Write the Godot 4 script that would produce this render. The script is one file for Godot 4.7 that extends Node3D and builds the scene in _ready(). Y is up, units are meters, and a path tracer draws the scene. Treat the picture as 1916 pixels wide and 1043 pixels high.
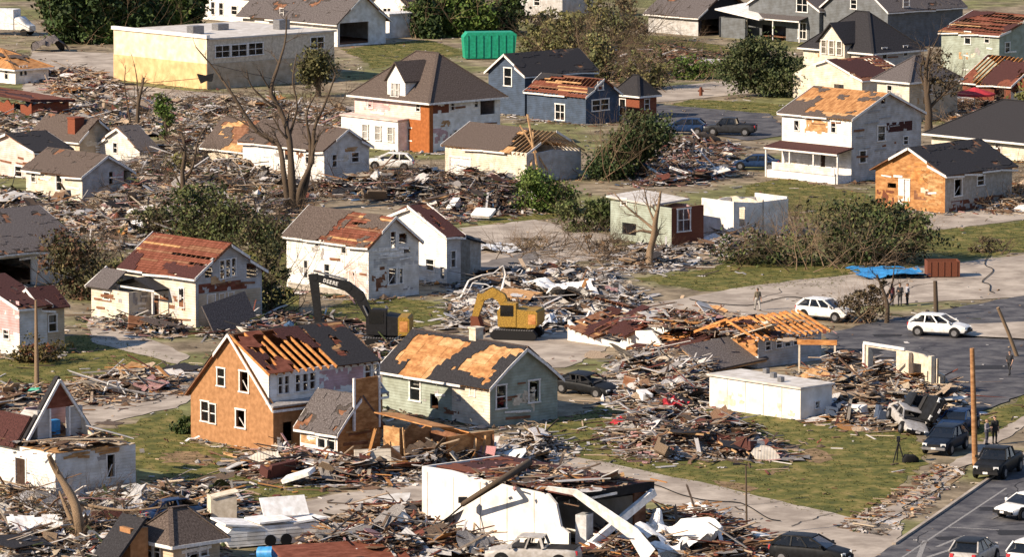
extends Node3D
# A tornado-struck neighbourhood seen from a drone through a long lens.
const F := 10000.0
const CX := 958.0
const CY := 521.5
const HC := 55.9
const YH := -745.0
var pit := atan((CY - YH) / F)
var cam := Vector3(0, HC, 0)
var fwd := Vector3(0, -sin(pit), -cos(pit))
var upv := Vector3(0, cos(pit), -sin(pit))
var rng := RandomNumberGenerator.new()
var M := {}
var taken := {}
var noise := FastNoiseLite.new()

class MB:
	var v := PackedVector3Array()
	var n := PackedVector3Array()
	var c := PackedColorArray()
	var t := PackedVector2Array()
	var ix := PackedInt32Array()
	var col := Color.WHITE
	func vert(p: Vector3, nn: Vector3, uv: Vector2) -> void:
		v.append(p); n.append(nn); c.append(col); t.append(uv)
	func auto_uv(p: Vector3, nn: Vector3) -> Vector2:
		if absf(nn.y) > 0.8:
			return Vector2(p.x, p.z)
		var k := Vector3(nn.z, 0, -nn.x).normalized()
		return Vector2(p.dot(k), -p.y)
	# corners in order; hint says which way is out
	func quad(a: Vector3, b: Vector3, cc: Vector3, d: Vector3, hint := Vector3.ZERO) -> void:
		var nn := (cc - a).cross(d - b)
		if nn.length_squared() < 1e-14:
			return
		nn = nn.normalized()
		var flip := hint != Vector3.ZERO and nn.dot(hint) < 0.0
		if flip:
			nn = -nn
		var k := v.size()
		for p in [a, b, cc, d]:
			vert(p, nn, auto_uv(p, nn))
		if flip:
			ix.append_array([k, k + 1, k + 2, k, k + 2, k + 3])
		else:
			ix.append_array([k, k + 2, k + 1, k, k + 3, k + 2])
	func tri(a: Vector3, b: Vector3, cc: Vector3, hint := Vector3.ZERO) -> void:
		var nn := (b - a).cross(cc - a)
		if nn.length_squared() < 1e-16:
			return
		nn = nn.normalized()
		var flip := hint != Vector3.ZERO and nn.dot(hint) < 0.0
		if flip:
			nn = -nn
		var k := v.size()
		for p in [a, b, cc]:
			vert(p, nn, auto_uv(p, nn))
		if flip:
			ix.append_array([k, k + 1, k + 2])
		else:
			ix.append_array([k, k + 2, k + 1])
	# a parallelepiped: corner o, edges a, b, d
	func para(o: Vector3, a: Vector3, b: Vector3, d: Vector3) -> void:
		var m := o + (a + b + d) * 0.5
		for f in [[o, a, b], [o + d, a, b], [o, a, d], [o + b, a, d], [o, b, d], [o + a, b, d]]:
			var p: Vector3 = f[0]
			var e1: Vector3 = f[1]
			var e2: Vector3 = f[2]
			quad(p, p + e1, p + e1 + e2, p + e2, p + (e1 + e2) * 0.5 - m)
	func box(ctr: Vector3, s: Vector3, bs := Basis.IDENTITY) -> void:
		var a := bs.x * s.x
		var b := bs.y * s.y
		var d := bs.z * s.z
		para(ctr - (a + b + d) * 0.5, a, b, d)
	# beam between two points
	func beam(a: Vector3, b: Vector3, w: float, h: float, upw := Vector3.UP) -> void:
		var d := b - a
		var s := d.cross(upw)
		if s.length() < 1e-5:
			s = d.cross(Vector3.RIGHT)
		s = s.normalized()
		var u := s.cross(d).normalized()
		para(a - s * w * 0.5 - u * h * 0.5, d, s * w, u * h)
	# extruded polygon: pts in the plane (ex, ey), thickness along ez
	func prism(o: Vector3, ex: Vector3, ey: Vector3, ez: Vector3, pts: PackedVector2Array) -> void:
		var tr := Geometry2D.triangulate_polygon(pts)
		var ctr := Vector3.ZERO
		for p in pts:
			ctr += o + ex * p.x + ey * p.y
		ctr = ctr / pts.size() + ez * 0.5
		for i in range(0, tr.size(), 3):
			var a := o + ex * pts[tr[i]].x + ey * pts[tr[i]].y
			var b := o + ex * pts[tr[i + 1]].x + ey * pts[tr[i + 1]].y
			var d := o + ex * pts[tr[i + 2]].x + ey * pts[tr[i + 2]].y
			tri(a, b, d, -ez)
			tri(a + ez, b + ez, d + ez, ez)
		var area := 0.0
		for i in pts.size():
			area += pts[i].cross(pts[(i + 1) % pts.size()])
		for i in pts.size():
			var p := pts[i]
			var q := pts[(i + 1) % pts.size()]
			var a := o + ex * p.x + ey * p.y
			var b := o + ex * q.x + ey * q.y
			var o2 := Vector2((q - p).y, -(q - p).x) * (1.0 if area > 0 else -1.0)
			quad(a, b, b + ez, a + ez, ex * o2.x + ey * o2.y)
	func tube(ps: Array, rs: Array, sides := 6, cap := true) -> void:
		var k0 := v.size()
		var ln := 0.0
		var sd := Vector3.ZERO
		for i in ps.size():
			var p: Vector3 = ps[i]
			var d: Vector3 = (ps[mini(i + 1, ps.size() - 1)] - ps[maxi(i - 1, 0)])
			d = d.normalized()
			if sd == Vector3.ZERO:
				sd = d.cross(Vector3(0.31, 0.2, 0.93)).normalized()
			sd = (sd - d * sd.dot(d)).normalized()
			var s2 := d.cross(sd)
			if i > 0:
				ln += (p - ps[i - 1]).length()
			for j in sides:
				var a := TAU * j / sides
				var nn := sd * cos(a) + s2 * sin(a)
				vert(p + nn * rs[i], nn, Vector2(float(j) / sides, ln))
		for i in ps.size() - 1:
			for j in sides:
				var a := k0 + i * sides + j
				var b := k0 + i * sides + (j + 1) % sides
				ix.append_array([a, a + sides, b, b, a + sides, b + sides])
		if cap:
			for e in [0, ps.size() - 1]:
				var base: int = k0 + e * sides
				for j in range(1, sides - 1):
					tri(v[base], v[base + j], v[base + j + 1], (ps[e] - ps[1 if e == 0 else e - 1]))
	func cyl(ctr: Vector3, ax: Vector3, r: float, sides := 14) -> void:
		var k := v.size()
		var sd := ax.cross(Vector3(0.3, 0.9, 0.2)).normalized()
		var s2 := ax.normalized().cross(sd)
		for e in [-0.5, 0.5]:
			for j in sides + 1:
				var a := TAU * j / sides
				var nn := sd * cos(a) + s2 * sin(a)
				vert(ctr + ax * e + nn * r, nn, Vector2(float(j) / sides, e))
		for j in sides:
			var a := k + j
			var b := k + j + sides + 1
			ix.append_array([a, b, a + 1, a + 1, b, b + 1])
		for e in [-0.5, 0.5]:
			var o: Vector3 = ctr + ax * e
			for j in sides:
				var a := TAU * j / sides
				var b := TAU * (j + 1) / sides
				tri(o, o + (sd * cos(a) + s2 * sin(a)) * r, o + (sd * cos(b) + s2 * sin(b)) * r, ax * e)
	func mesh() -> ArrayMesh:
		var am := ArrayMesh.new()
		if v.is_empty():
			return am
		var ar := []
		ar.resize(Mesh.ARRAY_MAX)
		ar[Mesh.ARRAY_VERTEX] = v
		ar[Mesh.ARRAY_NORMAL] = n
		ar[Mesh.ARRAY_COLOR] = c
		ar[Mesh.ARRAY_TEX_UV] = t
		ar[Mesh.ARRAY_INDEX] = ix
		am.add_surface_from_arrays(Mesh.PRIMITIVE_TRIANGLES, ar)
		return am

# ---------- picture <-> place ----------
func ray(px: float, py: float) -> Vector3:
	return Vector3((px - CX) / F, 0, 0) + upv * (-(py - CY) / F) + fwd
func G(px: float, py: float, h := 0.0) -> Vector3:
	var r := ray(px, py)
	return cam + r * ((h - HC) / r.y)
func at_depth(px: float, py: float, d: float) -> Vector3:
	return cam + ray(px, py) * d
func depth(p: Vector3) -> float:
	return (p - cam).dot(fwd)
func ppm(p: Vector3) -> float:
	return F / depth(p)
func hgt(p: Vector3, py: float) -> float:      # height of a point above p that shows at picture row py
	var q := p - cam
	var a := (CY - py) / F
	return (a * q.dot(fwd) - q.dot(upv)) / (cos(pit) + a * sin(pit))

# ---------- objects ----------
func numbered(s: String) -> String:
	if not taken.has(s):
		taken[s] = 0
		return s
	taken[s] += 1
	return "%s_%03d" % [s, taken[s]]
func tag(o: Node, label := "", category := "", group := "", kind := "") -> void:
	if label: o.set_meta("label", label)
	if category: o.set_meta("category", category)
	if group: o.set_meta("group", group)
	if kind: o.set_meta("kind", kind)
func thing(called: String, label: String, category: String, pos := Vector3.ZERO, turn := 0.0, group := "") -> Node3D:
	var o := Node3D.new()
	o.name = numbered(called)
	add_child(o)
	o.position = pos
	o.rotation.y = turn
	tag(o, label, category, group)
	return o
func put(mb: MB, called: String, m: Material, parent: Node = self) -> MeshInstance3D:
	var o := MeshInstance3D.new()
	o.mesh = mb.mesh()
	if o.mesh.get_surface_count():
		o.mesh.surface_set_material(0, m)
	o.name = numbered(called) if parent == self else called
	parent.add_child(o, true)
	return o
func share(mesh: Mesh, called: String, parent: Node, xf: Transform3D) -> MeshInstance3D:
	var o := MeshInstance3D.new()
	o.mesh = mesh
	o.name = called
	parent.add_child(o, true)
	o.transform = xf
	return o

# ---------- materials ----------
func noise_tex(freq: float, lo: Color, hi: Color, oct := 5, size := 512, sd := 1, gain := 0.55) -> NoiseTexture2D:
	var f := FastNoiseLite.new()
	f.noise_type = FastNoiseLite.TYPE_SIMPLEX_SMOOTH
	f.seed = sd
	f.frequency = freq
	f.fractal_octaves = oct
	f.fractal_gain = gain
	var g := Gradient.new()
	g.set_color(0, lo); g.set_color(1, hi)
	g.set_offset(0, 0.2); g.set_offset(1, 0.8)
	var t := NoiseTexture2D.new()
	t.width = size; t.height = size
	t.seamless = true
	t.noise = f
	t.color_ramp = g
	return t
var T := {}
func lin(r: float, g: float, b: float) -> Color:
	return Color(r, g, b).linear_to_srgb()
func mat(key: String, c: Color, tex = null, sc := 0.2, rough := 0.9, extra := {}) -> StandardMaterial3D:
	var m := StandardMaterial3D.new()
	m.resource_name = key
	m.albedo_color = c
	m.roughness = rough
	m.metallic_specular = 0.35
	if tex:
		m.albedo_texture = T[tex]
		m.uv1_scale = Vector3(sc, sc, sc)
	for k in extra:
		m.set(k, extra[k])
	M[key] = m
	return m

func _ready() -> void:
	rng.seed = 20240
	noise.seed = 7
	noise.frequency = 0.05
	noise.fractal_octaves = 3
	# camera
	var c := Camera3D.new()
	c.name = "camera"
	add_child(c)
	c.position = cam
	c.rotation.x = -pit
	c.fov = rad_to_deg(2.0 * atan(CY / F))
	c.near = 1.0
	c.far = 6000.0
	c.current = true
	# sky
	var sky := ProceduralSkyMaterial.new()
	sky.sky_top_color = Color(0.40, 0.52, 0.70)
	sky.sky_horizon_color = Color(0.79, 0.82, 0.85)
	sky.sky_curve = 0.12
	sky.ground_bottom_color = Color(0.30, 0.27, 0.23)
	sky.ground_horizon_color = Color(0.55, 0.55, 0.52)
	var we := WorldEnvironment.new()
	we.name = "world_environment"
	var e := Environment.new()
	e.background_mode = Environment.BG_SKY
	e.sky = Sky.new()
	e.sky.sky_material = sky
	e.background_energy_multiplier = 0.72
	e.tonemap_mode = Environment.TONE_MAPPER_LINEAR
	e.tonemap_exposure = 1.7
	e.sdfgi_enabled = true
	e.ssao_enabled = true
	e.ssil_enabled = true
	we.environment = e
	add_child(we)
	# sun: low, from the left and a little from behind the camera
	var sun := DirectionalLight3D.new()
	sun.name = "sun"
	sun.light_energy = 1.6
	sun.light_color = Color(1.0, 0.93, 0.84)
	sun.light_angular_distance = 0.5
	sun.shadow_enabled = true
	add_child(sun)
	var az := Vector3(-0.87, 0, 0.49)
	var to_sun := (az * cos(deg_to_rad(31.0)) + Vector3.UP * sin(deg_to_rad(31.0))).normalized()
	sun.look_at_from_position(Vector3.ZERO, -to_sun, Vector3.UP)
	materials()
	ground()
	grass()
	houses()
	trees()
	vehicles()
	people()
	street_things()
	debris()
	single_out()

func materials() -> void:
	T.grime = noise_tex(0.012, Color(0.86, 0.845, 0.82), Color(1, 1, 1), 6, 512, 3)
	T.speck = noise_tex(0.06, Color(0.55, 0.53, 0.52), Color(1, 1, 1), 4, 512, 5, 0.8)
	T.wood = noise_tex(0.012, Color(0.74, 0.68, 0.62), Color(1, 1, 1), 6, 512, 9, 0.7)
	T.dirt = noise_tex(0.008, Color(0.42, 0.385, 0.32), Color(0.69, 0.645, 0.56), 8, 1024, 11, 0.72)
	T.lawn = noise_tex(0.009, Color(0.335, 0.345, 0.16), Color(0.60, 0.545, 0.30), 8, 1024, 13, 0.68)
	var lg: Gradient = T.lawn.color_ramp
	lg.set_color(0, Color(0.265, 0.28, 0.115)); lg.set_offset(0, 0.22)
	lg.set_color(1, Color(0.56, 0.48, 0.31)); lg.set_offset(1, 0.92)
	lg.add_point(0.5, Color(0.37, 0.362, 0.16))
	lg.add_point(0.64, Color(0.45, 0.41, 0.215))
	T.pave = noise_tex(0.006, Color(0.64, 0.605, 0.57), Color(0.82, 0.79, 0.75), 8, 1024, 17, 0.66)
	T.tar = noise_tex(0.006, Color(0.235, 0.23, 0.245), Color(0.40, 0.39, 0.385), 8, 1024, 19, 0.66)
	T.leaf = noise_tex(0.05, Color(0.7, 0.7, 0.7), Color(1, 1, 1), 3, 128, 23)
	# lap siding as relief
	var im := Image.create(64, 512, false, Image.FORMAT_RGB8)
	for y in 512:
		var ph := fposmod(y / 512.0 * 40.0, 1.0)
		var g := ph if ph < 0.92 else (1.0 - ph) / 0.08
		im.fill_rect(Rect2i(0, y, 64, 1), Color(g, g, g))
	im.bump_map_to_normal_map(2.0)
	T.lap = ImageTexture.create_from_image(im)
	for s in [["white_siding", lin(0.82, 0.80, 0.76)], ["cream_siding", lin(0.68, 0.61, 0.50)], ["sage_siding", lin(0.33, 0.37, 0.31)], ["navy_siding", lin(0.06, 0.085, 0.13)], ["slate_siding", lin(0.14, 0.15, 0.16)], ["grey_siding", lin(0.48, 0.47, 0.46)], ["pale_siding", lin(0.66, 0.64, 0.60)], ["tan_siding", lin(0.52, 0.42, 0.30)], ["pink_board", lin(0.56, 0.36, 0.36)], ["rose_siding", lin(0.70, 0.55, 0.50)]]:
		mat(s[0], s[1], "grime", 0.125, 0.85, {"normal_enabled": true, "normal_texture": T.lap, "normal_scale": 0.7})
	mat("orange_brick", lin(0.39, 0.20, 0.092), "grime", 0.3, 0.9)
	mat("red_orange_brick", lin(0.36, 0.12, 0.036), "grime", 0.3, 0.9)
	mat("brick", lin(0.34, 0.105, 0.055), "speck", 0.3, 0.9)
	mat("block", lin(0.42, 0.38, 0.33), "grime", 0.3, 0.92)
	mat("stucco", lin(0.76, 0.66, 0.48), "grime", 0.10, 0.9)
	mat("stucco_low", lin(0.68, 0.47, 0.24), "grime", 0.10, 0.9)
	mat("white_wall", lin(0.82, 0.79, 0.74), "grime", 0.09, 0.8)
	mat("plaster", lin(0.66, 0.58, 0.46), "grime", 0.3, 0.95)
	mat("white_trim", lin(0.80, 0.78, 0.75), "grime", 0.5, 0.7)
	mat("grey_trim", lin(0.36, 0.34, 0.33), "grime", 0.5, 0.8)
	mat("glass", Color(0.14, 0.16, 0.17, 0.2), null, 1.0, 0.04, {"transparency": BaseMaterial3D.TRANSPARENCY_ALPHA, "metallic_specular": 0.3})
	mat("tinted_glass", Color(0.10, 0.11, 0.12, 0.62), null, 1.0, 0.05, {"transparency": BaseMaterial3D.TRANSPARENCY_ALPHA, "metallic_specular": 0.5})
	mat("upholstery", lin(0.05, 0.05, 0.052), "speck", 0.8, 0.95)
	mat("curtain", lin(0.55, 0.52, 0.47), "grime", 0.6, 0.9)
	mat("door_dark", lin(0.06, 0.035, 0.025), "wood", 0.2, 0.7, {"uv1_scale": Vector3(0.13, 0.34, 0.2)})
	mat("door_white", lin(0.75, 0.73, 0.70), "grime", 0.5, 0.6)
	mat("shingle_brown", lin(0.155, 0.12, 0.10), "speck", 0.22, 0.95)
	mat("shingle_grey", lin(0.17, 0.15, 0.145), "speck", 0.22, 0.95)
	mat("shingle_dark", lin(0.045, 0.043, 0.047), "speck", 0.22, 0.9)
	mat("shingle_red", lin(0.10, 0.038, 0.033), "speck", 0.22, 0.95)
	mat("shingle_felt", lin(0.10, 0.085, 0.075), "speck", 0.3, 0.95)
	mat("membrane", lin(0.60, 0.57, 0.53), "grime", 0.12, 0.85)
	mat("plywood", lin(0.50, 0.26, 0.105), "wood", 0.2, 0.85, {"uv1_scale": Vector3(0.13, 0.34, 0.2)})
	mat("plywood_pale", lin(0.56, 0.34, 0.16), "wood", 0.2, 0.85, {"uv1_scale": Vector3(0.13, 0.34, 0.2)})
	mat("deck_red", lin(0.22, 0.075, 0.045), "wood", 0.2, 0.9, {"uv1_scale": Vector3(0.13, 0.34, 0.2)})
	mat("lumber", lin(0.56, 0.37, 0.20), "wood", 0.2, 0.85, {"uv1_scale": Vector3(0.13, 0.34, 0.2)})
	mat("lumber_old", lin(0.26, 0.13, 0.075), "wood", 0.2, 0.9, {"uv1_scale": Vector3(0.13, 0.34, 0.2)})
	mat("lumber_orange", lin(0.62, 0.29, 0.10), "wood", 0.2, 0.85, {"uv1_scale": Vector3(0.13, 0.34, 0.2)})
	mat("bark", lin(0.15, 0.11, 0.075), "speck", 0.6, 0.95)
	mat("bark_pale", lin(0.38, 0.27, 0.17), "speck", 0.6, 0.95)
	mat("pole_wood", lin(0.40, 0.22, 0.105), "wood", 0.2, 0.9, {"uv1_scale": Vector3(0.13, 0.34, 0.2)})
	mat("leaves", Color.WHITE, "leaf", 1.0, 0.75, {"vertex_color_use_as_albedo": true, "backlight_enabled": true, "backlight": Color(0.12, 0.14, 0.05)})
	mat("mixed", Color.WHITE, "speck", 0.5, 0.88, {"vertex_color_use_as_albedo": true})
	mat("plain", Color.WHITE, null, 1.0, 0.8, {"vertex_color_use_as_albedo": true})
	mat("dirt", Color.WHITE, "dirt", 1.0 / 34.0, 1.0, {"vertex_color_use_as_albedo": true})
	mat("lawn", Color.WHITE, "lawn", 1.0 / 21.0, 1.0)
	mat("pave", lin(0.70, 0.65, 0.59), "pave", 1.0 / 26.0, 0.95)
	mat("pave_dark", lin(0.33, 0.32, 0.32), "pave", 1.0 / 17.0, 0.95)
	mat("tar", Color.WHITE, "tar", 1.0 / 19.0, 0.9)
	mat("tar_patch", lin(0.042, 0.041, 0.044), "speck", 0.3, 0.85)
	mat("paint_white", lin(0.42, 0.41, 0.39), "speck", 0.3, 0.85)
	mat("tin", lin(0.70, 0.71, 0.72), "grime", 0.3, 0.4, {"metallic": 0.3})
	mat("tin_white", lin(0.84, 0.83, 0.81), "grime", 0.25, 0.5)
	mat("cloth_white", lin(0.86, 0.85, 0.83), "grime", 0.3, 0.8)
	mat("blue_tarp", lin(0.05, 0.28, 0.62), "grime", 0.4, 0.45)
	mat("green_paint", lin(0.02, 0.34, 0.20), "grime", 0.3, 0.5)
	mat("rubber", lin(0.02, 0.02, 0.021), "speck", 0.8, 0.9)
	mat("black_metal", lin(0.022, 0.022, 0.024), "grime", 0.5, 0.6, {"metallic_specular": 0.2})
	mat("grey_metal", lin(0.25, 0.25, 0.26), "grime", 0.5, 0.45, {"metallic": 0.5})
	mat("chrome", lin(0.6, 0.6, 0.6), null, 1.0, 0.3, {"metallic": 0.9})
	mat("yellow_paint", lin(0.50, 0.30, 0.05), "speck", 0.25, 0.65)
	mat("red_cloth", lin(0.50, 0.04, 0.05), "grime", 0.5, 0.8)
	mat("rust", lin(0.26, 0.09, 0.05), "speck", 0.5, 0.95)
	mat("insulation", lin(0.66, 0.33, 0.33), "speck", 0.7, 1.0)
	mat("headlight", lin(0.75, 0.75, 0.72), null, 1.0, 0.15)

var lawns := []
func poly_px(a: Array) -> PackedVector2Array:
	var o := PackedVector2Array()
	for i in range(0, a.size(), 2):
		var p := G(a[i], a[i + 1])
		o.append(Vector2(p.x, p.z))
	return o
# a sheet on the ground with an uneven outline
func sheet(called: String, px: Array, y: float, m: Material, jag := 0.35, step := 1.2) -> void:
	var pts := poly_px(px)
	clean.append(pts)
	var out := PackedVector2Array()
	for i in pts.size():
		var a := pts[i]
		var b := pts[(i + 1) % pts.size()]
		var k := maxi(1, int((b - a).length() / step))
		for j in k:
			var p := a.lerp(b, float(j) / k)
			out.append(p + Vector2(rng.randf_range(-jag, jag), rng.randf_range(-jag, jag) * 1.6))
	var mb := MB.new()
	var tr := Geometry2D.triangulate_polygon(out)
	if tr.is_empty():
		out = pts
		tr = Geometry2D.triangulate_polygon(out)
	for i in range(0, tr.size(), 3):
		var q := []
		for j in 3:
			q.append(Vector3(out[tr[i + j]].x, y, out[tr[i + j]].y))
		mb.tri(q[0], q[1], q[2], Vector3.UP)
	var o := put(mb, called, m)
	tag(o, "", "", "", "structure")
func ground() -> void:
	# bare earth: a fine grid where the lens looks, then wide skirts to the horizon
	var mb := MB.new()
	var x0 := -95.0
	var z0 := -270.0
	var nx := 96
	var nz := 270
	var s := 2.0
	for j in nz + 1:
		for i in nx + 1:
			var p := Vector3(x0 + i * s, 0, z0 - j * s)
			var k := noise.get_noise_2d(p.x * 1.3, p.z * 1.3) * 0.5 + 0.5
			var g := noise.get_noise_2d(p.x * 0.8 + 300, p.z * 0.8)
			mb.col = Color(0.62, 0.56, 0.50).lerp(Color(1.0, 0.93, 0.86), k)
			if g > -0.02:
				mb.col = mb.col.lerp(Color(0.50, 0.60, 0.26), clampf((g + 0.02) * 4.0, 0, 0.85))
			mb.vert(p, Vector3.UP, Vector2(p.x, p.z))
	for j in nz:
		for i in nx:
			var a := j * (nx + 1) + i
			var b := a + nx + 1
			mb.ix.append_array([a, b, a + 1, a + 1, b, b + 1])
	mb.col = Color(0.8, 0.75, 0.68)
	var x1 := x0 + nx * s
	var z1 := z0 - nz * s
	for q in [[-3000, x0, 500, -4000], [x1, 3000, 500, -4000], [x0, x1, 500, z0], [x0, x1, z1, -4000]]:
		mb.quad(Vector3(q[0], 0, q[2]), Vector3(q[1], 0, q[2]), Vector3(q[1], 0, q[3]), Vector3(q[0], 0, q[3]), Vector3.UP)
	tag(put(mb, "ground", M.dirt), "", "", "", "structure")
	var L: Material = M.lawn
	for a in [
		[985, 800, 1130, 758, 1330, 768, 1500, 788, 1690, 780, 1736, 850, 1700, 905, 1640, 952, 1570, 975, 1400, 932, 1200, 884, 1030, 862],
		[-20, 690, 60, 640, 180, 622, 330, 674, 300, 692, 180, 712, 60, 735, -20, 748],
		[110, 830, 330, 768, 372, 792, 360, 830, 480, 850, 640, 900, 600, 932, 480, 938, 265, 875],
		[590, 590, 690, 545, 880, 582, 770, 625],
		[1190, 522, 1330, 505, 1380, 480, 1600, 500, 1570, 540, 1300, 545],
		[1390, 348, 1470, 332, 1560, 350, 1640, 372, 1640, 396, 1560, 424, 1400, 384],
		[1740, 432, 1930, 412, 1930, 470, 1800, 485, 1700, 465],
		[1290, 186, 1470, 196, 1450, 218, 1240, 202],
		[640, 92, 800, 74, 880, 100, 700, 128],
		[850, 412, 1000, 386, 1140, 400, 930, 422],
		[930, 60, 1250, 68, 1400, 95, 1380, 150, 1100, 140],
		[1790, 800, 1930, 735, 1930, 768, 1835, 828],
		[350, 500, 560, 440, 560, 600, 480, 610]]:
		sheet("lawn", a, 0.02, L, 0.45)
		lawns.append(poly_px(a))
	for a in [
		[1000, 842, 1130, 866, 1400, 924, 1600, 972, 1690, 990, 1650, 1062, 1440, 1062, 1330, 968, 1210, 936, 980, 880],
		[470, 962, 640, 925, 800, 900, 830, 950, 600, 990],
		[770, 645, 1050, 602, 1400, 536, 1930, 476, 1930, 556, 1600, 574, 1200, 622, 1060, 690, 780, 690],
		[860, 428, 1000, 412, 1140, 442, 1155, 486, 900, 502],
		[-20, 775, 155, 735, 380, 690, 410, 722, 330, 764, 150, 804, -20, 830],
		[165, 604, 182, 590, 356, 668, 332, 682, 172, 642],
		[1215, 165, 1400, 148, 1400, 176, 1230, 192],
		[60, 95, 215, 100, 215, 158, 700, 204, 640, 232, 200, 192, 40, 178],
		[1700, 408, 1930, 384, 1930, 410, 1750, 432],
		[1600, 995, 1760, 882, 1930, 768, 1930, 790, 1800, 880, 1650, 1006]]:
		sheet("pavement", a, 0.04, M.pave, 0.18)
	mat("bare_earth", lin(0.75, 0.58, 0.42), "dirt", 1.0 / 11.0, 1.0)
	for a in [[1490, 850, 1530, 842, 1560, 848, 1555, 862, 1510, 868, 1490, 860], [1440, 884, 1460, 880, 1475, 886, 1455, 892], [1330, 900, 1380, 905, 1420, 915, 1400, 922, 1350, 912], [1640, 960, 1700, 920, 1780, 880, 1800, 892, 1720, 950, 1660, 985], [300, 850, 360, 845, 420, 860, 380, 872, 320, 868]]:
		sheet("bare_earth", a, 0.03, M.bare_earth, 0.5, 0.6)
	sheet("concrete_slab", [870, 500, 1000, 470, 1040, 520, 1010, 560, 890, 560], 0.06, M.pave_dark, 0.2)
	sheet("road", [1225, 196, 1440, 214, 1480, 252, 1400, 264, 1225, 238], 0.06, M.tar, 0.2)
	sheet("road", [1540, 626, 1700, 592, 1930, 552, 1930, 736, 1780, 792, 1700, 722, 1560, 692], 0.07, M.tar, 0.25)
	sheet("pavement", [1790, 612, 1930, 606, 1930, 640, 1800, 632], 0.19, M.pave, 0.1)
	sheet("road", [1600, 1070, 1690, 1008, 1836, 908, 1936, 838, 2040, 838, 2040, 1070], 0.07, M.tar, 0.08)
	for q in [[1600, 660, 5.0], [1700, 690, 3.0], [1850, 690, 4.0], [1660, 630, 2.6], [1780, 1010, 2.2], [1860, 955, 2.6], [1900, 1000, 3.0], [1330, 235, 4.0]]:
		var c := G(q[0], q[1])
		var pm := MB.new()
		var w: float = q[2] * 0.42
		var rim2 := []
		for i in 14:
			var an := TAU * i / 14.0
			rim2.append(c + Vector3(clampf(cos(an) * 1.5, -1, 1) * w * rng.randf_range(0.75, 1.1), 0.078, clampf(sin(an) * 1.5, -1, 1) * w * 0.7 * rng.randf_range(0.75, 1.1)))
		for i in 14:
			pm.tri(c + Vector3.UP * 0.078, rim2[i], rim2[(i + 1) % 14], Vector3.UP)
		tag(put(pm, "road_patch", M.tar_patch), "", "", "", "structure")
	for q in [[1560, 650, 0.9], [1640, 700, 0.2], [1750, 665, 1.2], [1830, 720, 0.4], [1880, 660, 1.0], [1740, 1030, 1.3], [1830, 990, 0.3], [1880, 930, 1.2], [1500, 590, 0.3], [1300, 590, 1.0], [1200, 600, 0.2], [1420, 560, 1.1], [1800, 520, 0.3], [1700, 540, 0.9], [1350, 950, 0.6], [1480, 985, 1.4], [300, 740, 0.5], [220, 770, 1.2]]:
		var cm := MB.new()
		var p := G(q[0], q[1], 0.076)
		var dr := Vector3(cos(q[2]), 0, -sin(q[2]))
		for i in 9:
			dr = (dr + Vector3(rng.randfn(), 0, rng.randfn()) * 0.35).normalized()
			var p2 := p + dr * rng.randf_range(0.5, 1.1)
			var k := dr.cross(Vector3.UP) * rng.randf_range(0.02, 0.05)
			cm.quad(p - k, p2 - k, p2 + k, p + k, Vector3.UP)
			p = p2
		tag(put(cm, "road_crack", M.tar_patch), "", "", "", "structure")
	# kerb along the main street
	var kb := MB.new()
	var kp := [[1672, 1022], [1700, 1003], [1770, 955], [1836, 909], [1936, 839]]
	for i in kp.size() - 1:
		var a := G(kp[i][0], kp[i][1])
		var b := G(kp[i + 1][0], kp[i + 1][1])
		kb.beam(a + Vector3.UP * 0.1, b + Vector3.UP * 0.1, 0.22, 0.2)
	tag(put(kb, "kerb", M.pave), "", "", "", "structure")
	# painted lines
	for l in [[1640, 1075, 1882, 914, 0.16], [1775, 987, 1868, 992, 0.22], [1735, 1043, 1800, 1022, 0.3], [1730, 1012, 1716, 1050, 0.3], [1752, 1024, 1800, 1004, 0.25]]:
		var mb2 := MB.new()
		var a := G(l[0], l[1], 0.078)
		var b := G(l[2], l[3], 0.078)
		var d: Vector3 = (b - a).cross(Vector3.UP).normalized() * float(l[4]) * 0.5
		mb2.quad(a - d, b - d, b + d, a + d, Vector3.UP)
		tag(put(mb2, "road_marking", M.paint_white), "", "", "", "structure")

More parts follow.
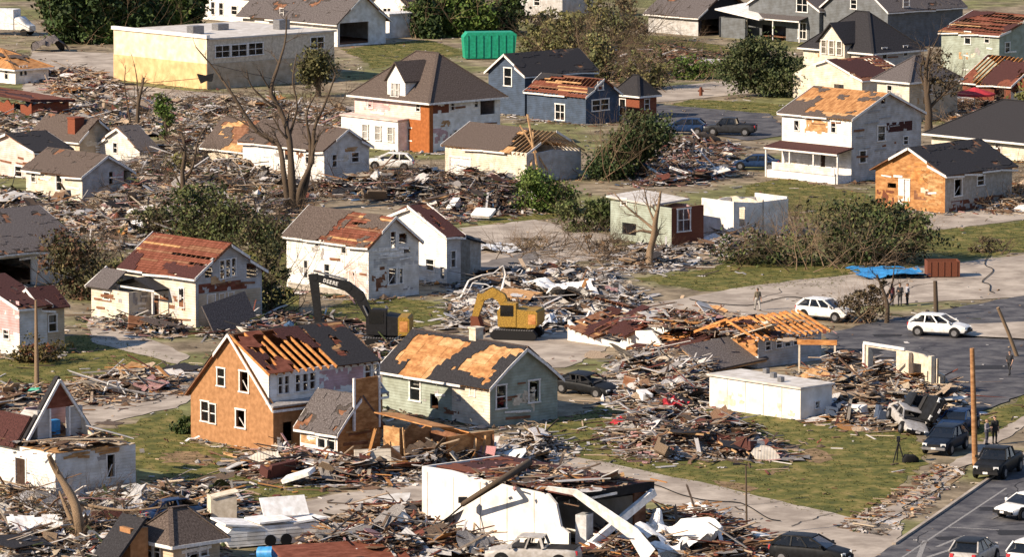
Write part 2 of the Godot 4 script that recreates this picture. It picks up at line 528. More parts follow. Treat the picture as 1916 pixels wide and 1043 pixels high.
func grass() -> void:
	var tb := MB.new()
	for i in 7:
		var a := rng.randf() * TAU
		var d := Vector3(cos(a), 0, sin(a))
		var k := d.cross(Vector3.UP) * 0.035
		var b := d * rng.randf() * 0.09
		var h := rng.randf_range(0.6, 1.0)
		tb.tri(b - k, b + k, b + d * 0.22 + Vector3(0, h, 0) * 0.26, d + Vector3.UP)
	var me := tb.mesh()
	me.surface_set_material(0, M.leaves)
	var xf := []
	var cs := []
	for poly in lawns:
		var lo: Vector2 = poly[0]
		var hi: Vector2 = poly[0]
		for p in poly:
			lo = lo.min(p)
			hi = hi.max(p)
		var n := int((hi.x - lo.x) * (hi.y - lo.y) * 4.0)
		for i in mini(n, 26000):
			var p := Vector2(rng.randf_range(lo.x, hi.x), rng.randf_range(lo.y, hi.y))
			if not Geometry2D.is_point_in_polygon(p, poly):
				continue
			var k := noise.get_noise_2d(p.x * 4.0 + 500.0, p.y * 4.0) + rng.randf_range(-0.2, 0.2)
			if k > 0.42:
				continue
			xf.append(Transform3D(Basis(Vector3.UP, rng.randf() * TAU).scaled(Vector3.ONE * rng.randf_range(0.3, 0.65)), Vector3(p.x, 0.015, p.y)))
			cs.append(Color(0.115, 0.125, 0.03).lerp(Color(0.21, 0.18, 0.075), clampf(k * 1.4 + 0.3, 0, 1)) * rng.randf_range(0.75, 1.25))
	var mm := MultiMesh.new()
	mm.transform_format = MultiMesh.TRANSFORM_3D
	mm.use_colors = true
	mm.mesh = me
	mm.instance_count = xf.size()
	for i in xf.size():
		mm.set_instance_transform(i, xf[i])
		mm.set_instance_color(i, cs[i])
	var mi := MultiMeshInstance3D.new()
	mi.multimesh = mm
	mi.name = "grass"
	add_child(mi)
	tag(mi, "short olive grass growing on the lawns", "grass", "", "stuff")

# ---------- buildings ----------
# A building stands on a rectangle: b is its nearest corner in the picture, wall R runs to the right and back from it
# (local +x), wall L to the left and back (local -z). xa and xc are the picture columns where the two walls end.
var nd: Node3D
var feet := []
var LU := 0.0
var LV := 0.0
var HE := 0.0
var HR := 0.0
var BW := Vector3.ZERO
func begin(called: String, label: String, category: String, bx: float, by: float, xa: float, xc: float, th := 42.0, group := "") -> Node3D:
	var t := deg_to_rad(th)
	BW = G(bx, by)
	var q := BW - cam
	var ends := []
	for e in [[Vector3(-sin(t), 0, -cos(t)), xa], [Vector3(cos(t), 0, -sin(t)), xc]]:
		var d: Vector3 = e[0]
		var m: float = (e[1] - CX) / F
		ends.append((m * q.dot(fwd) - q.x) / (d.x - m * d.dot(fwd)))
	LU = ends[0]
	LV = ends[1]
	nd = thing(called, label, category, BW, t, group)
	feet.append([called, BW, t, LU, LV])
	return nd
func side(f: String) -> Array:   # [origin, along, outward, length]
	match f:
		"R": return [Vector3.ZERO, Vector3.RIGHT, Vector3.BACK, LV]
		"L": return [Vector3.ZERO, Vector3.FORWARD, Vector3.LEFT, LU]
		"l": return [Vector3(LV, 0, 0), Vector3.FORWARD, Vector3.RIGHT, LU]
	return [Vector3(0, 0, -LU), Vector3.RIGHT, Vector3.FORWARD, LV]
# picture point -> (distance along the wall, height)
func on(f: String, px: float, py: float, off := 0.0) -> Vector2:
	var s := side(f)
	var xf := nd.transform
	var o: Vector3 = xf * (s[0] + s[2] * off)
	var nn: Vector3 = xf.basis * s[2]
	var r := ray(px, py)
	var p := cam + r * ((o - cam).dot(nn) / r.dot(nn))
	var lp := xf.affine_inverse() * p
	return Vector2((lp - s[0]).dot(s[1]), lp.y)
func rect(f: String, x0: float, y0: float, x1: float, y1: float, off := 0.0) -> Rect2:
	var ym := (y0 + y1) * 0.5
	var a := on(f, x0, ym, off)
	var b := on(f, x1, ym, off)
	var t := on(f, (x0 + x1) * 0.5, y0, off)
	var u := on(f, (x0 + x1) * 0.5, y1, off)
	return Rect2(minf(a.x, b.x), u.y, absf(b.x - a.x), t.y - u.y)
func eave_px(py: float) -> void:
	HE = hgt(BW, py)
func apex_px(f: String, py: float) -> void:
	var s := side(f)
	HR = hgt(nd.transform * (s[0] + s[1] * s[3] * 0.5), py)
# a wall of uneven top with real openings
func wall(f: String, prof: Array, m: Material, holes := [], off := 0.0, called := "wall", th := 0.16, parent: Node = null, base := 0.0) -> MeshInstance3D:
	var s := side(f)
	var o: Vector3 = s[0] + s[2] * off
	var a: Vector3 = s[1]
	var nn: Vector3 = s[2]
	var xs := []
	for p in prof:
		xs.append(p.x)
	var x0: float = prof[0].x
	var x1: float = prof[-1].x
	for h in holes:
		for x in [h.position.x, h.end.x]:
			if x > x0 + 0.01 and x < x1 - 0.01:
				xs.append(x)
	xs.sort()
	var top := func(x: float) -> float:
		for i in prof.size() - 1:
			if x <= prof[i + 1].x + 1e-5 and prof[i + 1].x > prof[i].x:
				return lerpf(prof[i].y, prof[i + 1].y, clampf((x - prof[i].x) / (prof[i + 1].x - prof[i].x), 0, 1))
		return prof[-1].y
	var mb := MB.new()
	var P := func(x: float, y: float, d: float) -> Vector3:
		return o + a * x + Vector3.UP * y - nn * d
	for i in xs.size() - 1:
		var l: float = xs[i]
		var r: float = xs[i + 1]
		if r - l < 0.004:
			continue
		var mid := (l + r) * 0.5
		var tl: float = top.call(l + 1e-4)
		var tr: float = top.call(r - 1e-4)
		var spans := [[base, 1e9]]
		for h in holes:
			if mid > h.position.x and mid < h.end.x:
				var nxt := []
				for sp in spans:
					if h.position.y > sp[0]:
						nxt.append([sp[0], minf(sp[1], h.position.y)])
					if h.end.y < sp[1]:
						nxt.append([maxf(sp[0], h.end.y), sp[1]])
				spans = nxt
		for sp in spans:
			var bl: float = minf(sp[0], tl)
			var br: float = minf(sp[0], tr)
			var ul: float = minf(sp[1], tl)
			var ur: float = minf(sp[1], tr)
			if ul - bl < 0.005 and ur - br < 0.005:
				continue
			mb.quad(P.call(l, bl, 0), P.call(r, br, 0), P.call(r, ur, 0), P.call(l, ul, 0), nn)
			mb.quad(P.call(l, bl, th), P.call(r, br, th), P.call(r, ur, th), P.call(l, ul, th), -nn)
			mb.quad(P.call(l, ul, 0), P.call(r, ur, 0), P.call(r, ur, th), P.call(l, ul, th), Vector3.UP)
			if sp[0] > base + 0.01:
				mb.quad(P.call(l, bl, 0), P.call(r, br, 0), P.call(r, br, th), P.call(l, bl, th), Vector3.DOWN)
	for e in [[x0, -a], [x1, a]]:
		if off == 0.0 and (absf(e[0]) < 0.01 or absf(e[0] - s[3]) < 0.01):
			continue
		var ty: float = top.call(e[0])
		mb.quad(P.call(e[0], base, 0), P.call(e[0], base, th), P.call(e[0], ty, th), P.call(e[0], ty, 0), e[1])
	for h in holes:
		var ht: float = minf(h.end.y, minf(top.call(h.position.x), top.call(h.end.x)))
		for e in [[h.position.x, a], [h.end.x, -a]]:
			mb.quad(P.call(e[0], h.position.y, 0), P.call(e[0], h.position.y, th), P.call(e[0], ht, th), P.call(e[0], ht, 0), e[1])
	return put(mb, called, m, nd if parent == null else parent)
func flat_prof(f: String, h: float) -> Array:
	return [Vector2(0, h), Vector2(side(f)[3], h)]
func gable_prof(f: String) -> Array:
	var l: float = side(f)[3]
	return [Vector2(0, HE), Vector2(l * 0.5, HR), Vector2(l, HE)]
func jag_prof(f: String, h: float, amp: float, step := 0.7) -> Array:
	var l: float = side(f)[3]
	var k := maxi(2, int(l / step))
	var o := []
	for i in k + 1:
		o.append(Vector2(l * i / k, h - rng.randf() * amp))
	return o
# openings: w sash window, b blown-out window, d dark door, D white door, h bare hole
func opening(f: String, kind: String, r: Rect2, off := 0.0) -> void:
	if kind == "h":
		return
	var s := side(f)
	var o: Vector3 = s[0] + s[2] * off
	var a: Vector3 = s[1]
	var nn: Vector3 = s[2]
	var up := Vector3.UP
	var mb := MB.new()
	var fw := clampf(r.size.x * 0.13, 0.07, 0.13)
	var p0 := o + a * r.position.x + up * r.position.y
	var w := r.size.x
	var h := r.size.y
	var fr := nn * 0.05
	# casing, proud of the wall
	mb.para(p0 - a * fw + nn * 0.003, a * fw, up * h, fr)
	mb.para(p0 + a * w + nn * 0.003, a * fw, up * h, fr)
	mb.para(p0 - a * (fw + 0.04) + up * h + nn * 0.003, a * (w + fw * 2 + 0.08), up * fw, fr * 1.3)
	if kind != "d" and kind != "D":
		mb.para(p0 - a * (fw + 0.05) - up * fw * 0.9 + nn * 0.003, a * (w + fw * 2 + 0.1), up * fw * 0.9, fr * 1.8)
	if kind == "w":
		mb.para(p0 + up * (h * 0.5 - 0.035) - nn * 0.05, a * w, up * 0.07, nn * 0.03)
		if w > 1.25:
			mb.para(p0 + a * (w * 0.5 - 0.04) - nn * 0.055, a * 0.08, up * h, nn * 0.04)
	var win := put(mb, "door_frame" if kind in ["d", "D"] else "window", M.white_trim, nd)
	var pb := MB.new()
	if kind == "w":
		pb.para(p0 - nn * 0.08, a * w, up * h, nn * 0.015)
		put(pb, "pane", M.glass, win)
		var cu := rng.randf()
		if cu < 0.22 and curtains:
			var cb := MB.new()
			var fold := 6
			var ch := h * (rng.randf_range(0.35, 0.98) if cu < 0.14 else 0.98)
			var cwid := w if cu < 0.14 else w * rng.randf_range(0.25, 0.5)
			for i in fold:
				cb.para(p0 + a * (cwid * i / fold) + up * (h - ch) - nn * (0.2 + 0.03 * (i % 2)), a * (cwid / fold), up * ch, nn * 0.01)
			put(cb, "curtain", M.curtain, win)
	elif kind == "d" or kind == "D":
		pb.para(p0 - nn * 0.09, a * w, up * h, nn * 0.05)
		pb.para(p0 + a * w * 0.14 + up * h * 0.52 - nn * 0.04, a * w * 0.3, up * h * 0.36, nn * 0.012)
		pb.para(p0 + a * w * 0.56 + up * h * 0.52 - nn * 0.04, a * w * 0.3, up * h * 0.36, nn * 0.012)
		var dr := put(pb, "door", M.door_dark if kind == "d" else M.door_white, win)
		var kb := MB.new()
		kb.box(p0 + a * w * 0.9 + up * h * 0.48 - nn * 0.02, Vector3(0.06, 0.06, 0.06))
		put(kb, "handle", M.chrome, dr)
	elif kind == "b":
		# torn sash hanging in the opening
		pb.beam(p0 + a * w * 0.1 + up * h * 0.05 - nn * 0.06, p0 + a * w * 0.75 + up * h * 0.55 - nn * 0.06, 0.05, 0.05)
		put(pb, "sash", M.white_trim, win)
# a wall with openings given in picture columns and rows: [kind, x0, y0, x1, y1]
func wallw(f: String, prof: Array, m: Material, ops := [], off := 0.0, called := "wall", base := 0.0) -> MeshInstance3D:
	var holes := []
	for q in ops:
		holes.append(rect(f, q[1], q[2], q[3], q[4], off))
	var w := wall(f, prof, m, holes, off, called, 0.16, null, base)
	for i in ops.size():
		opening(f, ops[i][0], holes[i], off)
	return w
func slab(called: String, m: Material, o: Vector3, a: Vector3, b: Vector3, th: float, parent: Node = null) -> MeshInstance3D:
	var mb := MB.new()
	var nn := a.cross(b).normalized()
	if nn.y < 0:
		nn = -nn
	mb.para(o, a, b, nn * th)
	return put(mb, called, m, nd if parent == null else parent)
# shingles over part of a slope: small uneven cells where the mask says so
func patches(called: String, m: Material, o: Vector3, a: Vector3, b: Vector3, lift: float, mask: Callable, cell := 0.34, parent: Node = null, given := Vector3.ZERO) -> MeshInstance3D:
	var nn := a.cross(b).normalized()
	if nn.y < 0:
		nn = -nn
	if given != Vector3.ZERO:
		nn = given
	var ka := maxi(2, int(a.length() / cell))
	var kb := maxi(2, int(b.length() / cell))
	var mb := MB.new()
	var on_ := func(i: int, j: int) -> bool:
		if i < 0 or j < 0 or i >= ka or j >= kb:
			return false
		return mask.call((i + 0.5) / ka, (j + 0.5) / kb)
	var P := func(i: int, j: int) -> Vector3:
		var h1 := fposmod(sin(i * 12.9898 + j * 78.233) * 43758.5453, 1.0) - 0.5
		var h2 := fposmod(sin(i * 39.346 + j * 11.135) * 24634.6345, 1.0) - 0.5
		var ii := clampf(i + (h1 * 0.7 if i > 0 and i < ka else 0.0), 0, ka)
		var jj := clampf(j + (h2 * 0.7 if j > 0 and j < kb else 0.0), 0, kb)
		return o + a * (ii / ka) + b * (jj / kb) + nn * lift
	var th := nn * (0.035 if given == Vector3.ZERO else 0.012)
	for i in ka:
		for j in kb:
			if not on_.call(i, j):
				continue
			var p: Vector3 = P.call(i, j)
			var q: Vector3 = P.call(i + 1, j)
			var r: Vector3 = P.call(i + 1, j + 1)
			var s: Vector3 = P.call(i, j + 1)
			mb.quad(p + th, q + th, r + th, s + th, nn)
			if not on_.call(i - 1, j): mb.quad(p, s, s + th, p + th, -a)
			if not on_.call(i + 1, j): mb.quad(q, r, r + th, q + th, a)
			if not on_.call(i, j - 1): mb.quad(p, q, q + th, p + th, -b)
			if not on_.call(i, j + 1): mb.quad(s, r, r + th, s + th, b)
	var po := put(mb, called, m, nd if parent == null else parent)
	po.set_meta("kind", "stuff")
	return po
func mask_noise(sd: float, thr: float, sc := 3.0) -> Callable:
	return func(u: float, v: float) -> bool:
		return noise.get_noise_2d(u * sc * 18.0 + sd * 37.0, v * sc * 12.0 + sd * 91.0) > thr
# one roof slope. style: shingle | patchy | rafters | planks | none
func slope(style: String, o: Vector3, a: Vector3, b: Vector3, m: Material, sd := 1.0, opt := {}) -> void:
	var nn := a.cross(b).normalized()
	if nn.y < 0:
		nn = -nn
	var al := a.length()
	var bl := b.length()
	var ad := a / al
	var bd := b / bl
	var deck: Material = opt.get("deck", M.plywood)
	var lum: Material = opt.get("lumber", M.lumber)
	var thr: float = opt.get("thr", 0.0)
	match style:
		"none":
			return
		"shingle":
			slab("sheathing", opt.get("deck", M.lumber_old), o + nn * 0.0, a, b, 0.07)
			# felt and shingles, torn through in places
			var wear: float = opt.get("wear", 0.34)
			var felt := func(u: float, v: float) -> bool:
				return noise.get_noise_2d(u * al * 5.5 + sd * 53.0, v * bl * 7.0 + sd * 29.0) < wear + 0.09
			var cover := func(u: float, v: float) -> bool:
				var e := minf(minf(u, 1.0 - u) * al, minf(v, 1.0 - v) * bl)
				return noise.get_noise_2d(u * al * 5.5 + sd * 53.0, v * bl * 7.0 + sd * 29.0) < wear + (0.0 if e > 0.5 else -0.02)
			patches("felt", M.shingle_felt, o, a, b, 0.072, felt, 0.4)
			var sh := patches("roof", m, o - bd * 0.03, a, b + bd * 0.03, 0.11, cover, 0.3)
			# lifted and slipped tabs
			patches("shingle_patch", m, o, a, b, 0.15, mask_noise(sd + 5.0, 0.27, 2.6), 0.3, sh)
		"patchy":
			# sheets of plywood, joints open a little
			var ka := maxi(1, int(round(al / 2.4)))
			var kb := maxi(1, int(round(bl / 1.2)))
			var cov: Callable = opt.get("cover", func(_u: float, _v: float) -> bool: return true)
			for j in kb:
				for i in ka + (j % 2):
					var u0 := clampf((i - 0.5 * (j % 2)) / ka, 0, 1)
					var u1 := clampf((i + 1 - 0.5 * (j % 2)) / ka, 0, 1)
					if u1 - u0 < 0.01 or not cov.call((u0 + u1) * 0.5, (j + 0.5) / kb):
						continue
					var tone: Material = deck if rng.randf() < 0.7 else M.plywood_pale
					slab("plywood_sheet", tone, o + a * u0 + ad * 0.015 + b * (float(j) / kb) + bd * 0.01 + nn * rng.randf_range(0.0, 0.012), a * (u1 - u0) - ad * 0.03, b / kb - bd * 0.02, 0.03)
			var k2 := int(al / 0.6)
			var rb := MB.new()
			for i in k2 + 1:
				var p := o + a * (float(i) / k2) * 0.985 + ad * 0.02 - nn * 0.15
				rb.para(p, ad * 0.05, b, nn * 0.145)
			put(rb, "rafter_frame", lum, nd)
			patches("roof", m, o, a, b, 0.05, opt.get("mask", mask_noise(sd, thr, 1.6)), 0.3)
		"rafters":
			var k3 := int(al / 0.62)
			for i in k3 + 1:
				var cut := 1.0 if rng.randf() > 0.22 else rng.randf_range(0.4, 0.9)
				var rf := MB.new()
				var p := o + a * (float(i) / k3) * 0.985
				rf.para(p - nn * 0.1, ad * 0.09, b * cut, nn * 0.18)
				put(rf, "rafter", lum, nd)
			patches("roof", m, o, a, b, 0.09, opt.get("mask", mask_noise(sd, thr, 1.6)), 0.3)
			patches("decking", deck, o, a, b, 0.082, opt.get("mask2", mask_noise(sd + 3.0, thr + 0.1, 1.6)), 0.4)
		"planks":
			# old board decking with boards missing
			var kp := int(bl / 0.26)
			for j in kp:
				var u := 0.0
				while u < 0.98:
					var w := rng.randf_range(0.25, 0.6)
					var u2 := minf(u + w, 1.0)
					if rng.randf() > opt.get("gap", 0.2):
						var tone: Material = deck if rng.randf() < 0.65 else (M.lumber_old if rng.randf() < 0.6 else M.plywood_pale)
						slab("roof_board", tone, o + a * u + ad * 0.01 + b * (float(j) / kp) + nn * rng.randf_range(0, 0.02), a * (u2 - u) - ad * 0.02, bd * 0.225, 0.025)
					u = u2
			var k4 := int(al / 0.6)
			var rb2 := MB.new()
			for i in k4 + 1:
				rb2.para(o + a * (float(i) / k4) * 0.985 - nn * 0.16, ad * 0.06, b, nn * 0.15)
			put(rb2, "rafter_frame", M.lumber_old, nd)
			patches("roof", m, o, a, b, 0.05, opt.get("mask", mask_noise(sd, thr, 1.6)), 0.3)
# gable roof; axis "v": ridge along x (gables on L and l), "u": ridge along z (gables on R and r)
func gable_roof(axis: String, style: String, back: String, m: Material, over := 0.35, sd := 1.0, opt := {}, trim: Material = null) -> void:
	var half := (LU if axis == "v" else LV) * 0.5
	var ln := LV if axis == "v" else LU
	var k := (HR - HE) / half
	var lx := Vector3.RIGHT if axis == "v" else Vector3.FORWARD       # along the ridge
	var fr := Vector3.BACK if axis == "v" else Vector3.LEFT           # the slope that faces the camera
	var o1 := -lx * over + fr * over + Vector3.UP * (HE - k * over)
	var a := lx * (ln + 2 * over)
	var b1 := -fr * (half + over) + Vector3.UP * k * (half + over)
	slope(style, o1, a, b1, m, sd, opt)
	var o2 := -lx * over - fr * (2 * half + over) + Vector3.UP * (HE - k * over)
	var b2 := fr * (half + over) + Vector3.UP * k * (half + over)
	slope(back, o2, a, b2, m, sd + 11.0, opt)
	if trim == null:
		trim = M.white_trim
	var dn := Vector3.DOWN
	# trim boards in lengths, some sprung loose, some gone
	var lost: float = opt.get("lost", 0.16)
	var kf := maxi(2, int(a.length() / 2.6))
	for i in kf:
		if rng.randf() < lost:
			continue
		var mb := MB.new()
		var sp := rng.randf_range(0.0, 0.05) if rng.randf() < 0.7 else rng.randf_range(0.1, 0.3)
		mb.para(o1 + fr * 0.004 + dn * 0.12 + a * (float(i) / kf), a / kf * 0.985 + dn * sp, Vector3.UP * 0.16, fr * 0.06)
		put(mb, "fascia", trim, nd)
	for e in [[o1, b1], [o2, b2]]:
		for en in [-lx * 0.05, a]:
			var kr := maxi(2, int(e[1].length() / 2.0))
			for i in kr:
				if rng.randf() < lost:
					continue
				var rk := MB.new()
				var e1: Vector3 = e[1]
				rk.para(e[0] + en + dn * 0.1 + e1 * (float(i) / kr), lx * 0.05, e1 / kr * 0.985 + dn * (0.0 if rng.randf() < 0.75 else rng.randf_range(0.08, 0.3)), Vector3.UP * 0.24)
				put(rk, "rake_board", trim, nd)
func hip_roof(m: Material, rl: float, over := 0.45, trim: Material = null, cut := -1) -> void:
	# rl: ridge length, along the longer side
	var long_x := LV > LU
	var h0 := HE - 0.12
	var c := [Vector3(-over, h0, over), Vector3(LV + over, h0, over), Vector3(LV + over, h0, -LU - over), Vector3(-over, h0, -LU - over)]
	var mid := Vector3(LV * 0.5, HR, -LU * 0.5)
	var d := (Vector3.RIGHT if long_x else Vector3.FORWARD) * rl * 0.5
	var r0 := mid - d
	var r1 := mid + d
	var faces := []
	if long_x:
		faces = [[c[0], c[1], r1, r0], [c[2], c[3], r0, r1], [c[3], c[0], r0, r0], [c[1], c[2], r1, r1]]
	else:
		faces = [[c[0], c[1], r0, r0], [c[2], c[3], r1, r1], [c[3], c[0], r0, r1], [c[1], c[2], r1, r0]]
	for i in faces.size():
		if i == cut:
			continue
		var q: Array = faces[i]
		var mb := MB.new()
		var ctr: Vector3 = (q[0] + q[1] + q[2] + q[3]) * 0.25
		var outw := ctr - Vector3(LV * 0.5, HE - 3.0, -LU * 0.5)
		var dn := Vector3.DOWN * 0.12
		mb.quad(q[0], q[1], q[2], q[3], outw) if q[2] != q[3] else mb.tri(q[0], q[1], q[2], outw)
		mb.quad(q[0] + dn, q[1] + dn, q[2] + dn, q[3] + dn, -outw) if q[2] != q[3] else mb.tri(q[0] + dn, q[1] + dn, q[2] + dn, -outw)
		put(mb, "roof", m, nd)
	var fb := MB.new()
	for i in 4:
		fb.beam(c[i] + Vector3.DOWN * 0.1, c[(i + 1) % 4] + Vector3.DOWN * 0.1, 0.07, 0.2)
	put(fb, "fascia", M.white_trim if trim == null else trim, nd)
	var rb := MB.new()
	for q in [[r0, r1], [r0, c[0]], [r1 if long_x else r0, c[1]], [r1, c[2]], [r0 if long_x else r1, c[3]]]:
		rb.beam(q[0] + Vector3.UP * 0.02, q[1] + Vector3.UP * 0.02, 0.28, 0.06)
	put(rb, "ridge_cap", m, nd)
func floor_slab(h: float, m: Material, called := "floor", inset := 0.18) -> void:
	var mb := MB.new()
	mb.para(Vector3(inset, h, -inset), Vector3(LV - inset * 2, 0, 0), Vector3(0, 0, -LU + inset * 2), Vector3.UP * 0.08)
	put(mb, called, m, nd)
func chimney(u: float, v: float, h0: float, h1: float, m: Material, w := 0.6) -> void:
	var mb := MB.new()
	mb.box(Vector3(v, (h0 + h1) * 0.5, -u), Vector3(w, h1 - h0, w))
	mb.box(Vector3(v, h1 + 0.05, -u), Vector3(w + 0.14, 0.12, w + 0.14))
	put(mb, "chimney", m, nd)
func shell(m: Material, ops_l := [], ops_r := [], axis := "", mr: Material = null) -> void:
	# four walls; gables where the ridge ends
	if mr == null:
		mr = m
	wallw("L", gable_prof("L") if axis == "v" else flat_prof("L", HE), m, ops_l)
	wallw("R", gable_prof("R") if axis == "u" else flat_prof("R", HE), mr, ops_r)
	wall("l", gable_prof("l") if axis == "v" else flat_prof("l", HE), m)
	wall("r", gable_prof("r") if axis == "u" else flat_prof("r", HE), m)
	if LU > 3.0 and LV > 3.0:
		floor_slab(0.35, M.lumber_old)
	if scars and LU > 3.0 and LV > 3.0:
		scar("L", mr)
		scar("R", mr)
var scars := true
var curtains := true
# torn cladding: boards gone, boards hanging
func scar(f: String, m: Material) -> void:
	var l: float = side(f)[3]
	for i in rng.randi_range(1, 3):
		var x := rng.randf_range(0.2, l * 0.75)
		var y := rng.randf_range(0.4, HE * 0.8)
		var w := rng.randf_range(0.7, 2.4)
		var s := side(f)
		var o: Vector3 = s[0] + s[1] * x + Vector3.UP * y
		var mk := mask_noise(x * 3.0 + y, 0.05, 1.2)
		patches("bare_or_sunlit_patch", [M.grey_trim, M.lumber_old, M.plaster, M.lumber][rng.randi() % 4], o, s[1] * minf(w, l - x - 0.1), Vector3.UP * minf(rng.randf_range(0.4, 1.2), HE - y), 0.003, mk, 0.14, nd, s[2])
	torn_strips(f, rng.randi_range(1, 4), 0.2, l - 0.3, 0.5, HE - 0.2, M.white_trim if rng.randf() < 0.5 else M.lumber_old)

var warehouse_top := 4.0
func houses() -> void:
	near_houses()
	mid_houses()
	far_houses()

# a porch or lean-to roof: slab from the wall at height h0 down to h1, reaching out by d; s0..s1 along the wall
func lean_roof(f: String, s0: float, s1: float, h0: float, h1: float, d: float, m: Material, posts := 0, pm: Material = null) -> void:
	var s := side(f)
	var a: Vector3 = s[1]
	var nn: Vector3 = s[2]
	var o: Vector3 = s[0] + a * s0 + Vector3.UP * h1 + nn * d
	slab("porch_roof", m, o, a * (s1 - s0), -nn * d + Vector3.UP * (h0 - h1), 0.12)
	var fb := MB.new()
	fb.para(o + Vector3.DOWN * 0.14 + nn * 0.003, a * (s1 - s0), Vector3.UP * 0.16, nn * 0.05)
	put(fb, "fascia", M.white_trim, nd)
	for i in posts:
		var pb := MB.new()
		var x := lerpf(s0 + 0.12, s1 - 0.12, float(i) / maxi(1, posts - 1))
		pb.para(s[0] + a * (x - 0.07) + nn * (d - 0.25), a * 0.14, Vector3.UP * (h1 - 0.02), nn * 0.14)
		put(pb, "post", M.white_trim if pm == null else pm, nd)
# boards nailed or torn across a wall, to break up its face
func torn_strips(f: String, n: int, s0: float, s1: float, h0: float, h1: float, m: Material, off := 0.0) -> void:
	var s := side(f)
	for i in n:
		var mb := MB.new()
		var l := rng.randf_range(0.5, 2.2)
		var x := rng.randf_range(s0, maxf(s0 + 0.1, s1 - l))
		var y := rng.randf_range(h0, h1)
		var dy := rng.randf_range(-0.12, 0.12)
		mb.beam(s[0] + s[1] * x + Vector3.UP * y + s[2] * (off + 0.03), s[0] + s[1] * (x + l) + Vector3.UP * (y + dy) + s[2] * (off + rng.randf_range(0.03, 0.12)), 0.03, rng.randf_range(0.1, 0.22))
		put(mb, "loose_board", m, nd)
# patches of stripped facing, or sunlight painted in: thin uneven sheets on a wall
func bare_or_sunlit_patch(f: String, m: Material, x0: float, y0: float, x1: float, y1: float, thr := -0.1, sd := 1.0, off := 0.0) -> void:
	var s := side(f)
	var r := rect(f, x0, y0, x1, y1, off)
	var o: Vector3 = s[0] + s[1] * r.position.x + Vector3.UP * r.position.y + s[2] * off
	var mk := func(u: float, v: float) -> bool:
		var e := minf(minf(u, 1 - u), minf(v, 1 - v)) * 2.0
		return noise.get_noise_2d(u * r.size.x * 16.0 + sd * 71, v * r.size.y * 26.0 + sd * 17) + e * 0.5 - 0.15 > thr
	patches("bare_or_sunlit_patch", m, o, s[1] * r.size.x, Vector3.UP * r.size.y, 0.002, mk, 0.2, nd, s[2])

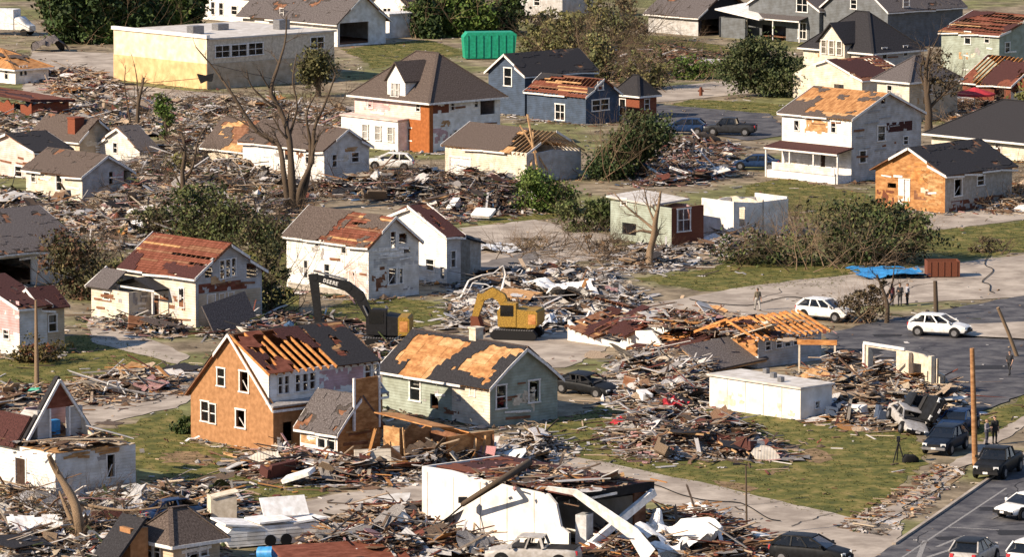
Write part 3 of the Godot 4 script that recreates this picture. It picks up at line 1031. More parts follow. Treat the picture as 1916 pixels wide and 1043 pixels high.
func near_houses() -> void:
	# orange brick house
	begin("brick_house", "orange brick house with steep gable, long shed dormer and torn roof", "house", 512, 848, 358, 716, 42)
	eave_px(760)
	apex_px("L", 627)
	wallw("L", gable_prof("L"), M.orange_brick, [["w", 408, 690, 421, 722], ["b", 450, 696, 465, 733], ["w", 378, 752, 391, 788], ["w", 393, 757, 404, 792], ["b", 443, 768, 459, 800]])
	wallw("R", flat_prof("R", HE), M.orange_brick, [["h", 530, 790, 548, 830]])
	wall("l", gable_prof("l"), M.orange_brick)
	wall("r", flat_prof("r", HE), M.orange_brick)
	floor_slab(HE - 0.15, M.lumber_old)
	var k := (HR - HE) / (LU * 0.5)
	gable_roof("v", "none", "shingle", M.shingle_brown, 0.3, 2.0)
	# shed dormer along the whole right side
	var dh := HE + 2.15
	wallw("R", flat_prof("R", dh), M.white_siding, [["w", 521, 706, 529, 737], ["w", 533, 704, 541, 736], ["w", 553, 702, 562, 733], ["w", 567, 700, 576, 731], ["w", 580, 698, 590, 728], ["w", 683, 684, 694, 708], ["w", 698, 682, 709, 706]], -0.45, "dormer_wall", HE + 0.1)
	bare_or_sunlit_patch("R", M.pink_board, 598, 690, 680, 728, -0.25, 4.0, -0.45)
	slab("dormer_ledge", M.grey_trim, Vector3(-0.3, HE - 0.1, 0.35), Vector3(LV + 0.6, 0, 0), Vector3(0, 0.18, -0.8), 0.12)
	var dz := LU * 0.5 - 0.45
	var dro := Vector3(-0.2, dh - 0.1, -0.15)
	slope("rafters", dro, Vector3(LV * 0.62, 0, 0), Vector3(0, HR - dh + 0.1, -dz - 0.3), M.shingle_red, 3.0, {"lumber": M.lumber_orange, "deck": M.deck_red, "thr": 0.12})
	slope("planks", dro + Vector3(LV * 0.62, 0, 0), Vector3(LV * 0.40, 0, 0), Vector3(0, HR - dh + 0.1, -dz - 0.3), M.shingle_dark, 5.0, {"deck": M.deck_red, "thr": -0.15, "gap": 0.1})
	# cheek of the dormer in the gable plane
	var ck := MB.new()
	ck.prism(Vector3(0.02, 0, -0.45), Vector3.FORWARD, Vector3.UP, Vector3(0.12, 0, 0), PackedVector2Array([Vector2(0, HE + 0.3), Vector2(0, dh), Vector2(dz, HR - 0.15)]))
	put(ck, "dormer_cheek", M.white_siding, nd)
	# cottage annex of the brick house
	begin("annex_cottage", "white cottage annex with brown roof attached to the orange brick house", "house", 632, 862, 562, 712, 42)
	eave_px(806)
	apex_px("R", 742)
	shell(M.white_siding, [["w", 596, 806, 609, 838], ["w", 613, 808, 627, 842]], [], "u", M.plywood)
	gable_roof("u", "shingle", "shingle", M.shingle_grey, 0.3, 7.0)
	torn_strips("R", 5, 0.5, LV - 0.5, 0.5, HE, M.lumber)
	var pw := MB.new()
	pw.box(Vector3(LV * 0.62, 3.6, 0.25), Vector3(2.0, 3.4, 0.08), Basis(Vector3(0, 0, 1), 0.03))
	put(pw, "plywood_wall", M.plywood, nd)
	var ps := MB.new()
	ps.box(Vector3(LV * 0.62 - 1.08, 3.6, 0.27), Vector3(0.14, 3.5, 0.16))
	ps.box(Vector3(LV * 0.62 + 1.08, 3.6, 0.27), Vector3(0.14, 3.4, 0.16))
	put(ps, "corner_post", M.white_trim, nd)
	# green house
	begin("green_house", "pale green house with half-stripped plywood roof beside the brick house", "house", 917, 801, 716, 1043, 41)
	eave_px(722)
	apex_px("R", 650)
	shell(M.sage_siding, [["w", 768, 706, 786, 749], ["w", 880, 724, 889, 741], ["h", 805, 738, 820, 766]], [["w", 929, 722, 946, 764], ["b", 990, 713, 1008, 752]], "u")
	bare_or_sunlit_patch("L", M.cream_siding, 846, 720, 917, 800, -0.9, 2.0)  # sunlit end of the green wall, its light painted in as cream
	bare_or_sunlit_patch("L", M.plaster, 878, 752, 905, 775, -0.1, 3.0, 0.02)
	var mk := func(u: float, v: float) -> bool:
		var nz := noise.get_noise_2d(u * 55.0, v * 40.0) * 0.16
		if u + nz < 0.1: return true
		if v + nz * 1.3 < 0.2 and u + nz < 0.46: return true
		if absf(u - 0.44 + nz * 0.5 + (v - 0.5) * 0.16) < 0.075: return true
		return v > 0.96 or u > 0.93 or (u > 0.8 and v < 0.3 + nz)
	gable_roof("u", "patchy", "shingle", M.shingle_dark, 0.35, 4.0, {"mask": mk})
	chimney(LU * 0.45, LV * 0.52, HR - 1.0, HR + 0.75, M.plaster, 0.7)
	torn_strips("R", 4, 0.5, LV - 0.5, 0.4, HE, M.lumber_old)
	# plywood shed, broken open
	begin("plywood_shed", "collapsed shed of orange plywood with open front behind the white warehouse", "shed", 838, 884, 718, 925, 42)
	HE = hgt(BW, 818)
	wallw("R", flat_prof("R", HE), M.plywood, [])
	wall("r", jag_prof("r", HE, 0.6), M.plywood)
	wall("l", jag_prof("l", HE, 0.8), M.lumber_old)
	wall("L", [Vector2(LU * 0.75, HE), Vector2(LU, HE)], M.plywood_pale)
	slab("roof", M.plywood, Vector3(-0.5, HE + 0.55, -1.0), Vector3(LV * 0.42, -0.2, 0.3), Vector3(0.2, 0.25, -LU + 0.4), 0.08)
	slab("roof", M.lumber_orange, Vector3(LV * 0.4, HE + 0.1, 0.2), Vector3(LV * 0.4, -0.7, 0), Vector3(-0.3, 0.3, -LU * 0.6), 0.08)
	for i in 5:
		var st := MB.new()
		st.beam(Vector3(0.07 + rng.randf_range(-0.3, 0.4), 0, -LU * (0.05 + 0.2 * i)), Vector3(0.07 + rng.randf_range(-0.6, 0.6), HE * rng.randf_range(0.6, 1.1), -LU * (0.05 + 0.2 * i) + rng.randf_range(-0.6, 0.6)), 0.1, 0.1)
		put(st, "stud", M.lumber, nd)
	var fr := MB.new()
	fr.box(Vector3(0.9, 0.65, -LU * 0.4), Vector3(0.9, 1.3, 1.6), Basis(Vector3(0, 0, 1), 0.25))
	put(fr, "appliance", M.tin, nd)
	for i in 6:
		var lp := MB.new()
		var x := rng.randf_range(-1.4, LV)
		var z := 0.5 if x > 0.2 else -rng.randf_range(0.5, LU - 0.5)
		lp.box(Vector3(x, rng.randf_range(0.5, 1.0), z), Vector3(rng.randf_range(0.8, 1.8), rng.randf_range(1.0, 2.0), 0.06), Basis(Vector3.UP, rng.randf() * TAU) * Basis(Vector3(1, 0, 0), rng.randf_range(-0.9, 0.9)))
		put(lp, "broken_panel", [M.white_siding, M.plywood, M.plaster, M.insulation][i % 4], nd)
	for q in [["torn_board", M.lumber, 0.1], ["torn_board", M.plywood_pale, 0.9], ["torn_board", M.lumber_old, 1.6]]:
		var tb := MB.new()
		tb.beam(Vector3(LV * 0.4 + q[2], 0.1, 0.5), Vector3(LV * 0.55 + q[2], HE * 0.9, 0.1), 0.18, 0.04)
		put(tb, q[0], q[1], nd)
	# cottage lower left: ground floor with a bare gable frame
	begin("gable_cottage", "white cottage with roof torn off and bare attic gable frame standing", "house", 105, 940, -70, 255, 40)
	eave_px(850)
	wallw("L", flat_prof("L", HE), M.white_siding, [["d", 31, 858, 49, 918]])
	wallw("R", flat_prof("R", HE), M.pale_siding, [["b", 201, 851, 215, 893]])
	wall("l", flat_prof("l", HE), M.white_siding)
	wall("r", flat_prof("r", HE), M.white_siding)
	bare_or_sunlit_patch("R", M.grey_trim, 178, 850, 200, 868, 0.1, 5.0)
	var sk := MB.new()
	sk.para(Vector3(2.2, 0.0, 0.004), Vector3(LV - 2.2, 0, 0), Vector3(0, 0.6, 0), Vector3(0, 0, 0.05))
	put(sk, "skirting", M.grey_trim, nd)
	floor_slab(HE - 0.04, M.plywood_pale, "attic_floor", 0.02)
	var gz := LU * 0.36
	var ghw := LV * 0.44
	var gm := LV * 0.47
	var gh := 4.0
	for w in [[gm - ghw * 0.62, gm - 0.75], [gm + 0.55, gm + ghw * 0.66]]:
		var gw := MB.new()
		gw.para(Vector3(w[0], HE, -gz), Vector3(w[1] - w[0], 0, 0), Vector3(0, gh * 0.55, 0), Vector3(0, 0, 0.1))
		put(gw, "gable_wall", M.grey_siding, nd)
	var gt := MB.new()
	gt.prism(Vector3(gm, HE, -gz), Vector3.RIGHT, Vector3.UP, Vector3(0, 0, 0.1), PackedVector2Array([Vector2(-ghw * 0.45, gh * 0.56), Vector2(ghw * 0.45, gh * 0.56), Vector2(0, gh * 0.97)]))
	put(gt, "gable_top", M.deck_red, nd)
	for s in [-1, 1]:
		var rk := MB.new()
		rk.beam(Vector3(gm + s * ghw * 1.05, HE - 0.1, -gz + 0.16), Vector3(gm, HE + gh, -gz + 0.16), 0.2, 0.16)
		put(rk, "rake_board", M.white_trim, nd)
		var rk2 := MB.new()
		rk2.beam(Vector3(gm + s * ghw * 1.08, HE + 0.08, -gz - 0.1), Vector3(gm, HE + gh + 0.2, -gz - 0.1), 0.4, 0.1)
		put(rk2, "roof_strip", M.shingle_dark, nd)
		var ct := MB.new()
		ct.beam(Vector3(gm + s * 0.75, HE, -gz + 0.13), Vector3(gm + s * 0.75, HE + gh * 0.56, -gz + 0.13), 0.12, 0.12)
		put(ct, "door_frame", M.white_trim, nd)
	for q in [[gm - ghw * 0.62, 1.0], [gm + ghw * 0.62, 0.7]]:
		var rw := MB.new()
		rw.prism(Vector3(q[0], HE, -gz), Vector3.FORWARD, Vector3.UP, Vector3(0.1, 0, 0), PackedVector2Array([Vector2(0, 0), Vector2(3.4, 0), Vector2(3.2, 1.3 * q[1]), Vector2(2.2, 1.5 * q[1]), Vector2(1.4, 2.1), Vector2(0, 2.2)]))
		put(rw, "room_wall", M.grey_siding, nd)
	var ew := MB.new()
	ew.prism(Vector3(gm + ghw * 0.62, HE, -gz + 0.1), Vector3.BACK, Vector3.UP, Vector3(0.1, 0, 0), PackedVector2Array([Vector2(0, 0), Vector2(1.6, 0), Vector2(1.2, 0.5), Vector2(0.7, 0.7), Vector2(0.4, 1.3), Vector2(0, 1.6)]))
	put(ew, "broken_wall", M.plaster, nd)
	var bw := MB.new()
	bw.box(Vector3(gm - 0.1, HE + 0.7, -gz - 0.7), Vector3(1.1, 1.3, 0.5))
	put(bw, "blue_mattress", M.blue_tarp, nd)
	var pk := MB.new()
	pk.box(Vector3(gm, HE + 1.2, -gz - 1.4), Vector3(3.2, 2.0, 0.1))
	put(pk, "attic_wall", M.pink_board, nd)
	slope("shingle", Vector3(-0.3, HE - 0.1, -LU - 0.2), Vector3(0, 0, LU - gz), Vector3(gm, gh, 0) * 0.46, M.shingle_red, 2.0)
	torn_strips("R", 8, 0.2, LV - 0.5, HE - 0.4, HE + 0.1, M.plywood_pale)
	# small house at the bottom edge
	begin("small_bungalow", "small grey-brown bungalow with hip roof at the bottom edge", "house", 325, 1066, 258, 412, 42)
	eave_px(1016)
	HR = HE + 1.7
	shell(M.tan_siding, [["w", 272, 1018, 285, 1044], ["w", 289, 1022, 300, 1046]], [["b", 350, 1020, 372, 1046], ["w", 376, 1016, 388, 1040]])
	hip_roof(M.shingle_brown, 1.2, 0.45)
	# white warehouse
	begin("white_warehouse", "long white warehouse with dark flat roof and torn-open right end", "building", 1064, 1046, 790, 1208, 42)
	eave_px(932)
	var lprof := [Vector2(0, HE * 0.42), Vector2(0.7, HE * 0.5), Vector2(1.1, HE * 0.86), Vector2(1.8, HE)]
	lprof.append_array([Vector2(LU * 0.5, HE + 0.1), Vector2(LU * 0.8, HE + 0.35), Vector2(LU, HE + 0.3)])
	wall("L", lprof, M.white_wall, [Rect2(2.9, 0.1, 1.0, 0.35)])
	wall("r", flat_prof("r", HE + 0.3), M.white_wall)
	wall("l", flat_prof("l", HE), M.white_wall)
	wall("R", [Vector2(LV * 0.85, HE * 0.95), Vector2(LV, HE)], M.lumber_old)
	slab("roof", M.shingle_red, Vector3(0.6, HE - 0.05, 0.25), Vector3(LV - 0.3, 0, 0), Vector3(0, 0.05, -LU * 0.97), 0.3)
	patches("roof_gravel", M.rust, Vector3(0.6, HE - 0.05, 0.25), Vector3(LV - 0.3, 0, 0), Vector3(0, 0.05, -LU * 0.97), 0.31, mask_noise(8.0, 0.1, 2.0), 0.35)
	slab("roof_edge", M.black_metal, Vector3(0.5, HE - 0.25, 0.3), Vector3(LV - 0.1, 0, 0), Vector3(0, 0.55, 0.02), 0.1)
	for i in 12:
		var jb := MB.new()
		jb.beam(Vector3(0.4, HE - 0.35, -0.4 - i * 1.1), Vector3(LV - 0.2, HE - 0.35, -0.4 - i * 1.1), 0.1, 0.3)
		put(jb, "roof_joist", M.black_metal, nd)
	var b1 := MB.new()
	b1.beam(Vector3(0.4, 0.3, 0.5), Vector3(LV + 0.2, HE - 0.3, 0.5), 0.3, 0.45)
	put(b1, "steel_beam", M.tin_white, nd)
	var rl := MB.new()
	rl.beam(Vector3(0.6, HE - 0.12, 0.5), Vector3(LV * 0.55, HE - 0.05, 0.45), 0.1, 0.14)
	put(rl, "gutter", M.tin, nd)
	var pan := MB.new()
	pan.box(Vector3(1.8, 1.4, -0.6), Vector3(1.0, 2.0, 0.7), Basis(Vector3(0, 1, 0), 0.4))
	put(pan, "locker", M.tin, nd)
	for i in 5:
		var sm := MB.new()
		sm.para(Vector3(-0.02, 0, -3.0 - i * 2.4), Vector3(0.015, 0, 0), Vector3(0, HE, 0), Vector3(0, 0, -0.04))
		put(sm, "panel_seam", M.grey_trim, nd)
	floor_slab(0.02, M.block)
	warehouse_top = HE
	# white metal strip torn off and drooping to the ground
	var wr := BW
	var st := [at_depth(1022, 914, depth(wr)), at_depth(1075, 922, depth(wr) - 1), at_depth(1130, 960, depth(wr) - 2), at_depth(1185, 1000, depth(wr) - 3), at_depth(1215, 1042, depth(wr) - 4)]
	var strip := thing("metal_strip", "long white sheet-metal strip hanging from the warehouse roof", "sheet metal", G(1215, 1046))
	var sb := MB.new()
	for i in st.size() - 1:
		var wd := [0.35, 0.6, 0.85, 1.1, 1.5]
		var a: Vector3 = st[i]
		var b: Vector3 = st[i + 1]
		var wa: Vector3 = Vector3(0.3, 0.5, 0.5).normalized() * float(wd[i])
		var wb: Vector3 = Vector3(0.3, 0.5, 0.5).normalized() * float(wd[i + 1])
		var nn := (b - a).cross(wa).normalized() * 0.05
		sb.quad(a - wa * 0.5, b - wb * 0.5, b + wb * 0.5, a + wa * 0.5, nn)
		sb.quad(a - wa * 0.5 - nn, b - wb * 0.5 - nn, b + wb * 0.5 - nn, a + wa * 0.5 - nn, -nn)
		for sg in [-0.5, 0.5]:
			sb.quad(a + wa * sg, b + wb * sg, b + wb * sg - nn, a + wa * sg - nn, wa * sg)
	put(sb, "strip", M.tin_white, strip).position = -strip.position
	# white flat-roofed block
	begin("white_block", "plain white flat-roofed block building beside the lawn", "building", 1497, 788, 1327, 1556, 44)
	eave_px(729)
	scars = false
	shell(M.white_wall, [], [["b", 1525, 752, 1532, 764]])
	scars = true
	slab("roof", M.membrane, Vector3(-0.15, HE + 0.004, 0.15), Vector3(LV + 0.3, 0, 0), Vector3(0, 0.05, -LU - 0.3), 0.14)
	for i in 4:
		var sm := MB.new()
		sm.para(Vector3(-0.016, 0, -LU * (0.2 + 0.2 * i)), Vector3(0.012, 0, 0), Vector3(0, HE - 0.02, 0), Vector3(0, 0, -0.035))
		put(sm, "panel_seam", M.grey_trim, nd)
	bare_or_sunlit_patch("L", M.plaster, 1340, 735, 1400, 765, 0.3, 7.0)
	bare_or_sunlit_patch("L", M.plaster, 1430, 755, 1490, 782, 0.28, 9.0)
	for i in 3:
		var v := MB.new()
		v.box(Vector3(0.8 + i * 1.1, HE + 0.35, -LU * (0.3 + 0.2 * i)), Vector3(0.35, 0.35, 0.35))
		put(v, "roof_vent", M.grey_metal, nd)
	# wrecked bungalow with orange rafters
	begin("wrecked_bungalow", "wrecked long bungalow with collapsed dark red roof and orange rafters", "house", 1418, 690, 1062, 1536, 43)
	eave_px(632)
	HR = HE + 1.9
	wallw("R", flat_prof("R", HE), M.grey_siding, [["w", 1432, 640, 1441, 655], ["w", 1452, 636, 1462, 651], ["w", 1468, 633, 1478, 648], ["w", 1484, 630, 1494, 645], ["w", 1500, 628, 1510, 642]])
	wall("L", [Vector2(0, HE), Vector2(1.6, HE), Vector2(2.0, 1.2), Vector2(5, 0.5), Vector2(LU * 0.5, HE * 0.35), Vector2(LU * 0.55, HE * 0.75), Vector2(LU * 0.68, HE * 0.6), Vector2(LU * 0.72, 0.4), Vector2(LU * 0.9, 0.6), Vector2(LU, HE * 0.7)], M.white_siding, [Rect2(0.5, 1.0, 0.7, 1.2)])
	wall("r", jag_prof("r", HE, 1.4), M.white_siding)
	wall("l", jag_prof("l", HE, 1.0), M.white_siding)
	var half := LV * 0.5
	var kk := (HR - HE) / half
	slope("rafters", Vector3(-0.5, HE - 0.15, 0.5), Vector3(LV + 1.0, 0, 0), Vector3(0, 1.25, -3.4), M.shingle_red, 6.0, {"lumber": M.lumber_orange, "deck": M.plywood, "thr": 0.34})
	slope("rafters", Vector3(-0.5, HE - 0.15, -6.2), Vector3(LV + 1.0, 0, 0), Vector3(0, 1.25, 3.3), M.shingle_red, 9.0, {"lumber": M.lumber_orange, "deck": M.plywood, "thr": 0.3})
	var ly := MB.new()
	ly.para(Vector3(-0.03, 0.9, -0.05), Vector3(0, 0, -2.6), Vector3(0, HE - 0.95, 0), Vector3(0.028, 0, 0))
	put(ly, "plywood_facing", M.plywood, nd)
	for i in 5:
		var jb := MB.new()
		jb.beam(Vector3(0.1, HE + 0.1, -0.8 - i * 1.1), Vector3(LV - 0.1, HE + 0.12, -0.8 - i * 1.1), 0.08, 0.16)
		put(jb, "ceiling_joist", M.lumber_orange, nd)
	var seg := (LU - 5.6) / 4.0
	for i in 4:
		var z := -5.7 - seg * i
		var sag := [0.55, 0.25, 0.65, 0.4][i] as float
		slope("planks" if i != 2 else "rafters", Vector3(-1.6 + 0.3 * i, HE * sag * 0.7, z), Vector3(0.3, -0.5 + 0.35 * i, -seg * 0.96), Vector3(half + 1.2, 1.5 - 0.4 * (i % 2), 0.5), M.shingle_red, 12.0 + i, {"deck": [M.deck_red, M.lumber_orange, M.deck_red, M.lumber_old][i], "thr": 0.06, "gap": 0.35, "lumber": M.lumber_old})
		slope("planks", Vector3(LV + 0.2, HE * (1.0 - sag * 0.6), z - 0.3), Vector3(0.2, -0.3 + 0.2 * i, -seg * 0.9), Vector3(-half - 0.5, 0.7 + 0.3 * (i % 2), -0.4), M.shingle_brown, 17.0 + i, {"deck": M.deck_red, "thr": 0.1, "gap": 0.4})
	# fallen grey roof slab leaning in front of it
	var sl := thing("fallen_roof_slab", "flat grey-brown roof slab leaning against the wrecked bungalow", "roof slab", G(1355, 690), deg_to_rad(38))
	var slm := MB.new()
	slm.box(Vector3(0, 1.15, 0), Vector3(5.6, 0.16, 3.6), Basis(Vector3(1, 0, 0.2).normalized(), 0.42))
	put(slm, "slab", M.shingle_grey, sl)
	var sle := MB.new()
	sle.box(Vector3(0, 0.98, 0), Vector3(5.4, 0.12, 3.4), Basis(Vector3(1, 0, 0.2).normalized(), 0.42))
	put(sle, "underside", M.lumber, sl)
	# remains of a room: door frame and cream walls
	begin("room_remains", "cream interior walls and doorway left standing in the rubble", "ruin", 1752, 742, 1614, 1768, 40)
	eave_px(668)
	wall("L", [Vector2(0, HE * 0.95), Vector2(1.2, HE * 0.95), Vector2(1.4, HE), Vector2(LU, HE + 0.3)], M.plaster, [Rect2(LU - 3.4, 0.0, 2.9, HE - 0.05), Rect2(1.6, 0, 1.0, HE * 0.75), Rect2(0.5, 1.0, 0.5, 0.7)])
	wall("r", [Vector2(0, HE + 0.3), Vector2(LV, HE * 0.8)], M.plaster)
	wall("l", [Vector2(0, HE * 0.5), Vector2(LU * 0.5, HE * 0.9)], M.cream_siding)
	for q in [[1.5, 0.0], [3.0, 0.3]]:
		var ip := MB.new()
		ip.box(Vector3(LV * 0.45, HE * 0.48, -q[0]), Vector3(LV * 0.8, HE * (0.95 - q[1] * 0.5), 0.12))
		put(ip, "partition", M.plaster if q[1] > 0 else M.cream_siding, nd)
	for x in [0.3, 2.6]:
		var cl := MB.new()
		cl.box(Vector3(-0.25, HE * 0.5, -x), Vector3(0.35, HE + 0.1, 0.3))
		put(cl, "column", M.plaster, nd)
	var dfr := MB.new()
	dfr.box(Vector3(-0.05, HE * 0.5, -LU + 0.15), Vector3(0.14, HE + 0.3, 0.2))
	dfr.box(Vector3(-0.05, HE + 0.2, -LU + 2.2), Vector3(0.14, 0.2, 4.2))
	put(dfr, "door_frame", M.white_trim, nd)
	# orange door frame by the bungalow
	var of := thing("timber_gateway", "bare orange timber frame standing beside the wrecked bungalow", "frame", G(1528, 700), deg_to_rad(-8))
	for x in [[-1.3, 0.0, 0.14, 2.3], [1.3, 0.0, 0.14, 2.3]]:
		var pm := MB.new()
		pm.box(Vector3(x[0], x[3] * 0.5, 0), Vector3(x[2], x[3], 0.14))
		put(pm, "post", M.plaster, of)
	var tm := MB.new()
	tm.box(Vector3(0, 2.32, 0), Vector3(2.9, 0.36, 0.18))
	put(tm, "lintel", M.lumber_orange, of)

func mid_houses() -> void:
	# white two-storey house
	begin("white_house", "tall white two-storey house with roof half torn off behind the excavators", "house", 690, 562, 537, 784, 41)
	eave_px(459)
	apex_px("R", 407)
	shell(M.white_siding, [["w", 591, 447, 597, 465], ["w", 640, 456, 648, 474], ["w", 570, 488, 576, 520], ["w", 608, 495, 617, 522], ["b", 654, 508, 664, 532]], [["b", 731, 434, 740, 468], ["h", 747, 437, 762, 456], ["h", 756, 462, 768, 474], ["b", 727, 503, 741, 532], ["w", 748, 503, 753, 530]], "u", M.pale_siding)
	bare_or_sunlit_patch("R", M.grey_siding, 700, 476, 782, 498, 0.0, 6.0)
	bare_or_sunlit_patch("L", M.rose_siding, 640, 490, 689, 545, -0.2, 7.0)
	bare_or_sunlit_patch("R", M.lumber_old, 696, 500, 724, 545, 0.12, 8.0)
	torn_strips("R", 9, 0.2, LV - 0.4, 3.0, HE - 0.4, M.white_trim)
	var mk := func(u: float, v: float) -> bool:
		var nz := noise.get_noise_2d(u * 60.0, v * 50.0)
		return u > 0.52 + nz * 0.12 + (0.5 - v) * 0.05 or (u < 0.5 and nz > 0.18)
	gable_roof("u", "planks", "planks", M.shingle_brown, 0.3, 3.0, {"deck": M.deck_red, "mask": mk, "gap": 0.12})
	var skp := MB.new()
	skp.para(Vector3(-0.03, 0, -0.2), Vector3(0, 0, -LU + 0.4), Vector3(0, 0.5, 0), Vector3(0.028, 0, 0))
	put(skp, "foundation", M.block, nd)
	# its wing
	begin("white_wing_house", "white gabled house with dark red roof close behind the tall white house", "house", 836, 532, 700, 862, 41)
	eave_px(442)
	apex_px("L", 386)
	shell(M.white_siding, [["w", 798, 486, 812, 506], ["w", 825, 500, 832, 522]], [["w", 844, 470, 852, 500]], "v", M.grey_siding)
	gable_roof("v", "planks", "shingle", M.shingle_red, 0.3, 5.0, {"deck": M.deck_red, "thr": -0.2})
	begin("lean_to_shed", "small dark lean-to shed against the white gabled house", "shed", 880, 520, 862, 900, 41)
	eave_px(440)
	HE = minf(HE, 3.2)
	shell(M.block, [], [])
	slab("roof", M.shingle_dark, Vector3(-0.3, HE, 0.3), Vector3(LV + 0.6, -0.5, 0), Vector3(0, 0.4, -LU - 0.6), 0.14)
	# cream house with exposed roof boards
	begin("cream_house", "cream two-storey house with red roof boards exposed and dark canopy over its door", "house", 367, 614, 232, 491, 42)
	eave_px(517)
	apex_px("R", 455)
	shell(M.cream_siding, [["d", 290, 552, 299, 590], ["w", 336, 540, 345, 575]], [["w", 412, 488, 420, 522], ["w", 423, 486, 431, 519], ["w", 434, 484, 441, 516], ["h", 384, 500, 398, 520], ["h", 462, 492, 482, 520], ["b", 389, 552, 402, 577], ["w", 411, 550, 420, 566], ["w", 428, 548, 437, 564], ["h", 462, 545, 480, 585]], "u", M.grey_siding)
	bare_or_sunlit_patch("L", M.grey_siding, 318, 535, 340, 590, 0.1, 4.0)
	bare_or_sunlit_patch("R", M.deck_red, 372, 528, 462, 545, -0.2, 2.0)
	bare_or_sunlit_patch("R", M.tan_siding, 372, 545, 488, 606, -0.6, 3.0)
	gable_roof("u", "planks", "planks", M.shingle_red, 0.35, 7.0, {"deck": M.deck_red, "thr": 0.22, "gap": 0.2})
	# canopy over the door
	var cr := rect("L", 240, 540, 318, 552)
	var cm := MB.new()
	var c0 := Vector3(0, 2.75, -cr.position.x)
	for q in [[0.0, 0.5], [1.0, 0.5]]:
		var e0 := c0 + Vector3(0, 0, -cr.size.x * q[0])
		var e1 := c0 + Vector3(0, 0.75, -cr.size.x * q[1])
		cm.quad(e0, e1, e1 + Vector3(-1.5, 0, 0), e0 + Vector3(-1.5, 0, 0), Vector3.UP)
		cm.quad(e0 + Vector3.DOWN * 0.12, e1 + Vector3.DOWN * 0.12, e1 + Vector3(-1.5, -0.12, 0), e0 + Vector3(-1.5, -0.12, 0), Vector3.DOWN)
	put(cm, "canopy_roof", M.shingle_dark, nd)
	var cf := MB.new()
	cf.para(c0 + Vector3(-1.5, -0.14, 0), Vector3(0, 0, -cr.size.x), Vector3(0, 0.14, 0), Vector3(-0.05, 0, 0))
	put(cf, "fascia", M.white_trim, nd)
	for s in [0.08, 0.92]:
		var pm := MB.new()
		pm.box(c0 + Vector3(-1.35, -1.4, -cr.size.x * s), Vector3(0.12, 2.7, 0.12))
		put(pm, "post", M.white_trim, nd)
	# fallen grey panel leaning on its right wall
	var fp := thing("fallen_wall_section", "large grey-brown wall panel leaning on the cream house", "wall panel", G(430, 622), deg_to_rad(42))
	var fpm := MB.new()
	fpm.box(Vector3(0, 1.25, 0.2), Vector3(4.6, 3.0, 0.12), Basis(Vector3(1, 0, 0), -0.45) * Basis(Vector3(0, 0, 1), 0.18))
	put(fpm, "panel", M.shingle_grey, fp)
	# low wing of the cream house
	begin("cream_side_wing", "low cream wing with broken roof left of the cream house", "house", 242, 606, 172, 300, 42)
	eave_px(548)
	shell(M.cream_siding, [["b", 196, 548, 206, 560]], [])
	slab("roof", M.shingle_grey, Vector3(-0.3, HE, -LU * 0.45), Vector3(LV * 0.6, 1.3, 0), Vector3(0, 0, -LU * 0.6), 0.12)
	var wl := MB.new()
	wl.beam(Vector3(-0.35, HE, -LU * 1.07), Vector3(LV * 0.6, HE + 1.4, -LU * 1.07), 0.1, 0.22)
	put(wl, "rake_board", M.white_trim, nd)
	# grey garage, far left
	begin("grey_garage", "wide garage with big grey-brown roof and dark door opening at left edge", "garage", -95, 552, -260, 150, 42)
	HE = hgt(BW, 482)
	HR = HE + 2.6
	shell(M.pale_siding, [], [["h", -60, 486, 60, 545], ["w", 100, 484, 112, 502]], "v")
	gable_roof("v", "shingle", "shingle", M.shingle_grey, 0.5, 9.0)
	floor_slab(0.03, M.block)
	# pinkish gable house and dark red shed under it
	begin("rose_gable_house", "pale house with pink sheathing gable cut by the left edge", "house", 38, 668, -130, 90, 42)
	eave_px(577)
	apex_px("L", 520)
	shell(M.pale_siding, [["w", 8, 618, 18, 634]], [], "v")
	bare_or_sunlit_patch("L", M.pink_board, -20, 560, 37, 624, -0.3, 3.0)
	gable_roof("v", "shingle", "shingle", M.shingle_red, 0.3, 9.0)
	begin("red_roof_shed", "dark shed with sagging red-brown roof next to the pink gable", "shed", 82, 662, 30, 122, 42)
	eave_px(575)
	HR = HE + 1.2
	shell(M.tan_siding, [["h", 45, 590, 74, 660]], [["w", 92, 590, 106, 620]], "v")
	gable_roof("v", "shingle", "planks", M.shingle_red, 0.3, 4.0)
	# cluster of cottages at left
	begin("brown_roof_cottage", "cream cottage with intact brown shingle roof and broken gable end", "house", 155, 378, 50, 246, 41)
	eave_px(329)
	apex_px("R", 292)
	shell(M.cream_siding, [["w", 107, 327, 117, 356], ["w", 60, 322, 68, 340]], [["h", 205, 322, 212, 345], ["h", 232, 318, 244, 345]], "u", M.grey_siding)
	bare_or_sunlit_patch("R", M.pink_board, 212, 322, 232, 340, -0.2, 3.0)
	gable_roof("u", "shingle", "shingle", M.shingle_brown, 0.35, 3.0)
	begin("pale_gable_cottage", "pale pink cottage gable behind the brown-roofed cottage at left", "house", 66, 336, -30, 130, 42)
	eave_px(284)
	apex_px("L", 252)
	shell(M.rose_siding, [["w", 30, 312, 42, 330]], [["w", 75, 300, 84, 318]], "v")
	gable_roof("v", "shingle", "shingle", M.shingle_dark, 0.35, 3.0)
	begin("chimney_house", "dark-roofed low house with a red brick chimney", "house", 150, 300, 62, 215, 42)
	eave_px(262)
	apex_px("R", 224)
	shell(M.tan_siding, [["w", 82, 262, 92, 276]], [], "u")
	gable_roof("u", "shingle", "shingle", M.shingle_brown, 0.35, 3.0)
	chimney(LU * 0.22, LV * 0.2, HE - 0.6, HR + 0.1, M.brick, 1.2)
	begin("grey_gable_house", "small white gable and grey roof beside the brick chimney", "house", 262, 306, 186, 292, 42)
	eave_px(280)
	apex_px("L", 238)
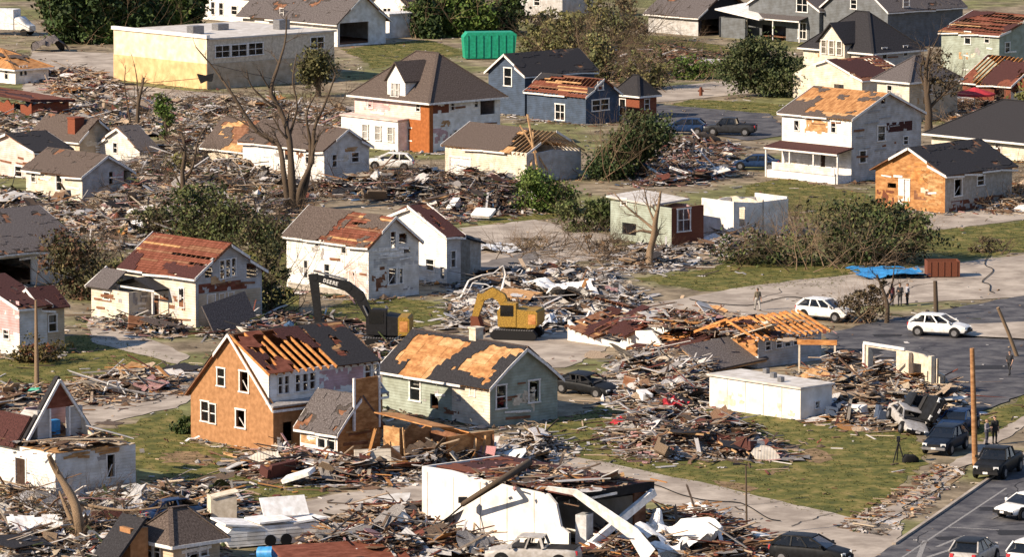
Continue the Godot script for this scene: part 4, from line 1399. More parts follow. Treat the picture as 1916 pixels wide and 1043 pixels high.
	shell(M.pale_siding, [["w", 213, 268, 220, 286]], [], "v", M.grey_siding)
	gable_roof("v", "shingle", "shingle", M.shingle_grey, 0.3, 3.0)
	# white house behind the big bare tree
	begin("white_cottage", "white cottage with brown roof behind the bare multi-trunk tree", "house", 607, 348, 455, 691, 41)
	eave_px(280)
	apex_px("R", 243)
	shell(M.white_siding, [["w", 573, 282, 590, 307], ["w", 534, 278, 546, 300]], [["w", 658, 286, 671, 303], ["w", 622, 290, 630, 312]], "u", M.pale_siding)
	gable_roof("u", "shingle", "shingle", M.shingle_brown, 0.35, 6.0)
	begin("brown_roof_wreck", "wrecked house of brown plywood and shingles left of the white cottage", "house", 520, 330, 382, 605, 42)
	eave_px(288)
	HR = HE + 2.6
	wall("L", jag_prof("L", HE, 1.2), M.plaster, [Rect2(2, 0.8, 1.0, 1.2)])
	wall("R", jag_prof("R", HE, 1.0), M.grey_siding)
	wall("r", jag_prof("r", HE, 0.8), M.plaster)
	wall("l", jag_prof("l", HE, 0.5), M.plaster)
	gable_roof("u", "patchy", "patchy", M.shingle_brown, 0.3, 6.0, {"thr": -0.12, "deck": M.lumber_old})
	# foursquare with dormer
	begin("foursquare_house", "white foursquare house with brown hip roof, gable dormer and brick corner", "house", 804, 287, 664, 936, 42)
	eave_px(190)
	HR = hgt(nd.transform * Vector3(LV * 0.5, 0, -LU * 0.5), 97)
	shell(M.rose_siding, [["w", 779, 196, 786, 208], ["w", 757, 240, 770, 262], ["w", 702, 234, 712, 256], ["w", 690, 188, 697, 202]], [["w", 844, 192, 850, 206], ["w", 888, 186, 894, 200], ["w", 850, 244, 856, 262], ["h", 899, 182, 926, 214]], "", M.white_siding)
	bare_or_sunlit_patch("L", M.pink_board, 682, 184, 730, 208, -0.2, 3.0)
	bare_or_sunlit_patch("R", M.pink_board, 808, 240, 838, 268, -0.1, 4.0)
	bare_or_sunlit_patch("R", M.rust, 808, 194, 840, 212, -0.2, 5.0)
	hip_roof(M.shingle_brown, maxf(0.6, absf(LV - LU)) + 1.2, 0.6)
	var bc := MB.new()
	bc.para(Vector3(-0.06, 0, -0.03), Vector3(0, 0, -3.1), Vector3(0, HE * 0.62, 0), Vector3(0.055, 0, 0))
	bc.para(Vector3(-0.06, 0, 0.004), Vector3(0.5, 0, 0), Vector3(0, HE * 0.98, 0), Vector3(0, 0, 0.05))
	bc.para(Vector3(-0.06, HE * 0.62, -0.03), Vector3(0, 0, -1.3), Vector3(0, HE * 0.36, 0), Vector3(0.055, 0, 0))
	put(bc, "brick_corner", M.red_orange_brick, nd)
	var sr := MB.new()
	sr.para(Vector3(-1.4, 0, -3.3), Vector3(1.39, 0, 0), Vector3(0, 3.1, 0), Vector3(0, 0, -LU + 2.8))
	put(sr, "sunroom", M.white_siding, nd)
	var sc := MB.new()
	sc.para(Vector3(-1.6, 3.1, -3.15), Vector3(1.59, 0.1, 0), Vector3(0, 0.15, 0), Vector3(0, 0, -LU + 2.6))
	put(sc, "sunroom_roof", M.rose_siding, nd)
	for i in 3:
		opening("L", "w", Rect2(4.0 + i * 2.0, 1.0, 0.8, 1.4), 1.49)
	# dormer: gable wall flush with L
	var d0 := on("L", 728, 190).x
	var d1 := on("L", 759, 190).x
	var dc := (d0 + d1) * 0.5
	var dw := absf(d0 - d1) * 0.5 + 0.1
	var dmb := MB.new()
	dmb.prism(Vector3(-0.12, 0, -dc), Vector3.BACK, Vector3.UP, Vector3(3.2, 0, 0), PackedVector2Array([Vector2(-dw, HE - 0.3), Vector2(dw, HE - 0.3), Vector2(dw, HE + 1.9), Vector2(0, HE + 3.6), Vector2(-dw, HE + 1.9)]))
	put(dmb, "dormer", M.white_siding, nd)
	for s in [-1, 1]:
		var dr := MB.new()
		var e0 := Vector3(-0.4, HE + 1.9 - 0.25, -dc + s * (dw + 0.25))
		dr.para(e0, Vector3(4.2, 0, 0), Vector3(0, 2.0, -s * (dw + 0.25)), Vector3(0, 0.14, 0))
		put(dr, "dormer_roof", M.shingle_brown, nd)
	for s in [-0.45, 0.25]:
		opening("L", "w", Rect2(dc + s, HE + 0.2, 0.45, 1.3), 0.21)
	# navy house
	scars = false
	begin("navy_house", "navy blue house with white trim and black gable roof", "house", 982, 218, 914, 1112, 42)
	eave_px(140)
	apex_px("L", 102)
	shell(M.navy_siding, [["w", 944, 128, 957, 160]], [], "v")
	gable_roof("v", "shingle", "shingle", M.shingle_dark, 0.35, 3.0)
	begin("navy_front_wing", "navy front wing with white-trimmed gable and roof peeled open", "house", 1096, 234, 986, 1158, 42)
	eave_px(180)
	apex_px("R", 149)
	shell(M.navy_siding, [["w", 1040, 196, 1056, 224]], [["w", 1108, 188, 1122, 207], ["w", 1124, 186, 1138, 205], ["w", 1119, 154, 1128, 168]], "u")
	gable_roof("u", "planks", "shingle", M.shingle_dark, 0.3, 3.0, {"deck": M.deck_red, "gap": 0.35, "thr": 0.3})
	floor_slab(HE - 0.5, M.insulation)
	begin("navy_hip_wing", "dark hip-roofed wing at the right end of the navy house", "house", 1196, 224, 1150, 1228, 42)
	eave_px(178)
	HR = HE + 2.0
	shell(M.brick, [["w", 1160, 186, 1170, 216]], [["w", 1206, 186, 1214, 204]])
	hip_roof(M.shingle_dark, 0.8, 0.4)
	scars = true
	# garage with broken roof
	begin("broken_roof_garage", "cream garage with brown roof smashed open at its right end", "garage", 985, 343, 833, 1087, 42)
	eave_px(287)
	apex_px("R", 246)
	wallw("L", flat_prof("L", HE), M.cream_siding, [["D", 842, 296, 880, 328]])
	wallw("R", [Vector2(0, HE), Vector2(LV * 0.2, HE * 0.98), Vector2(LV * 0.5, HE * 1.04), Vector2(LV, HE * 0.9)], M.grey_siding)
	wall("l", flat_prof("l", HE), M.cream_siding)
	wall("r", gable_prof("r"), M.cream_siding)
	var mk2 := func(u: float, v: float) -> bool:
		return u > 0.33 + noise.get_noise_2d(u * 50, v * 60) * 0.12
	gable_roof("u", "patchy", "patchy", M.shingle_brown, 0.3, 6.0, {"mask": mk2, "cover": mk2, "lumber": M.lumber})
	for q in [[0.3, 0.2, 3.6], [1.6, -0.8, 2.6], [-0.6, 0.9, 1.8]]:
		var bm := MB.new()
		bm.beam(Vector3(0.6 + q[0], 0.6 + q[2] * 0.2, 0.6), Vector3(1.2 + q[1], HE + q[2], -1.4), 0.16, 0.16)
		put(bm, "loose_beam", M.lumber, nd)
	# sage roofless house
	begin("sage_house", "roofless house with sage green wall, pink doorway and white rooms", "house", 1256, 462, 1142, 1316, 42)
	eave_px(390)
	HE = clampf(HE, 2.0, 4.2)
	wallw("L", [Vector2(0, HE), Vector2(LU * 0.5, HE * 1.02), Vector2(LU, HE)], M.sage_siding, [["w", 1163, 372, 1172, 384], ["h", 1164, 418, 1190, 440]])
	wallw("R", flat_prof("R", HE), M.rust, [["w", 1268, 392, 1290, 432]])
	wall("l", jag_prof("l", HE, 0.5), M.pink_board)
	wall("r", flat_prof("r", HE), M.white_wall)
	slab("roof", M.membrane, Vector3(-0.2, HE, -2.2), Vector3(LV + 0.6, 0.2, 0), Vector3(0, 0.3, -LU + 1.8), 0.16)
	begin("white_rooms", "white roofless rooms with dark doorway right of the sage wall", "ruin", 1372, 450, 1312, 1474, 40)
	eave_px(378)
	wall("L", flat_prof("L", HE), M.white_wall)
	wallw("R", [Vector2(0, HE), Vector2(LV * 0.4, HE * 0.92), Vector2(LV, HE * 0.95)], M.white_wall, [["h", 1383, 388, 1395, 424]])
	wall("l", flat_prof("l", HE), M.white_wall)
	wall("r", jag_prof("r", HE, 0.7), M.white_wall)
	wall("l", jag_prof("l", HE, 0.3), M.cream_siding, [], -LV * 0.45, "inner_wall")
	# house with porch and stripped roof
	begin("porch_house", "two-storey cream house with stripped orange roof and columned porch", "house", 1592, 342, 1462, 1722, 43)
	eave_px(222)
	apex_px("R", 174)
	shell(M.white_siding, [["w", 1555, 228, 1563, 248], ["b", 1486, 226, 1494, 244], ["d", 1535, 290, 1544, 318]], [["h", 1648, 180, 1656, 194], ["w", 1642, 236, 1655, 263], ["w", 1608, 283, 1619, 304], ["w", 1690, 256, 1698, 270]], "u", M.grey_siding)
	bare_or_sunlit_patch("L", M.plywood_pale, 1505, 222, 1548, 250, -0.2, 3.0)
	bare_or_sunlit_patch("R", M.shingle_red, 1658, 228, 1706, 246, -0.4, 4.0)
	torn_strips("R", 10, 0.5, LV - 1.0, 1.5, HE + 1.0, M.grey_trim)
	var mk3 := func(u: float, v: float) -> bool:
		var nz := noise.get_noise_2d(u * 60.0, v * 45.0)
		return (v < 0.12 + nz * 0.1) or (u > 0.7 and v < 0.6 + nz * 0.4) or nz > 0.3
	gable_roof("u", "patchy", "planks", M.shingle_brown, 0.35, 5.0, {"mask": mk3, "deck": M.plywood})
	lean_roof("L", -0.3, LU + 0.2, 3.3, 2.9, 2.3, M.shingle_red, 4)
	var pf := MB.new()
	pf.para(Vector3(-2.3, 0, 0), Vector3(2.29, 0, 0), Vector3(0, 0.75, 0), Vector3(0, 0, -LU * 0.98))
	put(pf, "porch_floor", M.white_trim, nd)
	var rl := MB.new()
	rl.para(Vector3(-2.25, 0.8, -0.1), Vector3(0.08, 0, 0), Vector3(0, 0.75, 0), Vector3(0, 0, -LU * 0.9))
	put(rl, "porch_rail", M.pale_siding, nd)
	# small orange house, right
	begin("orange_cottage", "small cottage with bare orange sheathing gable and black roof", "house", 1767, 400, 1637, 1892, 49)
	eave_px(326)
	apex_px("L", 278)
	shell(M.plywood, [["h", 1660, 343, 1676, 352], ["D", 1691, 336, 1701, 377]], [["b", 1785, 336, 1798, 366], ["w", 1828, 330, 1840, 346]], "v", M.block)
	bare_or_sunlit_patch("L", M.plywood_pale, 1722, 318, 1764, 385, -0.1, 9.0)
	bare_or_sunlit_patch("L", M.lumber_orange, 1696, 305, 1738, 345, 0.05, 3.0)
	bare_or_sunlit_patch("L", M.white_trim, 1680, 334, 1690, 380, -0.5, 4.0)
	bare_or_sunlit_patch("L", M.rust, 1640, 356, 1672, 385, 0.0, 6.0)
	bare_or_sunlit_patch("R", M.rust, 1775, 370, 1888, 395, -0.1, 7.0)
	gable_roof("v", "shingle", "shingle", M.shingle_dark, 0.4, 3.0)

func far_houses() -> void:
	begin("hip_roof_house", "cream house with dark hip roof at the right edge", "house", 1948, 306, 1742, 2080, 42)
	HE = hgt(BW, 268)
	HR = HE + 3.4
	shell(M.cream_siding, [["w", 1812, 264, 1822, 282], ["d", 1862, 266, 1872, 292]], [])
	hip_roof(M.shingle_dark, 5.0, 0.7)
	begin("cream_gable_house", "cream two-storey house with black roofs and front gable dormer", "house", 1632, 172, 1502, 1722, 42)
	eave_px(98)
	HR = HE + 4.2
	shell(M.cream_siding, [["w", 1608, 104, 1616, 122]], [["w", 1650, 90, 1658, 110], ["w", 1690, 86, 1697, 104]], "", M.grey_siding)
	hip_roof(M.shingle_dark, 2.0, 0.5)
	var d0 := on("L", 1543, 95).x
	var d1 := on("L", 1590, 95).x
	var dc := (d0 + d1) * 0.5
	var dw := absf(d0 - d1) * 0.5
	var dmb := MB.new()
	dmb.prism(Vector3(-0.9, 0, -dc), Vector3.BACK, Vector3.UP, Vector3(4.6, 0, 0), PackedVector2Array([Vector2(-dw, HE - 3.0), Vector2(dw, HE - 3.0), Vector2(dw, HE + 1.0), Vector2(0, HE + 2.9), Vector2(-dw, HE + 1.0)]))
	put(dmb, "gable_bay", M.cream_siding, nd)
	for s in [-1, 1]:
		var dr := MB.new()
		dr.para(Vector3(-1.3, HE + 0.7, -dc + s * (dw + 0.3)), Vector3(5.0, 0, 0), Vector3(0, 2.3, -s * (dw + 0.3)), Vector3(0, 0.16, 0))
		put(dr, "gable_roof", M.shingle_dark, nd)
	for s in [-1.6, -0.35, 0.9]:
		opening("L", "w", Rect2(dc + s, HE - 0.5, 0.7, 1.5), 0.98)
	begin("broken_cream_house", "cream house with arched broken gable wall behind the porch house", "house", 1612, 196, 1483, 1700, 42)
	eave_px(150)
	apex_px("L", 112)
	wallw("L", [Vector2(0, HE), Vector2(LU * 0.3, HE + (HR - HE) * 0.6), Vector2(LU * 0.5, HR), Vector2(LU * 0.8, HE + (HR - HE) * 0.5), Vector2(LU, HE)], M.cream_siding, [["h", 1560, 158, 1578, 172]])
	wall("R", flat_prof("R", HE), M.cream_siding)
	wall("l", flat_prof("l", HE), M.cream_siding)
	wall("r", flat_prof("r", HE), M.cream_siding)
	gable_roof("v", "planks", "none", M.shingle_red, 0.3, 4.0, {"deck": M.deck_red, "gap": 0.3}, M.white_trim)
	begin("grey_hip_house", "tan house with grey hip roof behind the leaning bare tree", "house", 1700, 230, 1640, 1790, 42)
	eave_px(152)
	HR = HE + 2.4
	shell(M.cream_siding, [["w", 1660, 160, 1668, 180]], [["w", 1735, 160, 1742, 176]], "", M.tan_siding)
	hip_roof(M.shingle_grey, 1.0, 0.5)
	begin("sage_two_storey_house", "sage green two-storey house with roof gone at the right edge", "house", 1868, 150, 1760, 1990, 42)
	eave_px(66)
	apex_px("R", 30)
	shell(M.sage_siding, [["w", 1805, 60, 1815, 82], ["w", 1842, 66, 1850, 80]], [["w", 1880, 80, 1888, 98]], "u")
	gable_roof("u", "planks", "shingle", M.shingle_red, 0.3, 3.0, {"deck": M.deck_red, "gap": 0.5, "thr": 0.2})
	begin("rafter_wreck_house", "wrecked house showing orange rafters at the right edge", "house", 1890, 205, 1800, 1990, 42)
	eave_px(160)
	HR = HE + 2.6
	wall("L", jag_prof("L", HE, 0.8), M.deck_red, [Rect2(1, 0.6, 1.5, 1.6)])
	wall("R", jag_prof("R", HE, 1.2), M.cream_siding)
	wall("r", jag_prof("r", HE, 0.4), M.rust)
	wall("l", jag_prof("l", HE, 0.4), M.rust)
	gable_roof("u", "rafters", "rafters", M.shingle_red, 0.3, 4.0, {"lumber": M.lumber_orange, "deck": M.deck_red, "thr": 0.1})
	scars = false
	begin("slate_house", "dark slate two-storey house with white window trim at the top", "house", 1660, 92, 1540, 1800, 42)
	eave_px(20)
	HR = HE + 4.0
	shell(M.slate_siding, [["w", 1592, 0, 1602, 16], ["w", 1560, 48, 1568, 66]], [["w", 1690, -4, 1700, 12]], "v")
	gable_roof("v", "shingle", "shingle", M.shingle_grey, 0.4, 3.0)
	begin("slate_gable_wing", "slate gabled wing with tall white windows and open garage below", "house", 1532, 82, 1400, 1600, 42)
	eave_px(18)
	apex_px("L", -40)
	shell(M.slate_siding, [["w", 1491, -4, 1510, 22], ["w", 1494, 44, 1508, 72], ["h", 1425, 48, 1470, 76]], [], "v")
	lean_roof("L", 2.0, LU - 1.0, 3.2, 2.8, 1.6, M.shingle_grey, 3)
	gable_roof("v", "shingle", "shingle", M.shingle_grey, 0.4, 3.0)
	begin("black_gable_garage", "grey garage with pale roof and black gable at the top", "garage", 1306, 68, 1213, 1405, 42)
	eave_px(30)
	apex_px("R", -18)
	shell(M.grey_siding, [], [["h", 1312, 36, 1345, 66]], "u", M.shingle_dark)
	gable_roof("u", "shingle", "shingle", M.shingle_grey, 0.5, 3.0)
	begin("white_carport", "white flat carport beside the black gable garage", "carport", 1420, 76, 1345, 1470, 42)
	eave_px(38)
	wall("r", flat_prof("r", HE), M.grey_siding)
	wall("L", [Vector2(LU * 0.35, HE), Vector2(LU * 0.95, HE)], M.slate_siding)
	wall("l", flat_prof("l", HE), M.slate_siding)
	slab("roof", M.tin_white, Vector3(-0.4, HE, 0.4), Vector3(LV + 0.8, 0.5, 0), Vector3(0, 0.9, -LU - 0.8), 0.18)
	curtains = false
	begin("stucco_building", "yellow and cream stucco commercial building with white flat roof", "building", 388, 168, 214, 626, 41)
	eave_px(72)
	wallw("L", [Vector2(0, HE), Vector2(LU, HE)], M.stucco)
	wallw("R", flat_prof("R", HE - 0.2), M.plaster, [["w", 404, 86, 430, 107], ["w", 434, 84, 462, 105], ["w", 466, 81, 492, 102], ["w", 582, 70, 606, 90]])
	wall("l", flat_prof("l", HE), M.stucco)
	wall("r", flat_prof("r", HE), M.stucco)
	var lw := MB.new()
	lw.para(Vector3(-0.05, 0, 0), Vector3(0, 0, -LU), Vector3(0, HE * 0.5, 0), Vector3(0.045, 0, 0))
	put(lw, "lower_wall", M.stucco_low, nd)
	var lw2 := MB.new()
	lw2.para(Vector3(0, 0, 0.004), Vector3(LV, 0, 0), Vector3(0, HE * 0.5, 0), Vector3(0, 0, 0.045))
	put(lw2, "lower_wall", M.tan_siding, nd)
	var cp := MB.new()
	cp.para(Vector3(-0.2, HE - 0.02, 0.2), Vector3(0, 0, -LU - 0.4), Vector3(0, 0.4, 0), Vector3(0.5, 0, 0))
	put(cp, "parapet", M.white_wall, nd)
	slab("roof", M.membrane, Vector3(0.3, HE - 0.22, 0.15), Vector3(LV, 0, 0), Vector3(0, 0, -LU - 0.2), 0.2)
	for q in [[3.0, 6.0, 1.2], [9.0, 9.0, 0.9], [15.0, 5.0, 1.4]]:
		var ac := MB.new()
		ac.box(Vector3(q[0], HE + q[2] * 0.4, -q[1]), Vector3(1.6, q[2] * 0.8, 1.2))
		put(ac, "roof_unit", M.grey_metal, nd)
	curtains = true
	begin("white_l_building", "white building with grey roof and open garage behind the stucco building", "building", 632, 88, 455, 722, 42)
	eave_px(40)
	HR = HE + 3.2
	shell(M.white_siding, [["w", 525, 16, 531, 32]], [["h", 636, 42, 690, 82]], "u")
	gable_roof("u", "shingle", "shingle", M.shingle_grey, 0.6, 3.0)
	begin("white_far_house", "white two-storey house with tall windows at the top edge", "house", 470, 44, 360, 560, 42)
	eave_px(-8)
	HR = HE + 3.0
	shell(M.white_siding, [["w", 366, 0, 372, 26], ["w", 380, 4, 386, 26], ["w", 396, 4, 402, 27], ["w", 411, 6, 418, 28], ["w", 434, 12, 444, 27], ["w", 453, 14, 460, 26]], [], "u")
	gable_roof("u", "shingle", "shingle", M.shingle_grey, 0.4, 3.0)
	begin("white_shed", "small white shed box beside the open garage at top", "shed", 729, 72, 719, 768, 40)
	eave_px(28)
	shell(M.white_siding)
	slab("roof", M.tin_white, Vector3(-0.2, HE, 0.2), Vector3(LV + 0.4, 0, 0), Vector3(0, 0.2, -LU - 0.4), 0.14)
	begin("dark_far_house", "dark brown house behind the white shed at top edge", "house", 760, 50, 695, 830, 42)
	eave_px(8)
	HR = HE + 2.5
	shell(M.white_siding, [["w", 704, 14, 710, 26], ["w", 718, 16, 724, 28], ["w", 726, 16, 731, 28]], [], "v", M.slate_siding)
	gable_roof("v", "shingle", "shingle", M.shingle_dark, 0.4, 3.0)
	begin("grey_far_house", "pale grey house wall at the top edge behind the green yard", "house", 1052, 36, 940, 1110, 42)
	eave_px(-24)
	HR = HE + 2.5
	shell(M.grey_siding, [["w", 1000, -4, 1010, 10]], [], "u")
	gable_roof("u", "shingle", "shingle", M.shingle_grey, 0.4, 3.0)
	begin("orange_roof_house", "white house with stripped orange plywood roof at the left edge", "house", 30, 158, -110, 92, 42)
	eave_px(128)
	HR = HE + 1.8
	shell(M.white_siding, [["w", 10, 128, 16, 148]], [["w", 38, 124, 43, 142], ["w", 46, 123, 51, 141]])
	var oc := [LV, LU]
	hip_roof(M.plywood, 3.0, 0.5)
	patches("shingle_patch", M.shingle_brown, Vector3(0, HE + 0.4, 0), Vector3(LV, 0, 0), Vector3(0, 1.2, -LU * 0.45), 0.06, mask_noise(3.0, 0.1))
	begin("flat_red_ruin", "low ruin under a collapsed dark red roof at left", "ruin", 60, 222, -80, 130, 42)
	eave_px(190)
	wall("L", jag_prof("L", HE, 0.8), M.brick, [Rect2(2, 0.4, 1.2, 1.2)])
	wall("R", jag_prof("R", HE, 0.6), M.brick)
	slab("roof", M.shingle_red, Vector3(-0.5, HE, 0.5), Vector3(LV + 1, -0.4, 0), Vector3(0, 0.5, -LU - 1), 0.25)
	patches("debris_layer", M.rust, Vector3(-0.5, HE, 0.5), Vector3(LV + 1, -0.4, 0), Vector3(0, 0.5, -LU - 1), 0.26, mask_noise(5.0, 0.05, 2.0))

# ---------- vegetation ----------
func leaf_quad(mb: MB, p: Vector3, s: float, col: Color) -> void:
	var a := Vector3(rng.randf_range(-1, 1), rng.randf_range(-1, 1), rng.randf_range(-1, 1)).normalized()
	var b := a.cross(Vector3(rng.randf_range(-1, 1), rng.randf_range(-1, 1), rng.randf_range(-1, 1))).normalized()
	var nn := b.cross(a).normalized()
	var k := mb.v.size()
	mb.col = col
	var la := a * s
	var lb := b * s * 0.55
	mb.vert(p - la, nn, Vector2(0, 0)); mb.vert(p + lb, nn, Vector2(1, 0)); mb.vert(p + la, nn, Vector2(1, 1)); mb.vert(p - lb, nn, Vector2(0, 1))
	mb.ix.append_array([k, k + 2, k + 1, k, k + 3, k + 2])
# foliage: clumps of leaves through an ellipsoid
func foliage(mb: MB, ctr: Vector3, rad: Vector3, clumps: int, per: int, leaf: float, cols: Array, clump_r := 0.45) -> Array:
	var out := []
	var lobes := []
	for i in 6:
		var a := rng.randf() * TAU
		lobes.append([Vector3(cos(a) * rng.randf_range(0.2, 0.62), rng.randf_range(-0.5, 0.55), sin(a) * rng.randf_range(0.2, 0.6)), rng.randf_range(0.3, 0.6)])
	for i in clumps:
		var lb: Array = lobes[rng.randi() % lobes.size()]
		var d: Vector3 = lb[0] + Vector3(rng.randfn(), rng.randfn(), rng.randfn()).normalized() * pow(rng.randf(), 0.5) * lb[1]
		var c := ctr + d * rad * 1.28
		c.y = maxf(c.y, 0.15)
		out.append(c)
		var col: Color = cols[rng.randi() % cols.size()]
		col = col * rng.randf_range(0.9, 1.9)
		var cr := clump_r * rng.randf_range(0.6, 1.4)
		for j in per:
			var p := c + Vector3(rng.randfn(), rng.randfn() * 0.7, rng.randfn()) * cr * 0.5
			p.y = maxf(p.y, 0.05)
			leaf_quad(mb, p, leaf * rng.randf_range(0.6, 1.3), col * rng.randf_range(0.8, 1.2))
	return out
func twig(mb: MB, p: Vector3, d: Vector3, ln: float, r: float, lev: int) -> void:
	var ps := [p]
	var rs := [r]
	var dd := d.normalized()
	var q := p
	var seg := 4
	for i in seg:
		dd = (dd + Vector3(rng.randfn(), rng.randfn() * 0.7 + 0.12, rng.randfn()) * 0.16).normalized()
		q += dd * ln / seg
		ps.append(q)
		rs.append(r * (1.0 - 0.75 * (i + 1) / seg))
		if lev > 0 and i > 0:
			for k in (2 if lev > 1 else 1):
				var side_d := (dd + Vector3(rng.randfn(), rng.randfn() + 0.2, rng.randfn()).normalized() * 0.9).normalized()
				twig(mb, q, side_d, ln * rng.randf_range(0.45, 0.7), rs[-1] * 0.7, lev - 1)
	mb.tube(ps, rs, 5 if lev > 0 else 3, false)
# limb through picture points at a depth, with its own way in and out of the picture plane
func limb(mb: MB, d0: float, pts: Array, r0: float, r1: float, twigs := 0, tl := 2.0, wander := 0.8) -> void:
	var ps := []
	var rs := []
	var dz := 0.0
	for i in pts.size():
		if i > 0:
			dz += rng.randf_range(-wander, wander)
		ps.append(at_depth(pts[i][0], pts[i][1], d0 + dz))
		rs.append(lerpf(r0, r1, float(i) / (pts.size() - 1)))
	var cv := Curve3D.new()
	for i in ps.size():
		var tn: Vector3 = (ps[mini(i + 1, ps.size() - 1)] - ps[maxi(i - 1, 0)]) * 0.16
		cv.add_point(ps[i], -tn, tn)
	cv.bake_interval = 0.3
	var bl := cv.get_baked_length()
	var n := maxi(4, int(bl / 0.5))
	var fp := []
	var fr := []
	for i in n + 1:
		fp.append(cv.sample_baked(bl * i / n))
		fr.append(lerpf(r0, r1, float(i) / n) * rng.randf_range(0.9, 1.1))
	mb.tube(fp, fr, 8)
	for i in twigs:
		var j := rng.randi_range(n / 3, n)
		var d: Vector3 = (fp[j] - fp[j - 1]).normalized()
		twig(mb, fp[j], (d + Vector3(rng.randfn(), rng.randfn() * 0.5 + 0.3, rng.randfn()) * 0.8), tl * rng.randf_range(0.5, 1.2), maxf(0.03, fr[j] * 0.5), 2)
func leafy_tree(called: String, label: String, px: float, py: float, top_py: float, w_px: float, cols: Array, dens := 1.0, leaf := 0.22, group := "", low := 0.25) -> void:
	var b := G(px, py)
	var h := hgt(b, top_py)
	var w := w_px / ppm(b)
	var t := thing(called, label, "tree", b, rng.randf() * TAU, group)
	var tb := MB.new()
	var bend := Vector3(rng.randfn() * 0.2, 0, rng.randfn() * 0.2)
	tb.tube([Vector3(0, -0.1, 0), Vector3(0, h * 0.3, 0) + bend, Vector3(0, h * 0.7, 0) + bend * 2, Vector3(0, h * 0.92, 0) + bend * 2], [0.05 * w + 0.1, 0.04 * w + 0.08, 0.1, 0.03], 8)
	for i in 7:
		var y := h * rng.randf_range(0.3, 0.75)
		var a := rng.randf() * TAU
		twig(tb, Vector3(0, y, 0) + bend, Vector3(cos(a), 0.7, sin(a)), w * 0.45, 0.07, 1)
	put(tb, "trunk", M.bark, t)
	var cb := MB.new()
	var vol := w * w * h
	var clumps := int(clampf(vol * 0.9 * dens, 24, 260))
	foliage(cb, Vector3(0, h * (low + (1 - low) * 0.5), 0) + bend, Vector3(w * 0.5, h * (1 - low) * 0.5, w * 0.45), clumps, 26, leaf, cols, clampf(w * 0.16, 0.35, 1.0))
	put(cb, "crown", M.leaves, t)
func bush(called: String, label: String, px: float, py: float, top_py: float, w_px: float, cols: Array, dens := 1.0, leaf := 0.16, twigs := 9, deep := 0.8, group := "") -> void:
	var b := G(px, py)
	var h := hgt(b, top_py)
	var w := 1.22 * w_px / ppm(b)
	b.z -= w * 0.25 * deep
	var t := thing(called, label, "bush", b, 0.0, group)
	var cb := MB.new()
	var clumps := int(clampf(w * h * w * deep * 2.3 * dens, 18, 520))
	foliage(cb, Vector3(0, h * 0.42, 0), Vector3(w * 0.5, h * 0.56, w * 0.5 * deep), clumps, 24, leaf, cols, clampf(minf(w, h) * 0.2, 0.3, 0.9))
	put(cb, "foliage", M.leaves, t)
	var tb := MB.new()
	for i in twigs:
		var a := rng.randf() * TAU
		twig(tb, Vector3(rng.randfn() * w * 0.2, 0, rng.randfn() * w * 0.15), Vector3(cos(a) * 0.7, rng.randf_range(0.3, 1.0), sin(a) * 0.7), h * rng.randf_range(0.7, 1.2), 0.05, 2)
	put(tb, "branches", M.bark_pale if rng.randf() < 0.4 else M.bark, t)
func traced(called: String, label: String, px: float, py: float, limbs: Array, m: Material, category := "tree", leaves := [], group := "") -> Node3D:
	var d0 := depth(G(px, py))
	var t := thing(called, label, category, G(px, py), 0.0, group)
	for i in limbs.size():
		var l: Array = limbs[i]
		var mb := MB.new()
		limb(mb, d0, l[0], l[1], l[2], l[3], l[4])
		put(mb, "trunk" if i == 0 else "limb", m, t).position = -t.position
	if leaves:
		var cb := MB.new()
		for q in leaves:
			var c := at_depth(q[0], q[1], d0)
			var r: float = q[2] / ppm(c)
			foliage(cb, c, Vector3(r, r * 0.8, r), int(q[3]), 18, 0.17, q[4], r * 0.3)
		put(cb, "crown", M.leaves, t).position = -t.position
	return t

